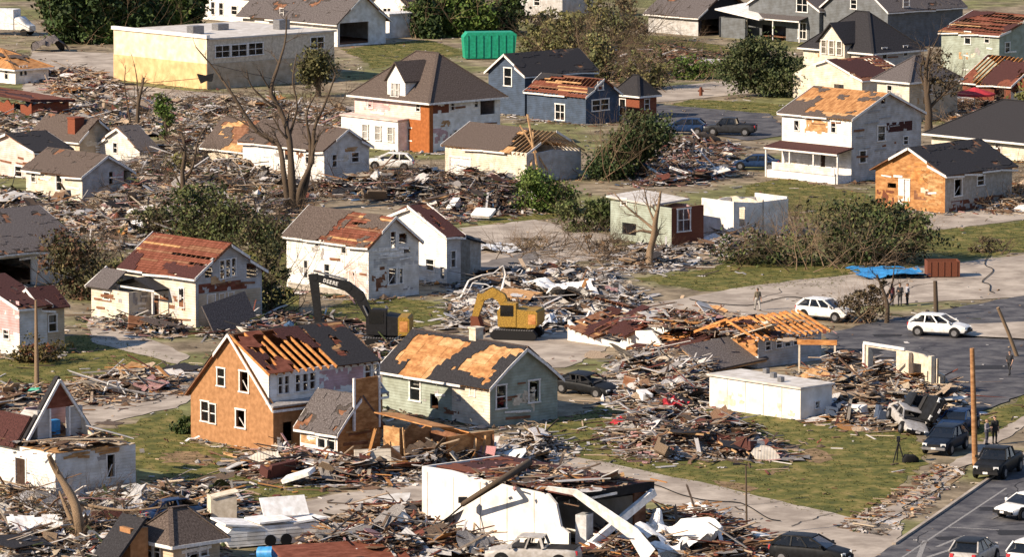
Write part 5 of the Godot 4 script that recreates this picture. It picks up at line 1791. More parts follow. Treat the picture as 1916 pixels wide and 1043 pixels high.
func trees() -> void:
	var dk := [Color(0.026, 0.046, 0.014), Color(0.036, 0.060, 0.018), Color(0.05, 0.075, 0.018)]
	var gr := [Color(0.055, 0.095, 0.018), Color(0.075, 0.12, 0.022), Color(0.10, 0.135, 0.03)]
	var ol := [Color(0.13, 0.12, 0.045), Color(0.17, 0.145, 0.06), Color(0.10, 0.105, 0.04)]
	var br := [Color(0.10, 0.075, 0.04), Color(0.14, 0.10, 0.055), Color(0.075, 0.06, 0.035)]
	# big bare tree, several trunks
	traced("bare_tree", "large leafless multi-trunk tree in front of the white cottage", 552, 394, [
		[[[548, 396], [546, 330], [541, 258], [524, 205], [507, 172], [522, 120], [534, 78], [537, 30]], 0.42, 0.05, 9, 2.6],
		[[[540, 394], [532, 330], [521, 270], [482, 246], [432, 172], [402, 130], [367, 88]], 0.30, 0.05, 9, 2.4],
		[[[556, 394], [563, 350], [584, 300], [589, 240], [606, 200], [622, 158], [628, 140]], 0.30, 0.06, 7, 2.2],
		[[[560, 394], [577, 330], [581, 270], [574, 215], [592, 175]], 0.28, 0.06, 7, 2.0],
		[[[524, 205], [500, 190], [470, 160], [462, 130]], 0.14, 0.04, 5, 1.8],
		[[[541, 258], [556, 200], [548, 150], [556, 100]], 0.14, 0.04, 6, 2.0],
		[[[482, 246], [450, 226], [420, 215]], 0.1, 0.03, 4, 1.6]], M.bark)
	traced("broken_tree", "short broken dark tree left of the big bare tree", 258, 244, [
		[[[258, 246], [259, 200], [266, 165], [270, 146]], 0.25, 0.12, 4, 1.5],
		[[[259, 190], [257, 150], [252, 120]], 0.1, 0.04, 3, 1.4],
		[[[247, 244], [240, 200], [234, 160], [236, 122]], 0.12, 0.03, 4, 1.4]], M.bark)
	leafy_tree("sapling", "slim green young tree right of the short broken tree", 311, 262, 165, 42, gr, 1.6, 0.2, "", 0.1)
	traced("split_tree", "split brown tree trunk rising from rubble at left", 345, 412, [
		[[[345, 414], [345, 370], [342, 325], [347, 280], [340, 250]], 0.32, 0.1, 5, 1.8],
		[[[345, 340], [362, 310], [372, 262], [392, 230]], 0.16, 0.05, 5, 1.8],
		[[[343, 360], [325, 320], [312, 300]], 0.12, 0.04, 4, 1.5]], M.bark, "tree", [[330, 300, 22, 16, ol]])
	# far tree line
	var n := 0
	for q in [[112, 80, -30, 80, dk], [160, 84, -24, 90, dk], [210, 82, -36, 80, gr], [258, 80, -20, 96, dk], [306, 76, -30, 80, gr], [344, 70, -16, 70, dk]]:
		bush("far_tree", ["dark leafy tree nearest the white truck in the far row", "dark broad tree second in the far top row", "greener tree third in the far top row", "wide dark tree fourth in the far top row", "green tree fifth in the far top row", "dark tree beside the white far house"][n], q[0], q[1], q[2], q[3], q[4], 0.5, 0.34, 7, 0.8, "far trees at top left")
		n += 1
	leafy_tree("ragged_tree", "ragged olive tree in front of the stucco building", 596, 182, 72, 84, [Color(0.09, 0.085, 0.03), Color(0.13, 0.12, 0.05), Color(0.05, 0.055, 0.02)], 0.8, 0.22, "", 0.15)
	n = 0
	for q in [[822, 68, -26, 90, gr], [872, 70, -36, 110, gr], [922, 64, -20, 80, dk], [786, 72, -14, 60, dk]]:
		bush("yard_tree", ["green tree behind the hip roof left of the green container", "large green tree right above the green container", "dark tree behind the green container", "dark narrow tree right of the white shed"][n], q[0], q[1], q[2], q[3], q[4], 0.5, 0.3, 8, 0.8, "trees by the green container")
		n += 1
	n = 0
	for q in [[1015, 100, 24, 80, ol], [1075, 108, 30, 90, ol], [1130, 96, -4, 70, ol], [1175, 84, -16, 56, br], [1150, 156, 66, 100, ol], [1212, 168, 96, 80, ol]]:
		bush("thin_tree", ["thin olive tree above the navy roof", "thin olive tree right of the navy roof peak", "olive tree left of the grey garage", "brown leafless tree beside the grey garage", "olive brush tree behind the navy front wing", "low olive brush tree right of the navy house"][n], q[0], q[1], q[2], q[3], q[4], 0.16, 0.24, 26, 0.8, "sparse trees behind the navy house")
		n += 1
	bush("round_bush", "big round dark green bush beside the upper road", 1436, 184, 78, 118, [Color(0.045, 0.06, 0.022), Color(0.06, 0.075, 0.028), Color(0.08, 0.085, 0.035)], 1.2, 0.2, 3)
	bush("dark_shrub", "tall dark shrub right of the broken-roof garage", 1160, 338, 222, 140, [Color(0.03, 0.05, 0.016), Color(0.045, 0.065, 0.02), Color(0.07, 0.075, 0.03)], 0.75, 0.19, 16)
	bush("green_shrub", "green shrub in front of the broken-roof garage wall", 1018, 402, 322, 92, gr, 1.0, 0.17, 6)
	bush("hedge_shrub", "leafy shrub against the sage green wall", 1102, 436, 372, 86, [Color(0.055, 0.075, 0.02), Color(0.09, 0.10, 0.035)], 1.0, 0.17, 9)
	bush("fallen_tree", "large fallen tree of dark leaves and branches by the road", 1560, 502, 398, 310, [Color(0.05, 0.07, 0.022), Color(0.085, 0.10, 0.03), Color(0.10, 0.095, 0.04), Color(0.035, 0.045, 0.018)], 1.5, 0.2, 46, 0.5)
	bush("brush_heap", "brown brush heap beside the white car on the street", 1618, 606, 540, 66, br, 0.9, 0.16, 14, 0.6)
	traced("snapped_tree", "snapped brown tree with bare limbs near the brush heap", 1657, 606, [
		[[[1658, 608], [1660, 575], [1652, 545], [1640, 515]], 0.22, 0.08, 6, 1.6],
		[[[1656, 560], [1668, 535], [1672, 505]], 0.12, 0.04, 5, 1.5]], M.bark, "tree", [[1640, 540, 18, 10, br]])
	traced("stripped_tree", "pale stripped tree broken in front of the sage green wall", 1218, 502, [
		[[[1214, 504], [1216, 470], [1224, 440], [1226, 415], [1232, 385], [1236, 358]], 0.42, 0.09, 4, 1.4],
		[[[1224, 430], [1200, 410], [1170, 385], [1148, 360]], 0.14, 0.04, 5, 1.6],
		[[[1226, 420], [1212, 385], [1205, 352]], 0.12, 0.04, 4, 1.6],
		[[[1222, 436], [1196, 432], [1176, 438]], 0.14, 0.06, 3, 1.2],
		[[[1206, 500], [1180, 488], [1158, 486]], 0.3, 0.16, 1, 1.0]], M.bark_pale)
	traced("leaning_bare_tree", "tall bare tree standing right of the porch house", 1736, 252, [
		[[[1736, 256], [1737, 210], [1733, 170], [1732, 130], [1740, 90]], 0.5, 0.12, 8, 3.0],
		[[[1735, 205], [1760, 180], [1785, 160], [1810, 146]], 0.22, 0.06, 8, 2.6],
		[[[1733, 170], [1722, 140], [1726, 110]], 0.16, 0.05, 6, 2.4]], M.bark, "tree", [[1770, 160, 36, 26, br], [1740, 120, 26, 16, br]])
	traced("grey_leaning_tree", "thin bare tree rising among the top right roofs", 1735, 82, [
		[[[1735, 84], [1738, 50], [1732, 10], [1730, -20]], 0.3, 0.08, 7, 3.0]], M.bark, "tree", [[1725, 10, 36, 22, ol]])
	leafy_tree("yellow_green_tree", "yellow-green tree cut by the right edge", 1905, 262, 168, 90, [Color(0.12, 0.125, 0.035), Color(0.15, 0.14, 0.05)], 0.8, 0.22, "", 0.2)
	bush("left_brush", "olive and brown shrub between garage and cream house", 150, 562, 448, 104, [Color(0.07, 0.065, 0.028), Color(0.12, 0.095, 0.045), Color(0.05, 0.05, 0.02), Color(0.10, 0.05, 0.03)], 0.8, 0.18, 16, 0.7)
	bush("cream_house_shrub", "small dark shrub on the low cream wing", 210, 545, 488, 62, ol, 0.8, 0.16, 5)
	bush("house_side_bush", "tall dark green bush left of the tall white house", 512, 584, 410, 60, [Color(0.05, 0.06, 0.022), Color(0.08, 0.08, 0.035), Color(0.10, 0.085, 0.045)], 0.6, 0.18, 14)
	bush("toppled_green_tree", "toppled green tree in rubble above the white house", 425, 456, 366, 160, [Color(0.06, 0.075, 0.025), Color(0.10, 0.11, 0.035), Color(0.04, 0.05, 0.02)], 0.7, 0.19, 26, 0.6)
	bush("torn_green_tree", "torn leafy tree behind the cream house gable", 500, 476, 400, 90, [Color(0.05, 0.065, 0.02), Color(0.09, 0.095, 0.035), Color(0.12, 0.10, 0.05)], 0.7, 0.18, 14, 0.6)
	bush("rubble_brush", "leafy brush lying left of the toppled green tree", 310, 446, 396, 110, [Color(0.07, 0.075, 0.03), Color(0.10, 0.085, 0.04)], 0.6, 0.17, 18, 0.6)
	bush("front_hedge", "brown hedge in front of the pink gable house", 72, 682, 630, 78, [Color(0.10, 0.075, 0.025), Color(0.07, 0.06, 0.02), Color(0.12, 0.05, 0.025)], 1.3, 0.14, 2)
	bush("brick_house_bush", "small dark bush at the left corner of the brick house", 342, 812, 768, 40, dk, 1.2, 0.14, 2)
	bush("street_shrub", "small reddish bare shrub on the driveway above the stripped tree", 1130, 476, 436, 76, [Color(0.20, 0.12, 0.06), Color(0.15, 0.10, 0.06)], 0.35, 0.1, 16)
	bush("corner_bush", "bushy green hedge along the upper lawn beside the road", 1330, 150, 112, 120, gr, 0.8, 0.2, 6, 0.4)
	bush("yard_bush", "olive shrub on the lawn behind the navy house", 1060, 60, 24, 110, ol, 0.7, 0.22, 4, 0.5)
	bush("fallen_branches", "fallen leafy branches lying on the verge at right", 1860, 474, 440, 72, br, 0.6, 0.14, 12, 0.5)
	bush("driveway_brush", "thin bare brush on the tan driveway left of the stripped tree", 985, 470, 440, 76, [Color(0.2, 0.15, 0.09), Color(0.14, 0.11, 0.07)], 0.3, 0.1, 18, 0.6)
	traced("shattered_tree", "snapped splintered tree trunk in front of the gable cottage", 150, 1012, [
		[[[158, 1016], [148, 975], [140, 940], [122, 908], [104, 878], [92, 852]], 0.42, 0.14, 2, 1.0],
		[[[152, 1010], [128, 960], [112, 920]], 0.22, 0.07, 2, 1.0],
		[[[156, 1012], [165, 985], [160, 960]], 0.2, 0.05, 2, 0.8],
		[[[140, 940], [175, 948], [240, 956], [300, 950]], 0.13, 0.05, 3, 1.0]], M.bark_pale)

# ---------- vehicles ----------
func paint(key: String, c: Color, rough := 0.38) -> StandardMaterial3D:
	if not M.has(key):
		mat(key, c, "grime", 0.35, rough, {"metallic_specular": 0.35 if c.get_luminance() > 0.5 else 0.18})
	return M[key]
# smooth ring loft along x: each station [x, half width, bottom, top]
func loft(mb: MB, st: Array) -> void:
	var rings := []
	for s in st:
		var x: float = s[0]
		var w: float = s[1]
		var b: float = s[2]
		var t: float = s[3]
		var h := t - b
		rings.append([Vector3(x, b, -w * 0.86), Vector3(x, b + h * 0.16, -w * 0.97), Vector3(x, b + h * 0.5, -w), Vector3(x, b + h * 0.84, -w * 0.96), Vector3(x, t - h * 0.03, -w * 0.86), Vector3(x, t, -w * 0.5), Vector3(x, t, w * 0.5), Vector3(x, t - h * 0.03, w * 0.86), Vector3(x, b + h * 0.84, w * 0.96), Vector3(x, b + h * 0.5, w), Vector3(x, b + h * 0.16, w * 0.97), Vector3(x, b, w * 0.86)])
	var k: int = rings[0].size()
	var v0 := mb.v.size()
	for i in rings.size():
		for j in k:
			var d1: Vector3 = rings[i][(j + 1) % k] - rings[i][(j - 1 + k) % k]
			var d2: Vector3 = rings[mini(i + 1, rings.size() - 1)][j] - rings[maxi(i - 1, 0)][j]
			var nn := d2.cross(d1).normalized()
			var rad: Vector3 = rings[i][j] - Vector3(st[i][0], (st[i][2] + st[i][3]) * 0.5, 0)
			if nn.dot(rad) < 0:
				nn = -nn
			mb.vert(rings[i][j], nn, Vector2(rings[i][j].x, rings[i][j].y + rings[i][j].z))
	for i in rings.size() - 1:
		for j in k:
			var p := v0 + i * k + j
			var q := v0 + i * k + (j + 1) % k
			var g := (mb.v[q] - mb.v[p]).cross(mb.v[p + k] - mb.v[p])
			if g.dot(mb.n[p]) > 0:
				mb.ix.append_array([p, p + k, q, q, p + k, q + k])
			else:
				mb.ix.append_array([p, q, p + k, q, q + k, p + k])
	for e in [0, rings.size() - 1]:
		var c0 := Vector3(st[e][0], (st[e][2] + st[e][3]) * 0.5, 0)
		for j in rings[e].size():
			mb.tri(c0, rings[e][j], rings[e][(j + 1) % rings[e].size()], Vector3(1 if e > 0 else -1, 0, 0))
# kind: suv | sedan | pickup | van. Local +x is forward, the wheels stand on y = 0.
func car(called: String, label: String, category: String, pos: Vector3, yaw_deg: float, kind: String, body_m: Material, opt := {}) -> Node3D:
	var t := thing(called, label, category, pos, deg_to_rad(yaw_deg), opt.get("group", ""))
	if opt.has("tilt"):
		t.rotation = Vector3(deg_to_rad(opt.tilt[0]), deg_to_rad(yaw_deg), deg_to_rad(opt.tilt[1]))
	var L := 4.7
	var W := 0.93
	var roof := 1.68
	var belt := 1.10
	var cab := [-2.18, -1.55, 0.2, 1.25]       # rear bottom, rear top, front top, front bottom of the glasshouse
	var hood := 1.06
	var tail := 1.12
	match kind:
		"sedan":
			roof = 1.46; belt = 0.96; cab = [-1.75, -1.05, 0.35, 1.2]; hood = 0.9; tail = 1.0
		"pickup":
			L = 5.5; W = 0.99; roof = 1.86; belt = 1.2; cab = [-0.75, -0.55, 0.75, 1.35]; hood = 1.15; tail = 1.2
		"van":
			L = 5.2; W = 1.0; roof = 2.1; belt = 1.15; cab = [-2.5, -2.4, 1.0, 1.9]; hood = 1.1; tail = 1.15
	var hl := L * 0.5
	var bd := MB.new()
	loft(bd, [[-hl, W * 0.80, 0.50, tail - 0.25], [-hl + 0.12, W * 0.93, 0.36, tail - 0.04], [-hl + 0.6, W, 0.30, tail], [cab[0] + 0.2, W, 0.28, belt], [0.0, W, 0.28, belt], [cab[3], W, 0.28, hood], [hl - 0.75, W * 0.98, 0.30, hood - 0.07], [hl - 0.2, W * 0.92, 0.32, hood - 0.17], [hl, W * 0.80, 0.42, hood - 0.35]])
	var body := put(bd, "body", body_m, t)
	# bed of a pickup
	if kind == "pickup":
		var bb := MB.new()
		bb.box(Vector3(-1.75, belt + 0.008, 0), Vector3(1.75, 0.02, 1.6))
		put(bb, "bed", M.black_metal, body)
	# glasshouse: panes and pillars
	var wb := W * 0.93
	var wt := W * 0.74
	var P := [Vector3(cab[0], belt, wb), Vector3(cab[1], roof - 0.06, wt), Vector3(cab[2], roof - 0.06, wt), Vector3(cab[3], belt - (belt - hood) * 0.7, wb)]
	var f := func(v: Vector3, s: float) -> Vector3: return Vector3(v.x, v.y, v.z * s)
	var gone: bool = opt.get("broken", false)
	var gm: Material = M.tinted_glass
	# inside: floor, dash and seats
	var inn := MB.new()
	inn.box(Vector3((cab[0] + cab[3]) * 0.5, belt + 0.012, 0), Vector3((cab[3] - cab[0]) * 0.92, 0.03, W * 1.7))
	for sx in [(cab[1] + cab[2]) * 0.5 - 0.55, (cab[1] + cab[2]) * 0.5 + 0.25]:
		for sz in [-0.4, 0.4]:
			inn.box(Vector3(sx, belt + 0.2, sz), Vector3(0.16, 0.42, 0.5), Basis(Vector3(0, 0, 1), 0.2))
	put(inn, "seats", M.upholstery, t)
	var ws := MB.new()
	if not gone: ws.quad(P[3], P[2], f.call(P[2], -1), f.call(P[3], -1), Vector3(1, 1, 0))
	if not gone: put(ws, "windscreen", gm, t)
	var rw := MB.new()
	rw.quad(P[0], P[1], f.call(P[1], -1), f.call(P[0], -1), Vector3(-1, 0.5, 0))
	if not gone: put(rw, "rear_window", gm, t)
	for s in [1.0, -1.0]:
		var sw := MB.new()
		sw.quad(f.call(P[0], s), f.call(P[1], s), f.call(P[2], s), f.call(P[3], s), Vector3(0, 0, s))
		if not gone: put(sw, "side_window", gm, t)
		for u in ([0.0, 0.5, 1.0] if kind != "suv" and kind != "van" else [0.0, 0.36, 0.66, 1.0]):
			var pl := MB.new()
			pl.beam(f.call(P[0].lerp(P[3], u), s * 1.005), f.call(P[1].lerp(P[2], u), s * 1.005), 0.16 if u == 0.0 else 0.09, 0.08, Vector3(0, 0, 1))
			put(pl, "pillar", body_m, t)
	var rf := MB.new()
	var x0: float = cab[1]
	var x1: float = cab[2]
	loft(rf, [[x0 - 0.12, wt * 0.9, roof - 0.1, roof - 0.04], [x0 + 0.15, wt * 1.03, roof - 0.11, roof], [(x0 + x1) * 0.5, wt * 1.04, roof - 0.11, roof + 0.02], [x1 - 0.1, wt * 1.03, roof - 0.11, roof], [x1 + 0.1, wt * 0.92, roof - 0.11, roof - 0.05]])
	put(rf, "roof", opt.get("roof", body_m), t)
	# wheels
	var wx := hl * 0.62
	var wr := 0.36 if kind != "pickup" else 0.41
	for x in [wx, -wx]:
		for s in [1.0, -1.0]:
			var ar := MB.new()
			ar.cyl(Vector3(x, wr + 0.03, s * (W - 0.06)), Vector3(0, 0, 0.15), wr + 0.07, 18)
			put(ar, "wheel_arch", M.rubber, body)
			var wh := MB.new()
			wh.cyl(Vector3(x, wr, s * (W - 0.05)), Vector3(0, 0, 0.22), wr, 18)
			var wo := put(wh, "wheel", M.rubber, t)
			var rm := MB.new()
			rm.cyl(Vector3(x, wr, s * (W + 0.055)), Vector3(0, 0, 0.03), wr * 0.62, 10)
			put(rm, "rim", M.grey_metal, wo)
	for s in [1.0, -1.0]:
		var hd := MB.new()
		hd.box(Vector3(hl - 0.13, hood - 0.33, s * W * 0.66), Vector3(0.2, 0.16, 0.34), Basis(Vector3.UP, -s * 0.35))
		put(hd, "headlight", M.headlight, t)
		var tl := MB.new()
		tl.box(Vector3(-hl + 0.06, tail - 0.22, s * W * 0.72), Vector3(0.14, 0.24, 0.22))
		put(tl, "tail_light", M.red_cloth, t)
		var mr := MB.new()
		mr.box(Vector3(cab[3] - 0.25, belt + 0.08, s * (W + 0.1)), Vector3(0.12, 0.16, 0.2))
		put(mr, "mirror", body_m, t)
	var gr := MB.new()
	gr.box(Vector3(hl - 0.015, hood - 0.42, 0), Vector3(0.06, 0.22, W * 0.9))
	put(gr, "grille", M.black_metal, t)
	var bp := MB.new()
	bp.box(Vector3(hl - 0.05, 0.48, 0), Vector3(0.2, 0.18, W * 1.7))
	put(bp, "bumper", opt.get("bumper", M.black_metal), t)
	if opt.get("plate", true):
		var pt := MB.new()
		pt.box(Vector3(hl + 0.06, 0.5, 0), Vector3(0.02, 0.14, 0.32))
		put(pt, "number_plate", M.white_trim, t)
	return t
func car_at(called: String, label: String, category: String, px: float, py: float, yaw: float, kind: String, m: Material, opt := {}) -> Node3D:
	var p := G(px, py)
	p.y = opt.get("y", 0.07)
	return car(called, label, category, p, yaw, kind, m, opt)

func vehicles() -> void:
	var white := paint("car_white", lin(0.80, 0.80, 0.78))
	var black := paint("car_black", lin(0.018, 0.019, 0.021))
	var navy := paint("car_navy", lin(0.014, 0.021, 0.036))
	var blue := paint("car_blue", lin(0.018, 0.04, 0.10))
	var silver := paint("car_silver", lin(0.42, 0.40, 0.38))
	var grey := paint("car_grey", lin(0.035, 0.037, 0.042))
	car_at("white_suv", "clean white car parked by the brush heap on the street", "car", 1544, 600, -36, "suv", white)
	car_at("wrecked_white_suv", "white car with smashed windows on the pavement corner", "car", 1757, 630, -22, "suv", white, {"broken": true, "plate": false})
	car_at("crushed_white_suv", "crushed white car beside the white cottage", "car", 730, 318, 176, "suv", white, {"broken": true, "tilt": [0, 3]})
	car_at("blue_car", "dark blue car parked left of the porch house", "car", 1414, 318, 170, "sedan", blue)
	car_at("dark_pickup", "dark pickup parked on the upper road", "truck", 1366, 254, 168, "pickup", grey)
	car_at("navy_car", "navy car parked behind the dark pickup on the upper road", "car", 1280, 252, 172, "suv", blue)
	car_at("navy_suv", "navy blue large car parked on the lawn by the utility pole", "car", 1768, 846, -114, "suv", navy, {"bumper": M.grey_metal})
	car_at("parked_blue_car", "blue car parked behind the navy car by the pole", "car", 1792, 808, -112, "sedan", blue)
	car_at("black_pickup", "black pickup with pale headlights on the main street", "truck", 1866, 890, -112, "pickup", black)
	car_at("white_sedan", "white sedan cut by the right edge on the main street", "car", 1925, 968, -140, "sedan", white)
	car_at("silver_suv", "silver car with black rear window at the bottom right", "car", 1822, 1060, 68, "suv", silver, {"roof": black})
	car_at("corner_white_car", "white car in the bottom right corner", "car", 1936, 1062, 60, "suv", white)
	car_at("black_suv", "black car cut by the bottom edge on the lower street", "car", 1516, 1056, -24, "suv", black)
	car_at("smashed_black_car", "smashed black car behind the pale green house", "car", 1096, 738, -34, "sedan", black, {"broken": true, "tilt": [4, -3]})
	car_at("flipped_black_pickup", "black pickup thrown on its side in rubble beside the navy car", "truck", 1738, 800, -60, "pickup", black, {"broken": true, "tilt": [58, 14], "y": 0.9})
	car_at("crushed_silver_car", "crushed grey car under the thrown black pickup", "car", 1694, 806, -75, "sedan", silver, {"broken": true, "tilt": [-14, -10], "y": 0.15})
	car_at("crushed_blue_car", "crushed dark blue car under debris above the small bungalow", "car", 340, 978, 20, "sedan", blue, {"broken": true, "tilt": [-5, 4]})
	car_at("grey_pickup", "grey pickup in front of the white warehouse", "truck", 998, 1062, 168, "pickup", silver, {"broken": true})
	# white box truck, far left
	var bt := thing("box_truck", "white box truck parked at the top left", "truck", G(24, 66), deg_to_rad(-20))
	var bx := MB.new()
	bx.box(Vector3(-2.0, 2.1, 0), Vector3(5.4, 2.6, 2.3))
	put(bx, "cargo_box", M.tin_white, bt)
	var cb := MB.new()
	loft(cb, [[0.8, 1.1, 0.6, 2.4], [1.4, 1.12, 0.6, 2.5], [2.3, 1.1, 0.6, 1.6], [2.9, 1.0, 0.6, 1.3]])
	put(cb, "cab", white, bt)
	var cw := MB.new()
	cw.quad(Vector3(1.46, 2.42, -0.95), Vector3(1.46, 2.42, 0.95), Vector3(2.3, 1.64, 1.0), Vector3(2.3, 1.64, -1.0), Vector3(1, 1, 0))
	put(cw, "windscreen", M.glass, bt)
	for x in [2.1, -3.2]:
		for s in [1.0, -1.0]:
			var wm := MB.new()
			wm.cyl(Vector3(x, 0.48, s * 1.0), Vector3(0, 0, 0.3), 0.48, 14)
			put(wm, "wheel", M.rubber, bt)
	excavators()

func excavators() -> void:
	# local x to the right of the picture, boom in the plane z = 0
	var defs := [
		{"n": "black_excavator", "l": "black and yellow tracked excavator with long boom raised over the yard", "px": 722, "py": 650, "yaw": -6.0, "boom": [Vector2(-0.9, 1.7), Vector2(-2.0, 3.9), Vector2(-2.9, 4.6), Vector2(-5.4, 5.25)], "stick": [Vector2(-5.5, 5.5), Vector2(-5.1, 1.9)], "dark": true, "s": 1.0},
		{"n": "yellow_excavator", "l": "yellow tracked excavator with bent boom and grapple reaching left", "px": 968, "py": 634, "yaw": -14.0, "boom": [Vector2(-0.6, 1.8), Vector2(-1.3, 3.3), Vector2(-2.0, 3.7), Vector2(-3.0, 3.2)], "stick": [Vector2(-2.9, 3.5), Vector2(-3.5, 1.6)], "dark": false, "s": 0.95}]
	for d in defs:
		var t := thing(d.n, d.l, "excavator", G(d.px, d.py), deg_to_rad(d.yaw), "excavators clearing the street")
		t.scale = Vector3.ONE * d.s
		var ym: Material = M.yellow_paint
		var bm: Material = M.black_metal if d.dark else M.yellow_paint
		for s in [-1.0, 1.0]:
			var tk := MB.new()
			tk.prism(Vector3(0, 0, s * 1.15 - 0.3), Vector3.RIGHT, Vector3.UP, Vector3(0, 0, 0.6), PackedVector2Array([Vector2(-1.5, 0.0), Vector2(1.5, 0.0), Vector2(1.85, 0.22), Vector2(1.9, 0.5), Vector2(1.6, 0.85), Vector2(-1.6, 0.85), Vector2(-1.9, 0.5), Vector2(-1.85, 0.22)]))
			var track := put(tk, "track", M.rubber, t)
			for i in 16:
				var lg := MB.new()
				lg.box(Vector3(-1.55 + i * 0.205, 0.87, s * 1.15), Vector3(0.12, 0.05, 0.62))
				lg.box(Vector3(-1.55 + i * 0.205, -0.01, s * 1.15), Vector3(0.12, 0.04, 0.62))
				put(lg, "track_shoe", M.grey_metal, track)
		var fr := MB.new()
		fr.box(Vector3(0, 0.75, 0), Vector3(1.6, 0.5, 1.7))
		put(fr, "undercarriage", M.black_metal, t)
		var hs := MB.new()
		hs.prism(Vector3(0, 1.05, -1.25), Vector3.RIGHT, Vector3.UP, Vector3(0, 0, 2.5), PackedVector2Array([Vector2(-1.2, 0), Vector2(1.1, 0), Vector2(1.1, 1.35), Vector2(0.2, 1.5), Vector2(-1.2, 0.9)]))
		put(hs, "housing", M.black_metal if d.dark else ym, t)
		var cw := MB.new()
		cw.prism(Vector3(0, 1.0, -1.3), Vector3.RIGHT, Vector3.UP, Vector3(0, 0, 2.6), PackedVector2Array([Vector2(1.1, 0), Vector2(1.75, 0.1), Vector2(1.95, 0.4), Vector2(1.95, 1.3), Vector2(1.8, 1.45), Vector2(1.1, 1.45)]))
		put(cw, "counterweight", ym, t)
		var cwp := MB.new()
		cwp.box(Vector3(1.52, 1.75, 1.31), Vector3(0.62, 0.8, 0.03))
		put(cwp, "panel", M.lumber_orange, t)
		var cab := MB.new()
		cab.prism(Vector3(-0.1, 1.1, 0.35), Vector3.RIGHT, Vector3.UP, Vector3(0, 0, 0.95), PackedVector2Array([Vector2(-1.2, 0), Vector2(0.3, 0), Vector2(0.3, 1.9), Vector2(-0.8, 1.95), Vector2(-1.25, 1.2)]))
		var co := put(cab, "cab", M.black_metal if d.dark else ym, t)
		var gl := MB.new()
		gl.para(Vector3(-1.1, 1.95, 1.305), Vector3(1.1, 0, 0), Vector3(0, 0.9, 0), Vector3(0, 0, 0.012))
		put(gl, "cab_window", M.tinted_glass, co)
		# boom: tapered box sections
		for part in [["boom", d.boom, [0.5, 0.78, 0.74, 0.5], bm], ["stick", d.stick, [0.7, 0.5], bm]]:
			var mb := MB.new()
			var pts: Array = part[1]
			for i in pts.size() - 1:
				var a: Vector2 = pts[i]
				var b: Vector2 = pts[i + 1]
				var dd := (b - a).normalized().orthogonal()
				var wa: float = part[2][i] * 0.5
				var w2: float = part[2][i + 1] * 0.5
				mb.prism(Vector3(0, 0, -0.22 - (0.003 * i)), Vector3.RIGHT, Vector3.UP, Vector3(0, 0, 0.44 + 0.006 * i), PackedVector2Array([a + dd * wa, b + dd * w2, b - dd * w2, a - dd * wa]))
				mb.cyl(Vector3(b.x, b.y, 0), Vector3(0, 0, 0.5), w2 * 1.02, 12)
			put(mb, part[0], part[3], t)
		var b2: Vector2 = d.boom[-2]
		var b3: Vector2 = d.boom[-1]
		var cyl := MB.new()
		cyl.tube([Vector3(-0.8, 1.4, 0.36), Vector3(d.boom[1].x + 0.35, d.boom[1].y - 0.7, 0.36)], [0.1, 0.07], 8)
		cyl.tube([Vector3(b2.x, b2.y + 0.5, 0), Vector3(b3.x - 0.1, b3.y + 0.5, 0)], [0.09, 0.06], 8)
		put(cyl, "hydraulic_ram", M.grey_metal, t)
		var e: Vector2 = d.stick[-1]
		var bk := MB.new()
		bk.prism(Vector3(e.x, e.y, -0.55), Vector3.RIGHT, Vector3.UP, Vector3(0, 0, 1.1), PackedVector2Array([Vector2(-0.25, 0.15), Vector2(0.35, 0.1), Vector2(0.55, -0.5), Vector2(0.75, -1.15), Vector2(0.45, -1.2), Vector2(0.1, -1.0), Vector2(-0.25, -0.6)]))
		var bo := put(bk, "bucket", M.black_metal if d.dark else M.rust, t)
		for i in 5:
			var tm := MB.new()
			tm.prism(Vector3(e.x + 0.6, e.y - 1.15, -0.5 + i * 0.22), Vector3.RIGHT, Vector3.UP, Vector3(0, 0, 0.1), PackedVector2Array([Vector2(-0.12, 0), Vector2(0.15, 0), Vector2(0.12, -0.28)]))
			put(tm, "tooth", M.grey_metal, bo)
		if d.dark:
			var sf := SystemFont.new()
			sf.font_names = PackedStringArray(["Droid Sans"])
			sf.font_weight = 700
			var tx := TextMesh.new()
			tx.font = sf
			tx.text = "DEERE"
			tx.font_size = 36
			tx.pixel_size = 0.011
			tx.depth = 0.01
			tx.material = M.white_trim
			var lo := MeshInstance3D.new()
			lo.name = "lettering"
			lo.mesh = tx
			t.add_child(lo, true)
			lo.position = Vector3((b2.x + b3.x) * 0.5, (b2.y + b3.y) * 0.5, 0.235)
			lo.rotation.z = atan2((b2 - b3).y, (b2 - b3).x)

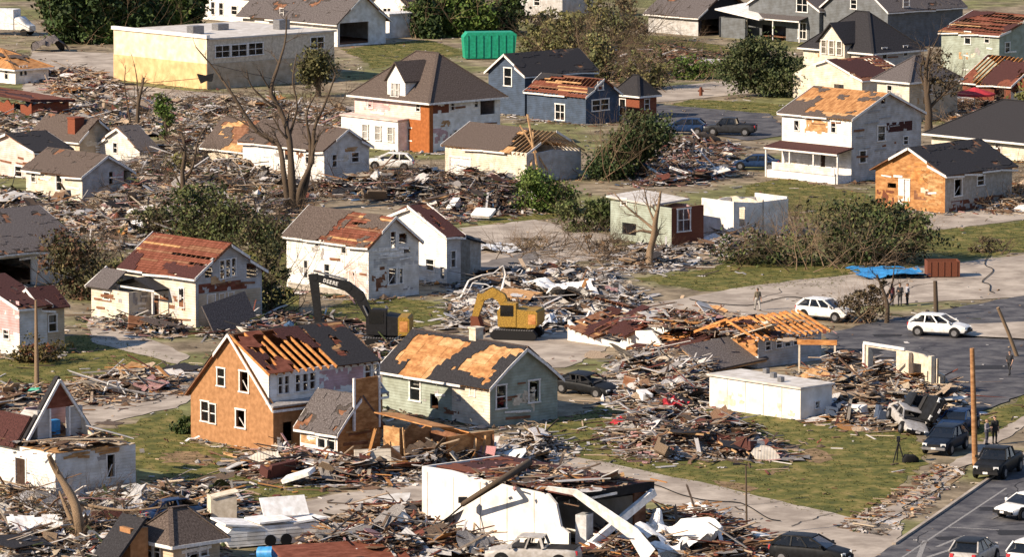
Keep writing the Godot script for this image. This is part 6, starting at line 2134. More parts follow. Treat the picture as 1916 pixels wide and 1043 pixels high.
# ---------- people ----------
# bones: [a, b, ra, rb, region]; joined by a smooth minimum on a grid, meshed as surface nets
func nets(bones: Array, cell: float, blend: float) -> Dictionary:
	var lo := Vector3(1e9, 1e9, 1e9)
	var hi := -lo
	for b in bones:
		var r: float = maxf(b[2], b[3]) + cell * 3.0
		for q in [b[0], b[1]]:
			lo = lo.min(q - Vector3.ONE * r)
			hi = hi.max(q + Vector3.ONE * r)
	var nx := int((hi.x - lo.x) / cell) + 2
	var ny := int((hi.y - lo.y) / cell) + 2
	var nz := int((hi.z - lo.z) / cell) + 2
	var fld := PackedFloat32Array()
	fld.resize(nx * ny * nz)
	fld.fill(1.0)
	var reg := PackedByteArray()
	reg.resize(nx * ny * nz)
	var best := PackedFloat32Array()
	best.resize(nx * ny * nz)
	best.fill(1.0)
	for b in bones:
		var a: Vector3 = b[0]
		var e: Vector3 = b[1]
		var ra: float = b[2]
		var rb: float = b[3]
		var mg: float = maxf(ra, rb) + blend + cell * 2.0
		var l: Vector3 = (a.min(e) - Vector3.ONE * mg - lo) / cell
		var h: Vector3 = (a.max(e) + Vector3.ONE * mg - lo) / cell
		var ab := e - a
		var il := 1.0 / maxf(ab.length_squared(), 1e-9)
		for z in range(maxi(0, int(l.z)), mini(nz, int(h.z) + 1)):
			for y in range(maxi(0, int(l.y)), mini(ny, int(h.y) + 1)):
				for x in range(maxi(0, int(l.x)), mini(nx, int(h.x) + 1)):
					var p := lo + Vector3(x, y, z) * cell
					var t := clampf((p - a).dot(ab) * il, 0.0, 1.0)
					var d := (p - a - ab * t).length() - lerpf(ra, rb, t)
					var i := (z * ny + y) * nx + x
					var o := fld[i]
					var k := maxf(blend - absf(o - d), 0.0) / blend
					fld[i] = minf(o, d) - k * k * blend * 0.25
					if d < best[i]:
						best[i] = d
						reg[i] = b[4]
	var idx := {}
	var vs := PackedVector3Array()
	var ns := PackedVector3Array()
	var rs := PackedByteArray()
	var ix := PackedInt32Array()
	var sx := 1
	var sy := nx
	var sz := nx * ny
	var cor := [0, sx, sy, sx + sy, sz, sz + sx, sz + sy, sz + sx + sy]
	for z in nz - 1:
		for y in ny - 1:
			for x in nx - 1:
				var i := (z * ny + y) * nx + x
				var neg := 0
				for c in cor:
					if fld[i + c] < 0.0:
						neg += 1
				if neg == 0 or neg == 8:
					continue
				var acc := Vector3.ZERO
				var cnt := 0
				for e in [[0, 1], [2, 3], [4, 5], [6, 7], [0, 2], [1, 3], [4, 6], [5, 7], [0, 4], [1, 5], [2, 6], [3, 7]]:
					var fa := fld[i + cor[e[0]]]
					var fb := fld[i + cor[e[1]]]
					if (fa < 0.0) != (fb < 0.0):
						var t := fa / (fa - fb)
						var pa := Vector3(e[0] & 1, (e[0] >> 1) & 1, e[0] >> 2)
						var pb := Vector3(e[1] & 1, (e[1] >> 1) & 1, e[1] >> 2)
						acc += pa.lerp(pb, t)
						cnt += 1
				idx[i] = vs.size()
				vs.append(lo + (Vector3(x, y, z) + acc / cnt) * cell)
				ns.append(Vector3(fld[i + sx] - fld[i], fld[i + sy] - fld[i], fld[i + sz] - fld[i]).normalized())
				rs.append(reg[i])
	for i in idx:
		for ax in [[sx, sy, sz], [sy, sz, sx], [sz, sx, sy]]:
			var fa := fld[i]
			var fb := fld[i + ax[0]]
			if (fa < 0.0) == (fb < 0.0):
				continue
			var q := [i, i - ax[1], i - ax[1] - ax[2], i - ax[2]]
			if not (idx.has(q[1]) and idx.has(q[2]) and idx.has(q[3])):
				continue
			var a: int = idx[q[0]]
			var b: int = idx[q[1]]
			var c: int = idx[q[2]]
			var d: int = idx[q[3]]
			if fa < 0.0:
				ix.append_array([a, c, b, a, d, c])
			else:
				ix.append_array([a, b, c, a, c, d])
	return {"v": vs, "n": ns, "r": rs, "i": ix}
var poses := {}
# regions: 0 skin, 1 hair, 2 top, 3 trousers, 4 shoes
func pose(kind: String) -> Array:
	if poses.has(kind):
		return poses[kind]
	var st := 0.0
	var armL := Vector3(0.27, 0.80, 0.03)
	var armR := Vector3(-0.27, 0.80, 0.05)
	var elL := Vector3(0.26, 1.12, -0.03)
	var elR := Vector3(-0.26, 1.12, -0.03)
	if kind == "walk":
		st = 0.26
		armL = Vector3(0.25, 0.84, 0.20); armR = Vector3(-0.25, 0.83, -0.16)
	elif kind == "hold":
		armL = Vector3(0.10, 1.18, 0.32); armR = Vector3(-0.08, 1.22, 0.32)
		elL = Vector3(0.27, 1.10, 0.06); elR = Vector3(-0.27, 1.10, 0.06)
	var B := [
		[Vector3(0, 0.98, 0), Vector3(0, 1.18, 0.0), 0.150, 0.140, 2], [Vector3(0.06, 1.2, 0), Vector3(0.09, 1.38, 0), 0.13, 0.12, 2], [Vector3(-0.06, 1.2, 0), Vector3(-0.09, 1.38, 0), 0.13, 0.12, 2],
		[Vector3(-0.17, 1.42, 0), Vector3(0.17, 1.42, 0), 0.075, 0.075, 2], [Vector3(0, 1.44, 0), Vector3(0, 1.54, 0.015), 0.06, 0.055, 0],
		[Vector3(0.08, 0.93, 0), Vector3(-0.08, 0.93, 0), 0.135, 0.135, 3]]
	for s in [1.0, -1.0]:
		var f: float = st * s
		var knee := Vector3(s * 0.105, 0.50, f * 0.55 + 0.02)
		var ank := Vector3(s * 0.11, 0.09, f - (0.05 if f < 0 else 0.0))
		B.append([Vector3(s * 0.095, 0.90, 0), knee, 0.098, 0.066, 3])
		B.append([knee, ank, 0.064, 0.044, 3])
		B.append([ank + Vector3(0, -0.035, -0.03), ank + Vector3(s * 0.02, -0.045, 0.17), 0.05, 0.04, 4])
		var el := elL if s > 0 else elR
		var ha := armL if s > 0 else armR
		B.append([Vector3(s * 0.205, 1.40, 0), el, 0.062, 0.047, 2])
		B.append([el, ha, 0.046, 0.034, 2 if kind == "hold" else 0])
	var parts := [nets(B, 0.026, 0.06)]
	# head: skull, jaw, nose, brow, lips, ears, hair
	var H := [[Vector3(0, 1.665, -0.012), Vector3(0, 1.665, 0.012), 0.098, 0.092, 0], [Vector3(0, 1.59, 0.025), Vector3(0, 1.575, 0.055), 0.062, 0.042, 0], [Vector3(0, 1.655, 0.098), Vector3(0, 1.618, 0.118), 0.010, 0.016, 0],
		[Vector3(0.038, 1.672, 0.092), Vector3(-0.038, 1.672, 0.092), 0.014, 0.014, 0], [Vector3(0.02, 1.585, 0.096), Vector3(-0.02, 1.585, 0.096), 0.011, 0.011, 0],
		[Vector3(0.098, 1.645, -0.005), Vector3(0.1, 1.615, 0.0), 0.018, 0.012, 0], [Vector3(-0.098, 1.645, -0.005), Vector3(-0.1, 1.615, 0.0), 0.018, 0.012, 0],
		[Vector3(0, 1.705, -0.02), Vector3(0, 1.715, 0.035), 0.088, 0.072, 1], [Vector3(0, 1.66, -0.055), Vector3(0, 1.61, -0.06), 0.072, 0.055, 1], [Vector3(0, 1.50, 0.01), Vector3(0, 1.57, 0.012), 0.056, 0.056, 0]]
	parts.append(nets(H, 0.011, 0.018))
	for s in [1.0, -1.0]:
		var el := elL if s > 0 else elR
		var w := armL if s > 0 else armR
		var d := (w - el).normalized()
		var lat := d.cross(Vector3(s, 0, 0.2)).normalized()      # across the knuckles
		var pn := d.cross(lat).normalized()
		var HB := [[w - d * 0.03, w + d * 0.02, 0.031, 0.028, 0], [w + d * 0.03 + lat * 0.018, w + d * 0.085 + lat * 0.026, 0.019, 0.016, 0], [w + d * 0.03 - lat * 0.018, w + d * 0.085 - lat * 0.026, 0.019, 0.016, 0]]
		var ln := [0.062, 0.074, 0.080, 0.068]
		for k in 4:
			var o: Vector3 = w + d * 0.09 + lat * (k - 1.5) * 0.0205
			var m1: Vector3 = o + d * ln[k] * 0.55 + pn * 0.012
			HB.append([o, m1, 0.0095, 0.009, 0])
			HB.append([m1, m1 + d * ln[k] * 0.4 + pn * 0.028, 0.009, 0.0075, 0])
		var th := w + d * 0.035 + lat * 0.036
		HB.append([th, th + d * 0.035 + lat * 0.02 + pn * 0.012, 0.012, 0.0105, 0])
		HB.append([th + d * 0.035 + lat * 0.02 + pn * 0.012, th + d * 0.065 + lat * 0.02 + pn * 0.03, 0.0105, 0.008, 0])
		parts.append(nets(HB, 0.006, 0.006))
	poses[kind] = parts
	return parts
func person(label: String, px: float, py: float, face_deg: float, kind: String, top: Color, legs: Color, hair: Color, skin := Color(0.42, 0.24, 0.16), y := 0.0, sc := 1.0, group := "") -> Node3D:
	var p := G(px, py)
	p.y = y
	var t := thing("person", label, "person", p, deg_to_rad(face_deg), group)
	t.scale = Vector3.ONE * sc
	var cols := [skin, hair, top, legs, Color(0.03, 0.03, 0.03)]
	var mb := MB.new()
	for part in pose(kind):
		var k := mb.v.size()
		for i in part.v.size():
			mb.col = cols[part.r[i]]
			mb.vert(part.v[i], part.n[i], Vector2(part.v[i].x, part.v[i].y))
		for i in part.i:
			mb.ix.append(i + k)
	put(mb, "body", M.plain, t)
	# eyes
	for s in [1.0, -1.0]:
		var eb := MB.new()
		eb.col = Color(0.03, 0.02, 0.02)
		eb.box(Vector3(s * 0.034, 1.652, 0.098), Vector3(0.022, 0.010, 0.012))
		put(eb, "eye", M.plain, t)
	return t
func people() -> void:
	var dark := Color(0.03, 0.03, 0.035)
	var hair := Color(0.03, 0.02, 0.015)
	person("person in tan jacket and pale trousers walking on the street above the rafters", 1417, 582, 200, "walk", Color(0.16, 0.13, 0.09), Color(0.35, 0.33, 0.30), hair, Color(0.4, 0.24, 0.16), 0.05)
	person("person in dark red top, leftmost of the three beside the snapped tree", 1668, 574, 40, "stand", Color(0.16, 0.05, 0.05), Color(0.04, 0.04, 0.06), hair, Color(0.4, 0.24, 0.16), 0.05, 1.0, "people standing by the snapped tree")
	person("person in black, middle of the three beside the snapped tree", 1683, 574, -20, "hold", dark, dark, Color(0.1, 0.06, 0.03), Color(0.4, 0.24, 0.16), 0.05, 1.02, "people standing by the snapped tree")
	person("person with pale shirt and dark trousers, rightmost of the three", 1697, 572, -70, "stand", Color(0.30, 0.30, 0.33), dark, hair, Color(0.4, 0.24, 0.16), 0.05, 0.98, "people standing by the snapped tree")
	person("person in black shorts and shirt standing alone on the asphalt", 1888, 704, -30, "walk", dark, dark, hair, Color(0.45, 0.28, 0.2), 0.08)
	person("person in black coat beside the utility pole", 1860, 832, 20, "stand", Color(0.02, 0.02, 0.022), Color(0.02, 0.02, 0.022), hair, Color(0.42, 0.26, 0.18), 0.05, 1.05, "people behind the utility pole")
	person("person in grey jacket behind the utility pole", 1845, 834, 60, "hold", Color(0.2, 0.19, 0.2), Color(0.06, 0.06, 0.08), Color(0.15, 0.09, 0.04), Color(0.42, 0.26, 0.18), 0.05, 0.97, "people behind the utility pole")

# ---------- street things and loose large items ----------
func pole(called: String, label: String, px: float, py: float, tx: float, ty: float, r0: float, r1: float, m: Material, lean_depth := 0.0) -> Node3D:
	var b := G(px, py)
	var tp := at_depth(tx, ty, depth(b) - (hgt(b, ty)) * sin(pit) + lean_depth)
	var t := thing(called, label, "pole", b)
	var mb := MB.new()
	mb.tube([Vector3(0, -0.3, 0), (tp - b) * 0.5, tp - b], [r0, (r0 + r1) * 0.5, r1], 12)
	put(mb, "shaft", m, t)
	return t
func crumple(called: String, label: String, category: String, pos: Vector3, yaw: float, sx: float, sz: float, amp: float, m: Material, lift := 0.5, sd := 1.0, curl := 0.0, res := 16) -> Node3D:
	var t := thing(called, label, category, pos, deg_to_rad(yaw))
	var mb := MB.new()
	var P := func(i: int, j: int) -> Vector3:
		var u := float(i) / res - 0.5
		var v := float(j) / res - 0.5
		var y := lift + noise.get_noise_3d(u * 24 + sd * 40, v * 24, sd * 9.0) * amp * 2.0 + curl * (absf(u) * 2.0) ** 2
		var wob := noise.get_noise_3d(u * 30, sd * 70, v * 30) * amp * 0.8
		return Vector3(u * sx + wob, maxf(y, 0.03), v * sz + wob)
	for i in res:
		for j in res:
			var e := maxf(absf(i + 0.5 - res * 0.5), absf(j + 0.5 - res * 0.5)) / (res * 0.5)
			if e > 0.86 and noise.get_noise_2d(i * 5.0 + sd * 50, j * 6.0) > 0.1:
				continue
			var a: Vector3 = P.call(i, j)
			var b: Vector3 = P.call(i + 1, j)
			var c: Vector3 = P.call(i + 1, j + 1)
			var d: Vector3 = P.call(i, j + 1)
			mb.tri(a, b, c, Vector3.UP)
			mb.tri(a, c, d, Vector3.UP)
			var dn := Vector3(0, -0.02, 0)
			mb.tri(a + dn, b + dn, c + dn, Vector3.DOWN)
			mb.tri(a + dn, c + dn, d + dn, Vector3.DOWN)
	put(mb, "sheet", m, t)
	return t
# bent metal ribbon through points (local), width w
func ribbon(mb: MB, ps: Array, w: float, wdir: Vector3) -> void:
	for i in ps.size() - 1:
		var a: Vector3 = ps[i]
		var b: Vector3 = ps[i + 1]
		var k := wdir.normalized() * w * 0.5
		var nn := (b - a).cross(k).normalized() * 0.03
		mb.para(a - k - nn, b - a, k * 2.0, nn * 2.0)
func street_things() -> void:
	pole("utility_pole", "tall broken-off wooden utility pole beside the navy car", 1824, 872, 1818, 652, 0.20, 0.15, M.pole_wood)
	pole("left_pole", "tall pale pole on the left lawn before the pink gable", 70, 730, 68, 562, 0.20, 0.09, M.bark_pale)
	pole("leaning_pole", "leaning pale pole at the right edge of the asphalt", 1905, 668, 1866, 576, 0.16, 0.12, M.bark_pale, -1.0)
	pole("stub_pole", "short brown pole with torn top by the street crossing", 1751, 592, 1749, 526, 0.2, 0.16, M.bark)
	var sl := pole("street_lamp", "thin dark street lamp standing on the lawn edge", 1397, 1004, 1395, 868, 0.07, 0.045, M.bark)
	sl.set_meta("category", "street lamp")
	var hd := MB.new()
	hd.beam(Vector3(0, 4.35, 0), Vector3(-0.55, 4.45, 0.1), 0.05, 0.05)
	hd.box(Vector3(-0.65, 4.42, 0.1), Vector3(0.45, 0.1, 0.2))
	put(hd, "lamp_head", M.black_metal, sl)
	# fallen pole across the warehouse
	var d0 := depth(G(900, 1010)) - 1.5
	var fp := thing("fallen_utility_pole", "dark fallen utility pole lying across the white warehouse", "pole", at_depth(800, 1004, d0))
	var fm := MB.new()
	fm.tube([G(990, 866, warehouse_top + 0.7) - fp.position, G(930, 904, warehouse_top + 0.6) - fp.position, at_depth(866, 944, d0) - fp.position], [0.24, 0.2, 0.16], 10)
	put(fm, "shaft", M.bark, fp)
	var fx := MB.new()
	fx.box(at_depth(866, 936, d0) - fp.position, Vector3(0.55, 0.34, 0.3))
	put(fx, "transformer_bracket", M.black_metal, fp)
	var fw := MB.new()
	fw.tube([at_depth(868, 944, d0) - fp.position, at_depth(840, 968, d0 - 1) - fp.position, at_depth(780, 1010, d0 - 2.5) - fp.position], [0.06, 0.045, 0.04], 6)
	put(fw, "cable", M.black_metal, fp)
	# hanging wires, upper left
	for q in [[[120, 140, 250, 158, 385, 146], "slack black wire above the stucco building lot"], [[395, 120, 520, 150, 700, 215], "slack black wire running right from the bare tree"]]:
		var w := thing("hanging_wire", q[1], "wire", G(q[0][2], 200))
		var dd := depth(G(q[0][2], 200))
		var wm := MB.new()
		var ps := []
		for i in 3:
			ps.append(at_depth(q[0][i * 2], q[0][i * 2 + 1], dd) - w.position)
		wm.tube(ps, [0.03, 0.03, 0.03], 4)
		put(wm, "wire", M.black_metal, w)
	var bp := thing("black_plastic", "black sheet caught in the bare tree limb", "plastic sheet", at_depth(384, 147, depth(G(552, 394))))
	var bpm := MB.new()
	bpm.prism(Vector3(-0.75, -0.5, 0), Vector3.RIGHT, Vector3.UP, Vector3(0.1, 0.05, 0.08), PackedVector2Array([Vector2(0, 0.9), Vector2(0.7, 0.75), Vector2(1.5, 0.95), Vector2(1.35, 0.2), Vector2(0.9, 0.25), Vector2(0.35, 0)]))
	put(bpm, "sheet", M.black_metal, bp)
	# hydrant, umbrella, bins
	var hy := thing("fire_hydrant", "small orange hydrant beside the upper path", "hydrant", G(1311, 180))
	var hm := MB.new()
	hm.cyl(Vector3(0, 0.4, 0), Vector3(0, 0.8, 0), 0.2, 12)
	put(hm, "barrel", M.rust, hy)
	var hm2 := MB.new()
	hm2.cyl(Vector3(0, 0.9, 0), Vector3(0, 0.25, 0), 0.15, 12)
	hm2.cyl(Vector3(0, 0.6, 0), Vector3(0.7, 0, 0), 0.1, 8)
	put(hm2, "cap", M.rust, hy)
	var um := thing("red_umbrella", "open red patio umbrella among the right-hand ruins", "umbrella", G(1822, 214))
	var uc := MB.new()
	for i in 8:
		var a := TAU * i / 8
		var b := TAU * (i + 1) / 8
		var p1 := Vector3(cos(a) * 2.3, 2.3, sin(a) * 2.3)
		var p2 := Vector3(cos(b) * 2.3, 2.3, sin(b) * 2.3)
		uc.tri(Vector3(0, 3.0, 0), p1, p2, Vector3.UP)
		uc.quad(p1, p2, p2 + Vector3.DOWN * 0.22, p1 + Vector3.DOWN * 0.22, (p1 + p2) * Vector3(1, 0, 1))
	put(uc, "canopy", M.red_cloth, um)
	var us := MB.new()
	us.tube([Vector3.ZERO, Vector3(0, 2.95, 0)], [0.04, 0.04], 6)
	put(us, "pole", M.white_trim, um)
	# green container
	var gc := thing("green_container", "bright green metal container in the far yard", "container", G(915, 110), deg_to_rad(8))
	var gm := MB.new()
	gm.prism(Vector3(-3.3, 0.15, -1.2), Vector3.RIGHT, Vector3.UP, Vector3(0, 0, 2.4), PackedVector2Array([Vector2(0.2, 0), Vector2(6.3, 0), Vector2(6.6, 2.9), Vector2(6.2, 3.2), Vector2(0.5, 3.2), Vector2(0, 2.6)]))
	var go := put(gm, "body", M.green_paint, gc)
	for i in 7:
		var rb := MB.new()
		rb.box(Vector3(-2.8 + i * 0.93, 1.65, 1.24), Vector3(0.14, 2.7, 0.07))
		put(rb, "rib", M.green_paint, go)
	for x in [-2.4, 2.4]:
		var sk := MB.new()
		sk.box(Vector3(x, 0.09, 0), Vector3(0.5, 0.18, 2.2))
		put(sk, "skid", M.black_metal, gc)
	# red-brown bin on the street
	var rbn := thing("brown_dumpster", "rust-brown open dumpster beside the blue tarp", "dumpster", G(1762, 518), deg_to_rad(4))
	for q in [[Vector3(0, 0.75, 0.85), Vector3(2.7, 1.3, 0.08)], [Vector3(0, 0.75, -0.85), Vector3(2.7, 1.3, 0.08)], [Vector3(1.33, 0.75, 0), Vector3(0.08, 1.3, 1.62)], [Vector3(-1.33, 0.75, 0), Vector3(0.08, 1.3, 1.62)], [Vector3(0, 0.1, 0), Vector3(2.6, 0.08, 1.6)]]:
		var sm := MB.new()
		sm.box(q[0], q[1])
		put(sm, "panel", M.rust, rbn)
	for i in 5:
		var rm := MB.new()
		rm.box(Vector3(-1.1 + i * 0.55, 0.75, 0.91), Vector3(0.08, 1.2, 0.05))
		put(rm, "rib", M.rust, rbn)
	# blue tarp
	crumple("blue_tarp", "bright blue tarp spread over debris beside the road", "tarp", G(1662, 516), 6, 6.2, 6.0, 0.3, M.blue_tarp, 0.4, 3.0, 0.0, 22)
	crumple("grey_tarp_heap", "dark grey tarp heap on the far left lot", "tarp", G(92, 96), 10, 4.4, 4.0, 1.0, M.shingle_grey, 1.3, 6.0, -1.2, 14)
	var gb := thing("green_bin", "toppled pale green bin by the left street", "bin", G(60, 748), deg_to_rad(-10))
	var gbm := MB.new()
	gbm.cyl(Vector3(0, 0.42, 0), Vector3(1.1, 0.05, 0.1), 0.42, 14)
	mat("bin_green", lin(0.10, 0.42, 0.28), "grime", 0.4, 0.5)
	put(gbm, "barrel", M.bin_green, gb)
	var gbl := MB.new()
	gbl.cyl(Vector3(0.58, 0.44, 0.05), Vector3(0.06, 0, 0), 0.45, 14)
	put(gbl, "lid", M.green_paint, gb)
	# white fabric heap by the warehouse
	crumple("white_fabric_heap", "crumpled white membrane heap at the warehouse right end", "membrane", G(1256, 1036), 30, 4.6, 5.4, 1.3, M.cloth_white, 1.3, 5.0, -0.9, 22)
	crumple("white_fabric_peak", "pointed white membrane fold standing beside the heap", "membrane", G(1224, 1030), -20, 1.6, 2.2, 1.1, M.cloth_white, 1.9, 8.0, -1.8, 14)
	crumple("torn_white_sheet", "torn white sheet draped over the far side of the membrane heap", "membrane", G(1290, 990), 20, 3.2, 4.0, 0.6, M.cloth_white, 1.2, 9.0, -0.6, 14)
	crumple("red_cloth", "crumpled red cloth at the left end of the lawn debris pile", "cloth", G(1164, 806), 10, 1.6, 3.0, 0.3, M.red_cloth, 0.6, 21.0, 0.0, 10)
	crumple("red_sheet", "dark red sheet on top of the lawn debris pile", "cloth", G(1262, 786), -15, 1.5, 2.4, 0.3, M.red_cloth, 1.2, 23.0, 0.0, 10)
	# white ragged panel and other sheets at lower left
	crumple("ragged_white_panel", "ragged white foam panel with torn edges at lower left", "panel", G(68, 1012), 12, 3.3, 2.9, 0.1, M.cloth_white, 0.9, 2.0, 0.0, 14).rotation.x = 0.42
	crumple("white_sheet", "small white crumpled sheet by the snapped trunk", "sheet", G(176, 998), -25, 1.4, 2.6, 0.5, M.cloth_white, 0.8, 12.0, 0.0, 10)
	var pc := MB.new()
	var pcn := thing("propped_sheet", "clean cream panel propped in front of the annex cottage", "panel", G(698, 882), deg_to_rad(12))
	pc.box(Vector3(0, 0.72, 0), Vector3(2.4, 1.45, 0.12), Basis(Vector3(1, 0, 0), -0.25))
	put(pc, "board", M.cream_siding, pcn)
	var pcb := MB.new()
	pcb.box(Vector3(0, 0.02, -0.45), Vector3(2.3, 0.06, 0.9))
	put(pcb, "base", M.lumber, pcn)
	# twisted white metal over the yellow excavator
	var tw := thing("twisted_metal", "twisted white metal arch above the yellow excavator", "sheet metal", G(905, 566))
	var tm := MB.new()
	ribbon(tm, [Vector3(-1.9, 0.3, 0), Vector3(-1.2, 1.8, 0.2), Vector3(-0.2, 2.2, 0.3), Vector3(0.7, 2.3, 0), Vector3(1.5, 2.9, -0.2), Vector3(1.7, 2.2, -0.2), Vector3(1.4, 0.8, 0)], 0.55, Vector3(0.3, 0.4, 1))
	ribbon(tm, [Vector3(-1.6, 0.2, 0.4), Vector3(-0.9, 1.6, 0.4), Vector3(0.2, 1.5, 0.5), Vector3(1.2, 0.9, 0.5)], 0.35, Vector3(0.1, 0.3, 1))
	put(tm, "strip", M.tin_white, tw)
	crumple("metal_wreckage", "heap of white crumpled metal on the dark slab", "sheet metal", G(1056, 560), 12, 4.8, 8.0, 0.8, M.tin_white, 0.9, 4.0, 0.0, 18)
	crumple("grey_metal_wreckage", "grey crumpled metal right of the yellow excavator", "sheet metal", G(1030, 612), -8, 2.6, 5.0, 0.6, M.tin, 0.8, 7.0, 0.0, 12)
	crumple("metal_by_house", "pale crumpled sheet metal right of the white gabled house", "sheet metal", G(935, 470), 5, 3.4, 4.0, 0.4, M.tin, 0.4, 17.0, 0.0, 12)
	# overturned white trailer
	var tr := thing("white_trailer", "overturned white camper trailer with broken side by the driveway", "trailer", G(505, 1016), deg_to_rad(24))
	tr.scale = Vector3.ONE * 1.12
	var tb := MB.new()
	tb.prism(Vector3(-3.0, 0.1, -1.1), Vector3.RIGHT, Vector3.UP, Vector3(0, 0, 2.2), PackedVector2Array([Vector2(0.3, 0), Vector2(5.6, 0), Vector2(6.0, 0.35), Vector2(6.0, 0.75), Vector2(5.2, 1.0), Vector2(0.5, 1.05), Vector2(0, 0.6)]))
	put(tb, "body", M.white_siding, tr)
	var tu := MB.new()
	for i in 3:
		tu.box(Vector3(-2.0 + i * 1.95, 1.2 + rng.randf_range(-0.05, 0.1), 0), Vector3(1.9, 0.1, 2.3), Basis(Vector3(0, 0, 1), rng.randf_range(-0.12, 0.1)) * Basis(Vector3(1, 0, 0), rng.randf_range(-0.1, 0.12)))
	put(tu, "top_panel", M.tin_white, tr)
	var tp := MB.new()
	tp.box(Vector3(1.2, 1.75, -0.9), Vector3(2.6, 0.06, 1.2), Basis(Vector3(1, 0, 0), 0.9))
	put(tp, "roof_panel", M.tin_white, tr)
	for x in [-1.2, 1.0]:
		var th := MB.new()
		th.box(Vector3(x, 0.62, 1.11), Vector3(1.0, 0.5, 0.05))
		put(th, "window", M.glass, tr)
	for x in [-0.4, 0.5]:
		var wm := MB.new()
		wm.cyl(Vector3(x, 0.32, 1.05), Vector3(0, 0, 0.25), 0.32, 14)
		put(wm, "wheel", M.rubber, tr)
	# beige bin and blue drum
	var bb := thing("beige_crate", "tall beige carton crate beside the crushed blue car", "crate", G(416, 984), deg_to_rad(14))
	for q in [[Vector3(0, 0.95, 0.6), Vector3(1.6, 1.9, 0.06)], [Vector3(0, 0.95, -0.6), Vector3(1.6, 1.8, 0.06)], [Vector3(0.77, 0.95, 0), Vector3(0.06, 1.8, 1.14)], [Vector3(-0.77, 0.95, 0), Vector3(0.06, 1.9, 1.14)], [Vector3(0, 0.06, 0), Vector3(1.5, 0.08, 1.1)]]:
		var sm := MB.new()
		sm.box(q[0], q[1])
		put(sm, "panel", M.plaster, bb)
	var bl := MB.new()
	bl.box(Vector3(0.1, 1.98, 0.1), Vector3(1.7, 0.08, 1.2), Basis(Vector3(0, 0, 1), 0.2))
	put(bl, "flap", M.plaster, bb)
	var dr := thing("blue_drum", "blue plastic drum lying at the bottom edge", "drum", G(500, 1052))
	var dm := MB.new()
	dm.cyl(Vector3(0, 0.5, 0), Vector3(0.9, 0.1, 0.4), 0.42, 16)
	put(dm, "barrel", M.blue_tarp, dr)
	# tripod with a camera, bag beside it
	var tpd := thing("camera_tripod", "black camera on a tripod standing on the lawn", "tripod", G(1680, 866))
	for i in 3:
		var a := TAU * i / 3.0 + 0.4
		var lg := MB.new()
		lg.tube([Vector3(cos(a) * 0.45, 0, sin(a) * 0.45), Vector3(0, 1.35, 0)], [0.04, 0.05], 6)
		put(lg, "leg", M.black_metal, tpd)
	var cm := MB.new()
	cm.box(Vector3(0, 1.55, 0), Vector3(0.22, 0.32, 0.5))
	cm.cyl(Vector3(0, 1.55, 0.35), Vector3(0, 0, 0.25), 0.09, 10)
	put(cm, "camera", M.black_metal, tpd)
	var bg := thing("black_bags", "black equipment bag on the grass in front of the navy car", "bag", G(1702, 866), 0.3)
	var bm := MB.new()
	loft(bm, [[-0.5, 0.18, 0, 0.3], [-0.3, 0.3, 0, 0.55], [0.3, 0.3, 0, 0.5], [0.55, 0.2, 0, 0.3]])
	put(bm, "bag", M.rubber, bg)
	var bh := MB.new()
	bh.tube([Vector3(-0.25, 0.5, 0), Vector3(0, 0.72, 0), Vector3(0.25, 0.48, 0)], [0.02, 0.02, 0.02], 5)
	put(bh, "handle", M.rubber, bg)
	# fallen roof pieces near the bottom
	var rr := thing("red_roof_section", "fallen red-brown roof section in rubble at the bottom edge", "roof section", G(640, 1060), deg_to_rad(20))
	var ra := MB.new()
	ra.box(Vector3(0, 0.75, 0), Vector3(7.5, 0.14, 3.4), Basis(Vector3(1, 0, 0), 0.2))
	put(ra, "deck", M.deck_red, rr)
	var rc := MB.new()
	rc.box(Vector3(0, 0.3, 1.62), Vector3(7.5, 0.35, 0.1))
	put(rc, "fascia", M.rose_siding, rr)
	var dp := thing("dark_roof_section", "dark steep roof fragment left of the small bungalow", "roof section", G(222, 1062), deg_to_rad(35))
	var da := MB.new()
	da.box(Vector3(0, 1.6, 0), Vector3(3.4, 0.16, 2.6), Basis(Vector3(0, 0, 1), 0.85))
	put(da, "deck", M.shingle_dark, dp)
	var db := MB.new()
	db.box(Vector3(0.9, 1.2, 0.3), Vector3(1.2, 2.3, 1.2))
	put(db, "chimney", M.orange_brick, dp)
	# pieces on the garden by the left street
	var ch := thing("overturned_furniture", "overturned white metal furniture frame on the left street", "furniture", G(210, 742), 0.4)
	for q in [[Vector3(-0.6, 0, 0), Vector3(-0.3, 1.1, 0.2)], [Vector3(0.6, 0, 0), Vector3(0.3, 1.1, 0.2)], [Vector3(-0.3, 1.1, 0.2), Vector3(0.3, 1.1, 0.2)], [Vector3(-0.9, 0.1, 0.5), Vector3(-0.5, 0.8, 0.3)], [Vector3(0.9, 0.1, 0.5), Vector3(0.5, 0.8, 0.3)], [Vector3(-0.6, 0.6, 0.1), Vector3(0.6, 0.6, 0.1)]]:
		var cmb := MB.new()
		cmb.tube([q[0], q[1]], [0.05, 0.05], 6)
		put(cmb, "tube", M.white_trim, ch)

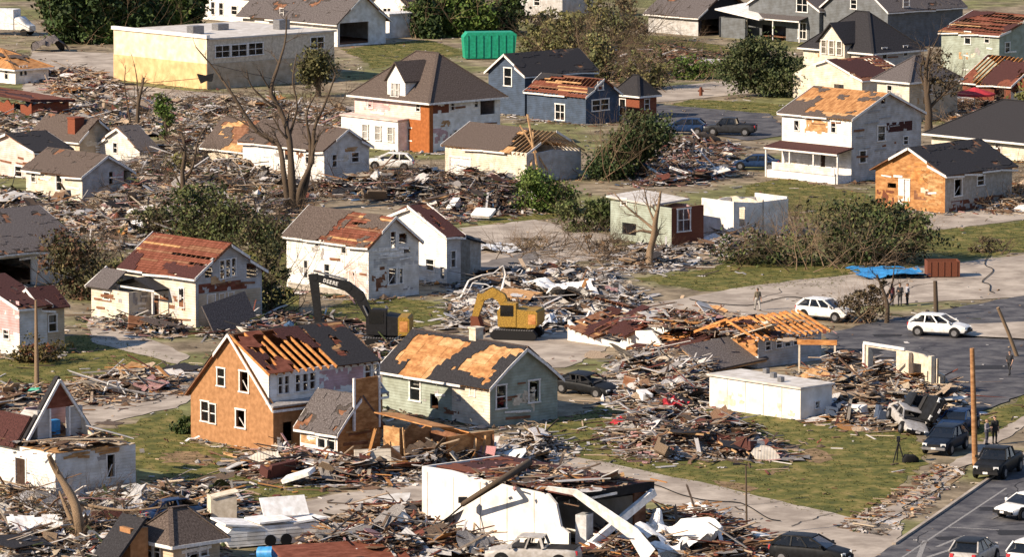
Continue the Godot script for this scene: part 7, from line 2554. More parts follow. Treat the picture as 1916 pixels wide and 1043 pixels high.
# ---------- debris ----------
const PAL := {
	"brown": Color(0.225, 0.135, 0.08), "old": Color(0.14, 0.10, 0.07), "pale": Color(0.58, 0.44, 0.30), "white": Color(0.76, 0.73, 0.69), "cream": Color(0.62, 0.52, 0.38),
	"grey": Color(0.34, 0.32, 0.30), "dark": Color(0.045, 0.04, 0.04), "red": Color(0.23, 0.075, 0.05), "pink": Color(0.55, 0.32, 0.30), "orange": Color(0.56, 0.27, 0.09), "blue": Color(0.06, 0.12, 0.22), "green": Color(0.07, 0.09, 0.03)}
var unit_meshes := []
func make_units() -> void:
	# plank, ragged panel, bent strip, lump
	var a := MB.new()
	a.prism(Vector3(-0.5, -0.5, -0.5), Vector3.RIGHT, Vector3(0, 0, 1), Vector3(0, 1, 0), PackedVector2Array([Vector2(0, 0.05), Vector2(0.97, 0), Vector2(1.0, 0.35), Vector2(0.95, 0.55), Vector2(0.99, 1.0), Vector2(0.03, 0.96), Vector2(0.06, 0.5)]))
	var b := MB.new()
	b.prism(Vector3(-0.5, -0.5, -0.5), Vector3.RIGHT, Vector3(0, 0, 1), Vector3(0, 1, 0), PackedVector2Array([Vector2(0.05, 0.1), Vector2(0.4, 0), Vector2(0.9, 0.12), Vector2(1, 0.5), Vector2(0.82, 0.62), Vector2(0.88, 1), Vector2(0.45, 0.86), Vector2(0.15, 0.97), Vector2(0, 0.55)]))
	var c := MB.new()
	var pv := Vector3(-0.5, -0.3, 0)
	for q in [Vector3(-0.2, 0.25, 0), Vector3(0.15, 0.1, 0), Vector3(0.5, 0.5, 0)]:
		c.para(pv - Vector3(0, 0, 0.5), q - pv, Vector3(0, 0, 1), Vector3(0, 0.12, 0))
		pv = q
	var d := MB.new()
	var ico := [Vector3(0, 0.5, 0), Vector3(0.5, 0.1, 0.1), Vector3(0.1, 0.05, 0.55), Vector3(-0.5, 0.12, 0.2), Vector3(-0.2, 0.0, -0.5), Vector3(0.35, -0.1, -0.45), Vector3(0, -0.5, 0)]
	for f in [[0, 1, 2], [0, 2, 3], [0, 3, 4], [0, 4, 5], [0, 5, 1], [6, 2, 1], [6, 3, 2], [6, 4, 3], [6, 5, 4], [6, 1, 5]]:
		d.tri(ico[f[0]], ico[f[1]], ico[f[2]], ico[f[0]] + ico[f[1]] + ico[f[2]])
	# crumpled sheet
	var e := MB.new()
	var gp := func(i: int, j: int) -> Vector3: return Vector3(i / 4.0 - 0.5 + sin(i * 3.1 + j * 5.3) * 0.06, sin(i * 2.3 + j * 1.7) * 0.22 + cos(i * 4.9 - j * 3.7) * 0.25, j / 4.0 - 0.5 + cos(i * 2.7 + j * 6.1) * 0.06)
	for i in 4:
		for j in 4:
			if (i == 0 and j == 3) or (i == 3 and j == 1):
				continue
			e.tri(gp.call(i, j), gp.call(i + 1, j), gp.call(i + 1, j + 1), Vector3.UP)
			e.tri(gp.call(i, j), gp.call(i + 1, j + 1), gp.call(i, j + 1), Vector3.UP)
	for m in [a, b, c, d, e]:
		var me: ArrayMesh = m.mesh()
		me.surface_set_material(0, M.mixed)
		unit_meshes.append(me)
func pick(w: Dictionary) -> Color:
	var s := 0.0
	for k in w:
		s += w[k]
	var r := rng.randf() * s
	for k in w:
		r -= w[k]
		if r <= 0:
			return PAL[k]
	return PAL.brown
# distance-like weight to the rim of a polygon, 0 at the rim
func rim(poly: PackedVector2Array, p: Vector2) -> float:
	var d := 1e9
	for i in poly.size():
		var q := Geometry2D.get_closest_point_to_segment(p, poly[i], poly[(i + 1) % poly.size()])
		d = minf(d, (q - p).length())
	return d
var clean := []
func litter_ok(p: Vector2) -> bool:
	if noise.get_noise_2d(p.x * 2.2 + 90.0, p.y * 2.2) + rng.randf_range(-0.35, 0.35) < 0.0:
		return false
	for c in clean:
		if Geometry2D.is_point_in_polygon(p, c):
			return rng.randf() < 0.3
	return true
func rubble(called: String, label: String, px: Array, n: int, h: float, w: Dictionary, big := 1.0, boards := 0, group := "", mound := true, y0 := 0.0) -> void:
	var poly := poly_px(px) if px else given_poly
	var lo := poly[0]
	var hi := poly[0]
	for p in poly:
		lo = lo.min(p)
		hi = hi.max(p)
	var ctr := (lo + hi) * 0.5
	var o := thing(called, label, "debris", Vector3(ctr.x, y0, ctr.y))
	o.set_meta("kind", "stuff")
	var hm := func(p: Vector2) -> float:
		var r := rim(poly, p)
		return h * clampf(r / maxf(1.2, h * 1.6), 0.0, 1.0) * clampf(0.45 + noise.get_noise_2d(p.x * 7.0, p.y * 5.0) * 2.0, 0.03, 1.5)
	if mound and h > 0.15:
		var mb := MB.new()
		var s := 0.8
		var nx := int((hi.x - lo.x) / s) + 1
		var nz := int((hi.y - lo.y) / s) + 1
		for j in nz:
			for i in nx:
				var q := []
				var inside := true
				for e in [[0, 0], [1, 0], [1, 1], [0, 1]]:
					var p := lo + Vector2(i + e[0], j + e[1]) * s
					if not Geometry2D.is_point_in_polygon(p, poly):
						inside = false
						break
					q.append(Vector3(p.x - ctr.x, hm.call(p) * 0.8 + 0.03, p.y - ctr.y))
				if inside:
					mb.col = pick(w)
					mb.tri(q[0], q[1], q[2], Vector3.UP)
					mb.col = pick(w)
					mb.tri(q[0], q[2], q[3], Vector3.UP)
		var mo := put(mb, "heap", M.mixed, o)
		mo.set_meta("kind", "stuff")
	var kinds := [[], [], [], [], []]
	var tries := 0
	var made := 0
	while tries < n * 6 and made < n:
		tries += 1
		var p := Vector2(rng.randf_range(lo.x, hi.x), rng.randf_range(lo.y, hi.y))
		if not Geometry2D.is_point_in_polygon(p, poly):
			continue
		if mound == false and not litter_ok(p):
			continue
		if mound:
			p += Vector2(rng.randfn(), rng.randfn() * 1.5) * (0.5 if rng.randf() < 0.75 else 1.6)
		if mound and h > 0.3 and rng.randf() > 0.3 + clampf(0.45 + noise.get_noise_2d(p.x * 7.0, p.y * 5.0) * 1.8, 0.0, 1.0):
			continue
		var y: float = hm.call(p) if Geometry2D.is_point_in_polygon(p, poly) else 0.0
		var r := rng.randf()
		var k := 0 if r < 0.52 else (1 if r < 0.80 else (2 if r < 0.87 else (3 if r < 0.95 else 4)))
		made += 1
		var sc := Vector3.ONE
		var z := big * (0.6 + 3.0 * pow(rng.randf(), 4.5))
		match k:
			0: sc = Vector3(rng.randf_range(0.35, 1.5) * z, rng.randf_range(0.03, 0.06), rng.randf_range(0.06, 0.2))
			1: sc = Vector3(rng.randf_range(0.18, 0.75) * z, rng.randf_range(0.02, 0.05), rng.randf_range(0.15, 0.6) * z)
			2: sc = Vector3(rng.randf_range(0.3, 1.0) * z, rng.randf_range(0.1, 0.4), rng.randf_range(0.08, 0.35))
			3: sc = Vector3(rng.randf_range(0.1, 0.4), rng.randf_range(0.08, 0.3), rng.randf_range(0.1, 0.4)) * z
			4: sc = Vector3(rng.randf_range(0.3, 1.0) * z, rng.randf_range(0.08, 0.25), rng.randf_range(0.3, 0.8) * z)
		var tl := deg_to_rad(minf(60.0, absf(rng.randfn()) * 16.0)) if y > 0.15 else deg_to_rad(absf(rng.randfn()) * 4.0)
		var ax := Vector3(rng.randf_range(-1, 1), 0, rng.randf_range(-1, 1)).normalized()
		var bs := Basis(ax, tl) * Basis(Vector3.UP, rng.randf() * TAU)
		var col := pick(w) * rng.randf_range(0.75, 1.35)
		if k == 4:
			col = pick({"white": 3, "pink": 0.5, "cream": 1.6, "grey": 2.0, "old": 1.5, "pale": 1.0, "dark": 0.8, "blue": 0.15})
		col.a = 1.0
		kinds[k].append([Transform3D(bs * Basis.from_scale(sc), Vector3(p.x - ctr.x, y * rng.randf_range(0.78, 1.0) + 0.05 + sin(tl) * sc.x * 0.2, p.y - ctr.y)), col])
	for k in 5:
		if kinds[k].is_empty():
			continue
		var mm := MultiMesh.new()
		mm.transform_format = MultiMesh.TRANSFORM_3D
		mm.use_colors = true
		mm.mesh = unit_meshes[k]
		mm.instance_count = kinds[k].size()
		for i in kinds[k].size():
			mm.set_instance_transform(i, kinds[k][i][0])
			mm.set_instance_color(i, kinds[k][i][1])
		var mi := MultiMeshInstance3D.new()
		mi.multimesh = mm
		mi.name = ["planks", "shards", "bent_strips", "lumps", "crumpled_sheets"][k]
		o.add_child(mi, true)
		mi.set_meta("kind", "stuff")
	# long boards one can pick out
	for i in boards:
		var p := Vector2.ZERO
		for k in 40:
			p = Vector2(rng.randf_range(lo.x, hi.x), rng.randf_range(lo.y, hi.y))
			if Geometry2D.is_point_in_polygon(p, poly):
				break
		var y: float = hm.call(p)
		var ln := rng.randf_range(1.8, 4.6)
		var mb := MB.new()
		var wd := rng.randf_range(0.12, 0.32)
		var tone: String = ["pale", "pale", "white", "white", "brown", "grey", "cream", "orange"][rng.randi() % 8]
		mb.col = PAL[tone] * rng.randf_range(0.8, 1.15)
		mb.prism(Vector3(-ln * 0.5, 0, -wd * 0.5), Vector3.RIGHT, Vector3(0, 0, 1), Vector3(0, 0.05, 0), PackedVector2Array([Vector2(0.02, 0.02), Vector2(ln, 0), Vector2(ln - 0.15, wd * 0.5), Vector2(ln - 0.03, wd), Vector2(0, wd), Vector2(0.12, wd * 0.45)]))
		var bo := put(mb, "loose_board", M.mixed)
		var tl := absf(rng.randfn()) * 0.16 * clampf(y * 2.0, 0.1, 1.2)
		bo.transform = Transform3D(Basis(Vector3.UP, rng.randf() * TAU) * Basis(Vector3(0, 0, 1), tl), Vector3(p.x, y0 + y + 0.16 + sin(tl) * ln * 0.45, p.y))
		var cw: String = {"pale": "pale wood", "white": "white painted", "brown": "brown", "grey": "grey", "cream": "cream painted", "orange": "orange"}[tone]
		tag(bo, ("long " if ln > 3.2 else "short ") + cw + " " + group, "board", "boards, " + group)

# a piece of wall or roof that came away whole
	for i in boards / 3:
		var p := Vector2.ZERO
		for k in 40:
			p = Vector2(rng.randf_range(lo.x, hi.x), rng.randf_range(lo.y, hi.y))
			if Geometry2D.is_point_in_polygon(p, poly):
				break
		var y: float = hm.call(p)
		var kinds2 := [["white wall", M.white_siding], ["cream wall", M.cream_siding], ["grey wall", M.grey_siding], ["brown shingled roof", M.shingle_brown], ["dark shingled roof", M.shingle_dark], ["plywood", M.plywood_pale], ["rusty sheet-metal", M.rust]]
		var q: Array = kinds2[rng.randi() % kinds2.size()]
		var where := group.substr(group.find(" ") + 1)
		var t := thing("building_fragment", "torn " + q[0] + " fragment " + where, "wreckage", Vector3(p.x, y0 + y * 0.8 + 0.1, p.y), rng.randf() * TAU, "building fragments " + where)
		t.rotation.x = rng.randf_range(-0.5, 0.5)
		t.rotation.z = rng.randf_range(-0.35, 0.35)
		var sx := rng.randf_range(0.9, 2.2)
		var sz := rng.randf_range(0.6, 1.3)
		var mb := MB.new()
		var pg := PackedVector2Array()
		for k in 9:
			var a := TAU * k / 9.0
			var rr := rng.randf_range(0.62, 1.1)
			pg.append(Vector2(clampf(cos(a) * 1.3, -1, 1) * sx * rr, clampf(sin(a) * 1.3, -1, 1) * sz * rr))
		mb.prism(Vector3(0, 0.22, 0), Vector3.RIGHT, Vector3(0, 0, 1), Vector3(0, 0.06, 0), pg)
		put(mb, "facing", q[1], t)
		for k in 3:
			var sb := MB.new()
			sb.box(Vector3((k - 1) * sx * 0.6, 0.15, rng.randf_range(-0.2, 0.2)), Vector3(0.09, 0.12, sz * rng.randf_range(1.5, 2.2)))
			put(sb, "stud", M.lumber if rng.randf() < 0.6 else M.lumber_old, t)

func rubble_at(called: String, label: String, pts: Array, n: int, h: float, w: Dictionary, big: float, boards: int, group: String, y0: float) -> void:
	given_poly = PackedVector2Array()
	for p in pts:
		given_poly.append(Vector2(p.x, p.z))
	rubble(called, label, [], n, h, w, big, boards, group, true, y0)
	given_poly = PackedVector2Array()
# tangles of torn-off branches: countless, so one object for each place
func branches() -> void:
	var units := []
	for i in 3:
		var tb := MB.new()
		twig(tb, Vector3(-1.2, 0, 0), Vector3(1, 0.1, 0), 2.6, 0.05, 2)
		var me: ArrayMesh = tb.mesh()
		me.surface_set_material(0, [M.bark, M.bark_pale, M.bark][i])
		units.append(me)
	for q in [["branches round the tall bare tree and rubble", [160, 400, 260, 300, 400, 245, 640, 330, 600, 400, 520, 440, 200, 450], 420, 1.6], ["branches in the dark belt before the garages", [640, 350, 820, 330, 1000, 360, 990, 400, 720, 380], 130, 1.0], ["branches on the lawn behind the navy house", [1030, 150, 1100, 90, 1280, 80, 1380, 120, 1250, 170, 1110, 200], 200, 1.3], ["branches round the fallen tree by the road", [1360, 500, 1420, 420, 1600, 410, 1740, 470, 1700, 510], 200, 1.6], ["branches round the leaning bare tree and ruins", [1700, 250, 1760, 170, 1900, 170, 1900, 240], 110, 1.5], ["branches on the driveway by the stripped tree", [900, 470, 1060, 440, 1260, 470, 1240, 510, 1000, 520], 110, 0.7], ["branches before the gable cottage", [0, 960, 120, 940, 300, 950, 280, 1010, 40, 1040], 90, 0.7], ["branches on the upper left lots", [180, 250, 240, 180, 420, 190, 640, 200, 660, 250, 420, 270], 220, 1.4], ["branches beside the cream house", [100, 560, 150, 470, 230, 470, 220, 570], 80, 1.6], ["branches right of the orange cottage", [1830, 400, 1870, 340, 1930, 320, 1930, 410], 60, 1.2]]:
		var poly := poly_px(q[1])
		var lo := poly[0]
		var hi := poly[0]
		for p in poly:
			lo = lo.min(p)
			hi = hi.max(p)
		var ctr := (lo + hi) * 0.5
		var o := thing("branch_tangle", "tangle of torn brown " + q[0], "branches", Vector3(ctr.x, 0, ctr.y))
		o.set_meta("kind", "stuff")
		var xs := [[], [], []]
		var n := 0
		while n < q[2]:
			var p := Vector2(rng.randf_range(lo.x, hi.x), rng.randf_range(lo.y, hi.y))
			if not Geometry2D.is_point_in_polygon(p, poly):
				continue
			n += 1
			var sc := rng.randf_range(0.5, 1.3)
			xs[n % 3].append(Transform3D(Basis(Vector3.UP, rng.randf() * TAU) * Basis(Vector3(0, 0, 1), rng.randf_range(-0.2, 0.9)) * Basis.from_scale(Vector3.ONE * sc), Vector3(p.x - ctr.x, rng.randf() * q[3], p.y - ctr.y)))
		for k in 3:
			var mm := MultiMesh.new()
			mm.transform_format = MultiMesh.TRANSFORM_3D
			mm.mesh = units[k]
			mm.instance_count = xs[k].size()
			for i in xs[k].size():
				mm.set_instance_transform(i, xs[k][i])
			var mi := MultiMeshInstance3D.new()
			mi.multimesh = mm
			mi.name = "branches"
			o.add_child(mi, true)
			mi.set_meta("kind", "stuff")
func cables() -> void:
	for q in [["black cable lying along the left street", [60, 735, 150, 742, 250, 730, 360, 712]], ["black cable curling across the right-hand street", [1846, 470, 1850, 500, 1842, 530, 1860, 548]], ["black cable lying over the lower street", [1210, 905, 1290, 930, 1380, 940, 1460, 975]], ["black cable from the utility pole along the verge", [1824, 868, 1760, 905, 1690, 950, 1640, 985]], ["black cable on the mid street below the fallen tree", [1290, 560, 1400, 572, 1480, 556, 1560, 570]]]:
		var b := G(q[1][0], q[1][1])
		var t := thing("fallen_cable", q[0], "cable", b)
		var cv := Curve3D.new()
		for i in 4:
			var p := G(q[1][i * 2], q[1][i * 2 + 1], 0.1) - b
			cv.add_point(p, Vector3(-1, 0, rng.randfn()), Vector3(1, 0, rng.randfn()))
		var ps := []
		var rs := []
		for i in 25:
			ps.append(cv.sample_baked(cv.get_baked_length() * i / 24.0))
			rs.append(0.035)
		var mb := MB.new()
		mb.tube(ps, rs, 5)
		put(mb, "cable", M.rubber, t)
# belongings thrown out of the houses
func household() -> void:
	mat("fabric_blue", lin(0.10, 0.14, 0.22), "speck", 0.6, 0.95)
	mat("fabric_tan", lin(0.34, 0.25, 0.17), "speck", 0.6, 0.95)
	mat("fabric_red", lin(0.15, 0.06, 0.05), "speck", 0.6, 0.95)
	var spots := [["fridge", 1205, 742, "lying by the bungalow"], ["fridge", 655, 1002, "left of the warehouse"], ["fridge", 330, 392, "in the debris field by the bare tree"], ["fridge", 1600, 768, "near the standing cream room"], ["fridge", 850, 385, "behind the tall white house"], ["mattress", 1290, 822, "on the lawn pile"], ["mattress", 560, 892, "before the brick house"], ["mattress", 250, 424, "by the brown-roofed cottage rubble"], ["mattress", 1130, 1030, "at the warehouse open end"], ["mattress", 905, 400, "in the belt before the garages"], ["mattress", 1270, 325, "beside the upper road wreckage"], ["armchair", 1395, 838, "on the lawn pile's right tail"], ["armchair", 760, 986, "in the heap left of the warehouse"], ["armchair", 90, 1020, "before the gable cottage"], ["armchair", 420, 405, "near the toppled green tree"], ["armchair", 1650, 780, "in the cream room rubble"], ["sofa", 1240, 845, "at the front of the lawn pile"], ["sofa", 520, 880, "in reddish debris by the brick house"], ["sofa", 1560, 770, "between white block and cream room"], ["sofa", 700, 365, "in dark rubble behind the white house"], ["sofa", 200, 980, "before the gable cottage"], ["cabinet", 1180, 720, "in the bungalow rubble"], ["cabinet", 850, 1010, "before the warehouse wall"], ["cabinet", 470, 370, "under the bare tree"], ["cabinet", 1330, 1020, "beside the membrane heap"], ["cabinet", 255, 606, "before the cream house door"]]
	var n := 0
	for q in spots:
		var cl: Array = [["blue", M.fabric_blue], ["tan", M.fabric_tan], ["maroon", M.fabric_red]][n % 3]
		n += 1
		var p := G(q[1], q[2], 0.6)
		var nm := {"fridge": "refrigerator", "mattress": "mattress", "armchair": "armchair", "sofa": "sofa", "cabinet": "cabinet"}[q[0]] as String
		var look := {"fridge": "white refrigerator", "mattress": "pale mattress", "armchair": cl[0] + " armchair", "sofa": cl[0] + " sofa", "cabinet": "brown wooden cabinet"}[q[0]] as String
		p.y = 0.55
		var t := thing(nm, "thrown " + look + " " + q[3], "furniture" if q[0] != "fridge" else "appliance", p, rng.randf() * TAU)
		t.rotation.x = rng.randf_range(-0.5, 0.5)
		t.rotation.z = rng.randf_range(-0.4, 0.4) + (1.45 if q[0] == "fridge" else 0.0)
		var mb := MB.new()
		match q[0]:
			"fridge":
				mb.box(Vector3(0, 0, 0), Vector3(0.75, 1.75, 0.68))
				put(mb, "body", M.tin_white, t)
				for y in [-0.3, 0.6]:
					var d := MB.new()
					d.box(Vector3(0, y, 0.37), Vector3(0.73, 1.08 if y < 0 else 0.5, 0.05))
					var dr := put(d, "door", M.tin_white, t)
					var h := MB.new()
					h.box(Vector3(0.3, y, 0.42), Vector3(0.04, 0.4, 0.04))
					put(h, "handle", M.grey_metal, dr)
			"mattress":
				mb.prism(Vector3(-1.0, 0, -0.7), Vector3.RIGHT, Vector3(0, 0, 1), Vector3(0, 0.26, 0), PackedVector2Array([Vector2(0.1, 0), Vector2(1.9, 0), Vector2(2, 0.1), Vector2(2, 1.3), Vector2(1.9, 1.4), Vector2(0.1, 1.4), Vector2(0, 1.3), Vector2(0, 0.1)]))
				put(mb, "pad", M.cloth_white, t)
				var pb := MB.new()
				pb.box(Vector3(0, 0.13, 0.705), Vector3(1.8, 0.05, 0.02))
				put(pb, "piping", M.fabric_tan, t)
			"cabinet":
				mb.box(Vector3(0, 0.1, 0), Vector3(1.2, 1.0, 0.5))
				put(mb, "case", M.lumber_old, t)
				for x in [-0.29, 0.29]:
					var d := MB.new()
					d.box(Vector3(x, 0.1, 0.265), Vector3(0.54, 0.9, 0.03))
					put(d, "door", M.door_dark, t)
			_:
				var w := 0.85 if q[0] == "armchair" else 1.9
				mb.box(Vector3(0, 0.0, 0), Vector3(w, 0.4, 0.8))
				put(mb, "seat", cl[1], t)
				var b := MB.new()
				b.box(Vector3(0, 0.4, -0.38), Vector3(w, 0.75, 0.22), Basis(Vector3(1, 0, 0), -0.15))
				put(b, "backrest", cl[1], t)
				for sg in [-1.0, 1.0]:
					var ar := MB.new()
					ar.box(Vector3(sg * (w * 0.5 + 0.1), 0.15, 0.0), Vector3(0.2, 0.6, 0.85))
					put(ar, "armrest", cl[1], t)
var given_poly := PackedVector2Array()
func debris() -> void:
	make_units()
	var mixed := {"brown": 2.0, "old": 1.8, "pale": 2.2, "white": 2.4, "grey": 3.0, "dark": 1.6, "red": 0.5, "pink": 0.4, "cream": 1.6, "orange": 0.5, "green": 1.0}
	var reddish := {"brown": 2.4, "red": 1.3, "pale": 2.4, "white": 1.4, "pink": 0.6, "old": 1.4, "orange": 0.9, "dark": 0.8, "grey": 1.2}
	var whitish := {"white": 4, "grey": 2, "dark": 1.5, "brown": 1.5, "pale": 1, "old": 1}
	var darkish := {"dark": 2.5, "old": 3, "brown": 2.2, "grey": 2, "pale": 1, "white": 0.9, "blue": 0.6, "red": 1, "pink": 0.5, "green": 0.8}
	var woody := {"pale": 3, "brown": 2.5, "old": 2, "white": 1, "cream": 1.4, "orange": 0.8, "red": 0.8, "grey": 0.8}
	rubble("rubble_field", "wide field of splintered house debris left of the bare tree", [160, 395, 215, 330, 290, 285, 400, 250, 470, 290, 520, 340, 600, 356, 560, 392, 520, 436, 420, 446, 300, 452, 190, 448, 140, 420], 9880, 1.3, mixed, 1.15, 34, "board in debris field by bare tree")
	rubble("mid_rubble", "dark debris belt behind the white house and before the garages", [560, 360, 690, 342, 830, 338, 980, 352, 1010, 402, 900, 404, 860, 420, 780, 380, 690, 372], 6080, 1.1, darkish, 1.1, 22, "board in debris belt behind tall white house")
	rubble("left_rubble", "debris strip between grey garage and cottages at left", [-20, 360, 60, 372, 150, 384, 230, 420, 240, 470, 170, 470, 120, 420, -20, 392], 3230, 0.7, mixed, 1.0, 10, "board in debris beside grey garage")
	rubble("upper_left_rubble", "scattered wreckage on the upper left lots", [-20, 220, 60, 195, 180, 180, 330, 190, 480, 210, 470, 250, 330, 262, 180, 250, 60, 262, -20, 262], 3000, 0.7, mixed, 1.0, 14, "board in wreckage on upper left lots")
	rubble("red_rubble", "reddish brick rubble beside the far paved lot", [70, 150, 130, 132, 215, 150, 230, 172, 100, 180], 1330, 0.7, reddish, 1.0)
	rubble("yard_rubble", "twisted junk heap in front of the cream house door", [182, 592, 240, 580, 300, 590, 345, 612, 330, 630, 260, 628, 200, 606], 1520, 0.8, darkish, 0.9, 6, "board in junk before cream house door")
	rubble("street_rubble", "splintered boards strewn along the left street kerb", [120, 722, 200, 704, 330, 690, 360, 716, 300, 742, 200, 758, 120, 750], 1520, 0.4, woody, 1.1, 14, "board strewn along left street kerb")
	rubble("left_edge_rubble", "brown debris by the left street at the picture edge", [-20, 730, 60, 722, 110, 742, 60, 770, -20, 770], 665, 0.4, woody, 1.0, 4, "board by left street at picture edge")
	rubble("lawn_pile", "big brown debris pile on the right lawn", [1142, 815, 1180, 776, 1280, 768, 1380, 806, 1470, 848, 1430, 862, 1330, 858, 1200, 862], 4200, 1.1, {"brown": 2.6, "old": 1.8, "pale": 2.2, "grey": 2.6, "white": 1.8, "dark": 1.0, "red": 1.0, "pink": 0.6}, 0.95, 26, "board on big right lawn pile")
	rubble("bungalow_rubble", "pale broken walls and wood beside the wrecked bungalow", [1150, 700, 1180, 676, 1250, 668, 1330, 690, 1328, 768, 1200, 764, 1150, 752], 4180, 0.9, {"white": 3, "pale": 2.5, "cream": 1.6, "brown": 2, "red": 1, "dark": 1.4, "grey": 1.5}, 1.1, 22, "board between wrecked bungalow and green house")
	rubble("room_rubble", "rubble around the standing cream room walls", [1500, 705, 1600, 688, 1700, 712, 1780, 730, 1800, 780, 1720, 806, 1620, 802, 1540, 792], 5320, 1.1, {"pale": 3.2, "brown": 2.2, "old": 1.4, "white": 2.0, "grey": 1.8, "dark": 1.0, "red": 0.8, "orange": 0.8, "cream": 1.4}, 1.0, 24, "timber in rubble around cream room walls")
	rubble("cottage_rubble", "broken boards in front of the gable cottage", [-20, 930, 60, 925, 120, 950, 260, 925, 300, 960, 250, 1000, 210, 1060, -20, 1060], 4940, 0.75, mixed, 1.0, 22, "board in rubble before gable cottage")
	rubble("car_rubble", "debris on and around the crushed blue car", [250, 940, 300, 905, 430, 905, 470, 950, 440, 1000, 420, 1060, 390, 1000, 270, 985], 1710, 0.6, mixed, 0.9, 8, "board beside crushed blue car")
	rubble("annex_rubble", "reddish debris along the brick house front", [440, 862, 520, 850, 640, 868, 730, 880, 770, 892, 700, 906, 600, 908, 480, 892], 2400, 0.7, reddish, 1.0, 16, "board in reddish debris along brick house")
	rubble("shed_rubble", "debris spilling between the plywood shed and the warehouse", [720, 892, 780, 874, 900, 862, 1000, 812, 1050, 850, 980, 880, 860, 890, 800, 896, 720, 908], 3230, 0.9, whitish, 1.0, 14, "board spilled between plywood shed and warehouse")
	rubble("driveway_rubble", "deep reddish wood heap left of the white warehouse", [580, 1000, 660, 970, 760, 950, 830, 985, 900, 1020, 950, 1060, 560, 1060], 4940, 1.0, reddish, 1.15, 24, "plank in reddish heap left of warehouse")
	rubble("warehouse_rubble", "orange-brown rubble spilling out of the warehouse end", [1080, 1040, 1140, 1000, 1240, 968, 1330, 975, 1420, 1010, 1440, 1060, 1080, 1060], 4180, 0.9, {"brown": 3, "red": 2, "orange": 1.6, "pale": 2, "white": 1, "old": 2, "grey": 1}, 1.0, 16, "plank in rubble at warehouse open end")
	rubble("excavator_rubble", "metal and timber wreckage around the yellow excavator", [850, 545, 900, 520, 1000, 500, 1130, 505, 1215, 560, 1200, 590, 1080, 610, 1020, 630, 900, 628, 820, 612], 2000, 0.7, whitish, 1.0, 16, "timber in wreckage around yellow excavator")
	rubble("brick_back_rubble", "dark debris between the brick house and the cream house", [390, 625, 470, 600, 560, 590, 680, 622, 800, 640, 780, 690, 560, 640, 440, 640], 3420, 0.6, darkish, 1.1, 8, "board in dark debris behind brick house")
	rubble("upper_right_rubble", "dark wreckage between the upper road and porch house", [1200, 275, 1300, 262, 1372, 272, 1366, 300, 1350, 335, 1300, 346, 1200, 352, 1170, 325], 3600, 0.65, {"dark": 2, "old": 2, "brown": 2.4, "grey": 2, "white": 1.4, "pink": 1, "red": 1.4, "blue": 0.7}, 1.1, 14, "board in dark wreckage beside upper road")
	rubble("white_rooms_rubble", "pale rubble at the foot of the white rooms", [1290, 470, 1320, 440, 1400, 430, 1440, 450, 1380, 480], 1330, 0.5, whitish, 1.0, 6, "board at foot of white roofless rooms")
	rubble("far_brush_rubble", "brush and wreckage on the lawn behind the navy house", [1030, 130, 1120, 100, 1260, 90, 1380, 108, 1360, 130, 1230, 150, 1100, 180], 2850, 0.5, {"brown": 3, "old": 2, "pale": 2, "green": 2, "white": 0.7, "red": 1}, 1.2, 8, "board on lawn behind navy house")
	rubble("far_left_rubble", "wreckage below the stucco building", [330, 190, 480, 190, 680, 215, 650, 250, 460, 240], 2280, 0.6, mixed, 1.1)
	rubble("right_ruin_rubble", "wreckage among the ruins at the upper right", [1720, 200, 1800, 190, 1930, 180, 1930, 232, 1780, 232], 1710, 0.6, reddish, 1.2)
	rubble("cottage_side_rubble", "branches and boards right of the orange cottage", [1840, 400, 1880, 360, 1930, 340, 1930, 400], 950, 0.5, woody, 1.1, 6, "board right of orange cottage")
	rubble("sage_rubble", "debris between the sage wall and the stripped tree", [1140, 480, 1200, 462, 1300, 478, 1270, 505, 1180, 510], 1140, 0.4, whitish, 1.0, 5, "board between sage wall and stripped tree")
	rubble("verge_litter", "loose earth and chips on the verge of the main street", [1560, 985, 1640, 940, 1760, 870, 1810, 880, 1700, 980, 1640, 1010], 1330, 0.12, woody, 0.5, 0, "board on verge of main street", false)
	rubble("white_cottage_rubble", "wreckage around the crushed white car", [650, 352, 700, 340, 800, 326, 850, 336, 800, 352], 1330, 0.5, mixed, 1.0)
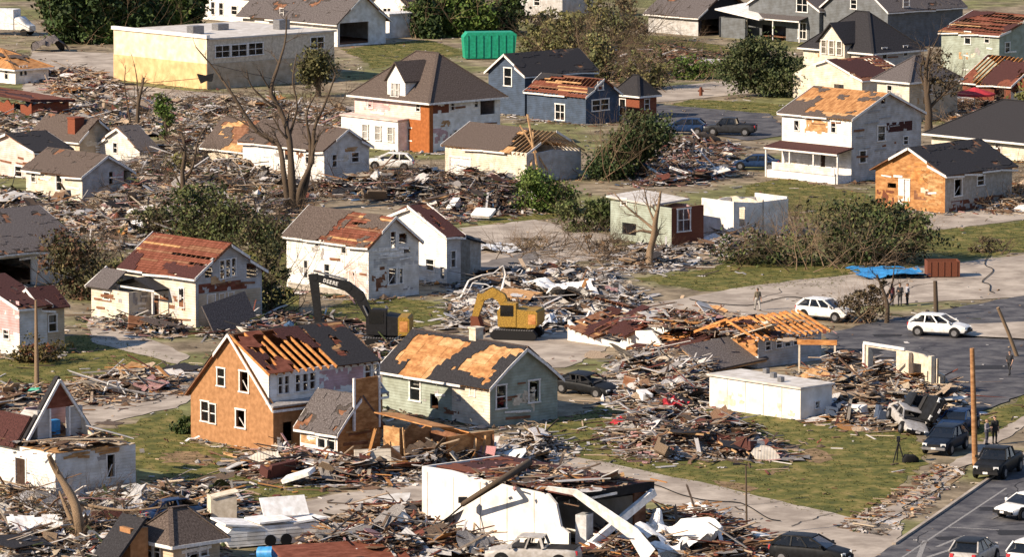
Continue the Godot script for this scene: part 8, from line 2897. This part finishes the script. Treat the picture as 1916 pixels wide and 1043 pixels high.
	# litter on broken roofs: the outlines are the roofs' own, laid at their height
	for q in [["bungalow_roof_litter", "splintered boards piled on the wrecked bungalow roof", "wrecked_bungalow", 2.2, 0.5, 1500, reddish, 16, "board on wrecked bungalow roof"], ["warehouse_roof_litter", "brown litter on the white warehouse roof", "white_warehouse", warehouse_top + 0.25, 0.15, 350, reddish, 6, "board on white warehouse roof"], ["brick_roof_litter", "dark scraps on the attic floor of the gable cottage", "gable_cottage", 3.3, 0.25, 250, woody, 3, "board on gable cottage attic floor"]]:
		for ft in feet:
			if ft[0] == q[2]:
				var pp := []
				var xf := Transform3D(Basis(Vector3.UP, ft[2]), ft[1])
				for e in [[0.3, -0.3], [ft[4] - 0.3, -0.3], [ft[4] - 0.3, -ft[3] * 0.7], [0.3, -ft[3] * 0.7]]:
					var w: Vector3 = xf * Vector3(e[0], 0, e[1])
					pp.append(w)
				rubble_at(q[0], q[1], pp, q[5], q[4], q[6], 0.9, q[7], q[8], q[3])
	# scraps at the foot of each house
	for ft in feet:
		if ft[1].z < -590.0 or ft[0] in ["white_block", "stucco_building", "wrecked_bungalow", "room_remains"]:
			continue
		var xf := Transform3D(Basis(Vector3.UP, ft[2]), ft[1])
		var pp := []
		for e in [[-1.6, 1.6], [ft[4] + 0.3, 1.5], [ft[4] + 0.3, 0.15], [-0.15, 0.15], [-0.15, -ft[3] - 0.3], [-1.5, -ft[3] - 0.3]]:
			pp.append(xf * Vector3(e[0], 0, e[1]))
		rubble_at("wall_foot_scraps", "broken scraps strewn along the foot of the " + ft[0].replace("_", " "), pp, int((ft[3] + ft[4]) * 8.0), 0.15, mixed, 0.8, 0, "", 0.0)
	branches()
	cables()
	household()
	# chips and scraps over all the ground
	rubble("scattered_litter", "small chips and scraps scattered over the whole neighbourhood", [-40, 1060, 1960, 1060, 1960, 40, -40, 40], 9000, 0.0, {"brown": 2, "old": 2, "pale": 2, "white": 2, "grey": 2, "dark": 1.5, "red": 0.8, "pink": 0.4, "green": 1}, 0.42, 0, "", false)

# things that look alike are told apart by their order in the picture
func single_out() -> void:
	var by := {}
	for c in get_children():
		if c.has_meta("label"):
			var l: String = c.get_meta("label")
			if not by.has(l):
				by[l] = []
			by[l].append(c)
	var ord := ["leftmost", "second from left", "third from left", "fourth from left", "fifth from left", "sixth from left", "seventh from left", "eighth from left", "ninth from left", "tenth from left"]
	for l in by:
		if by[l].size() < 2:
			continue
		by[l].sort_custom(func(a, b) -> bool: return a.position.x / depth(a.position) < b.position.x / depth(b.position))
		for i in by[l].size():
			by[l][i].set_meta("label", l + ", " + ord[mini(i, 9)])
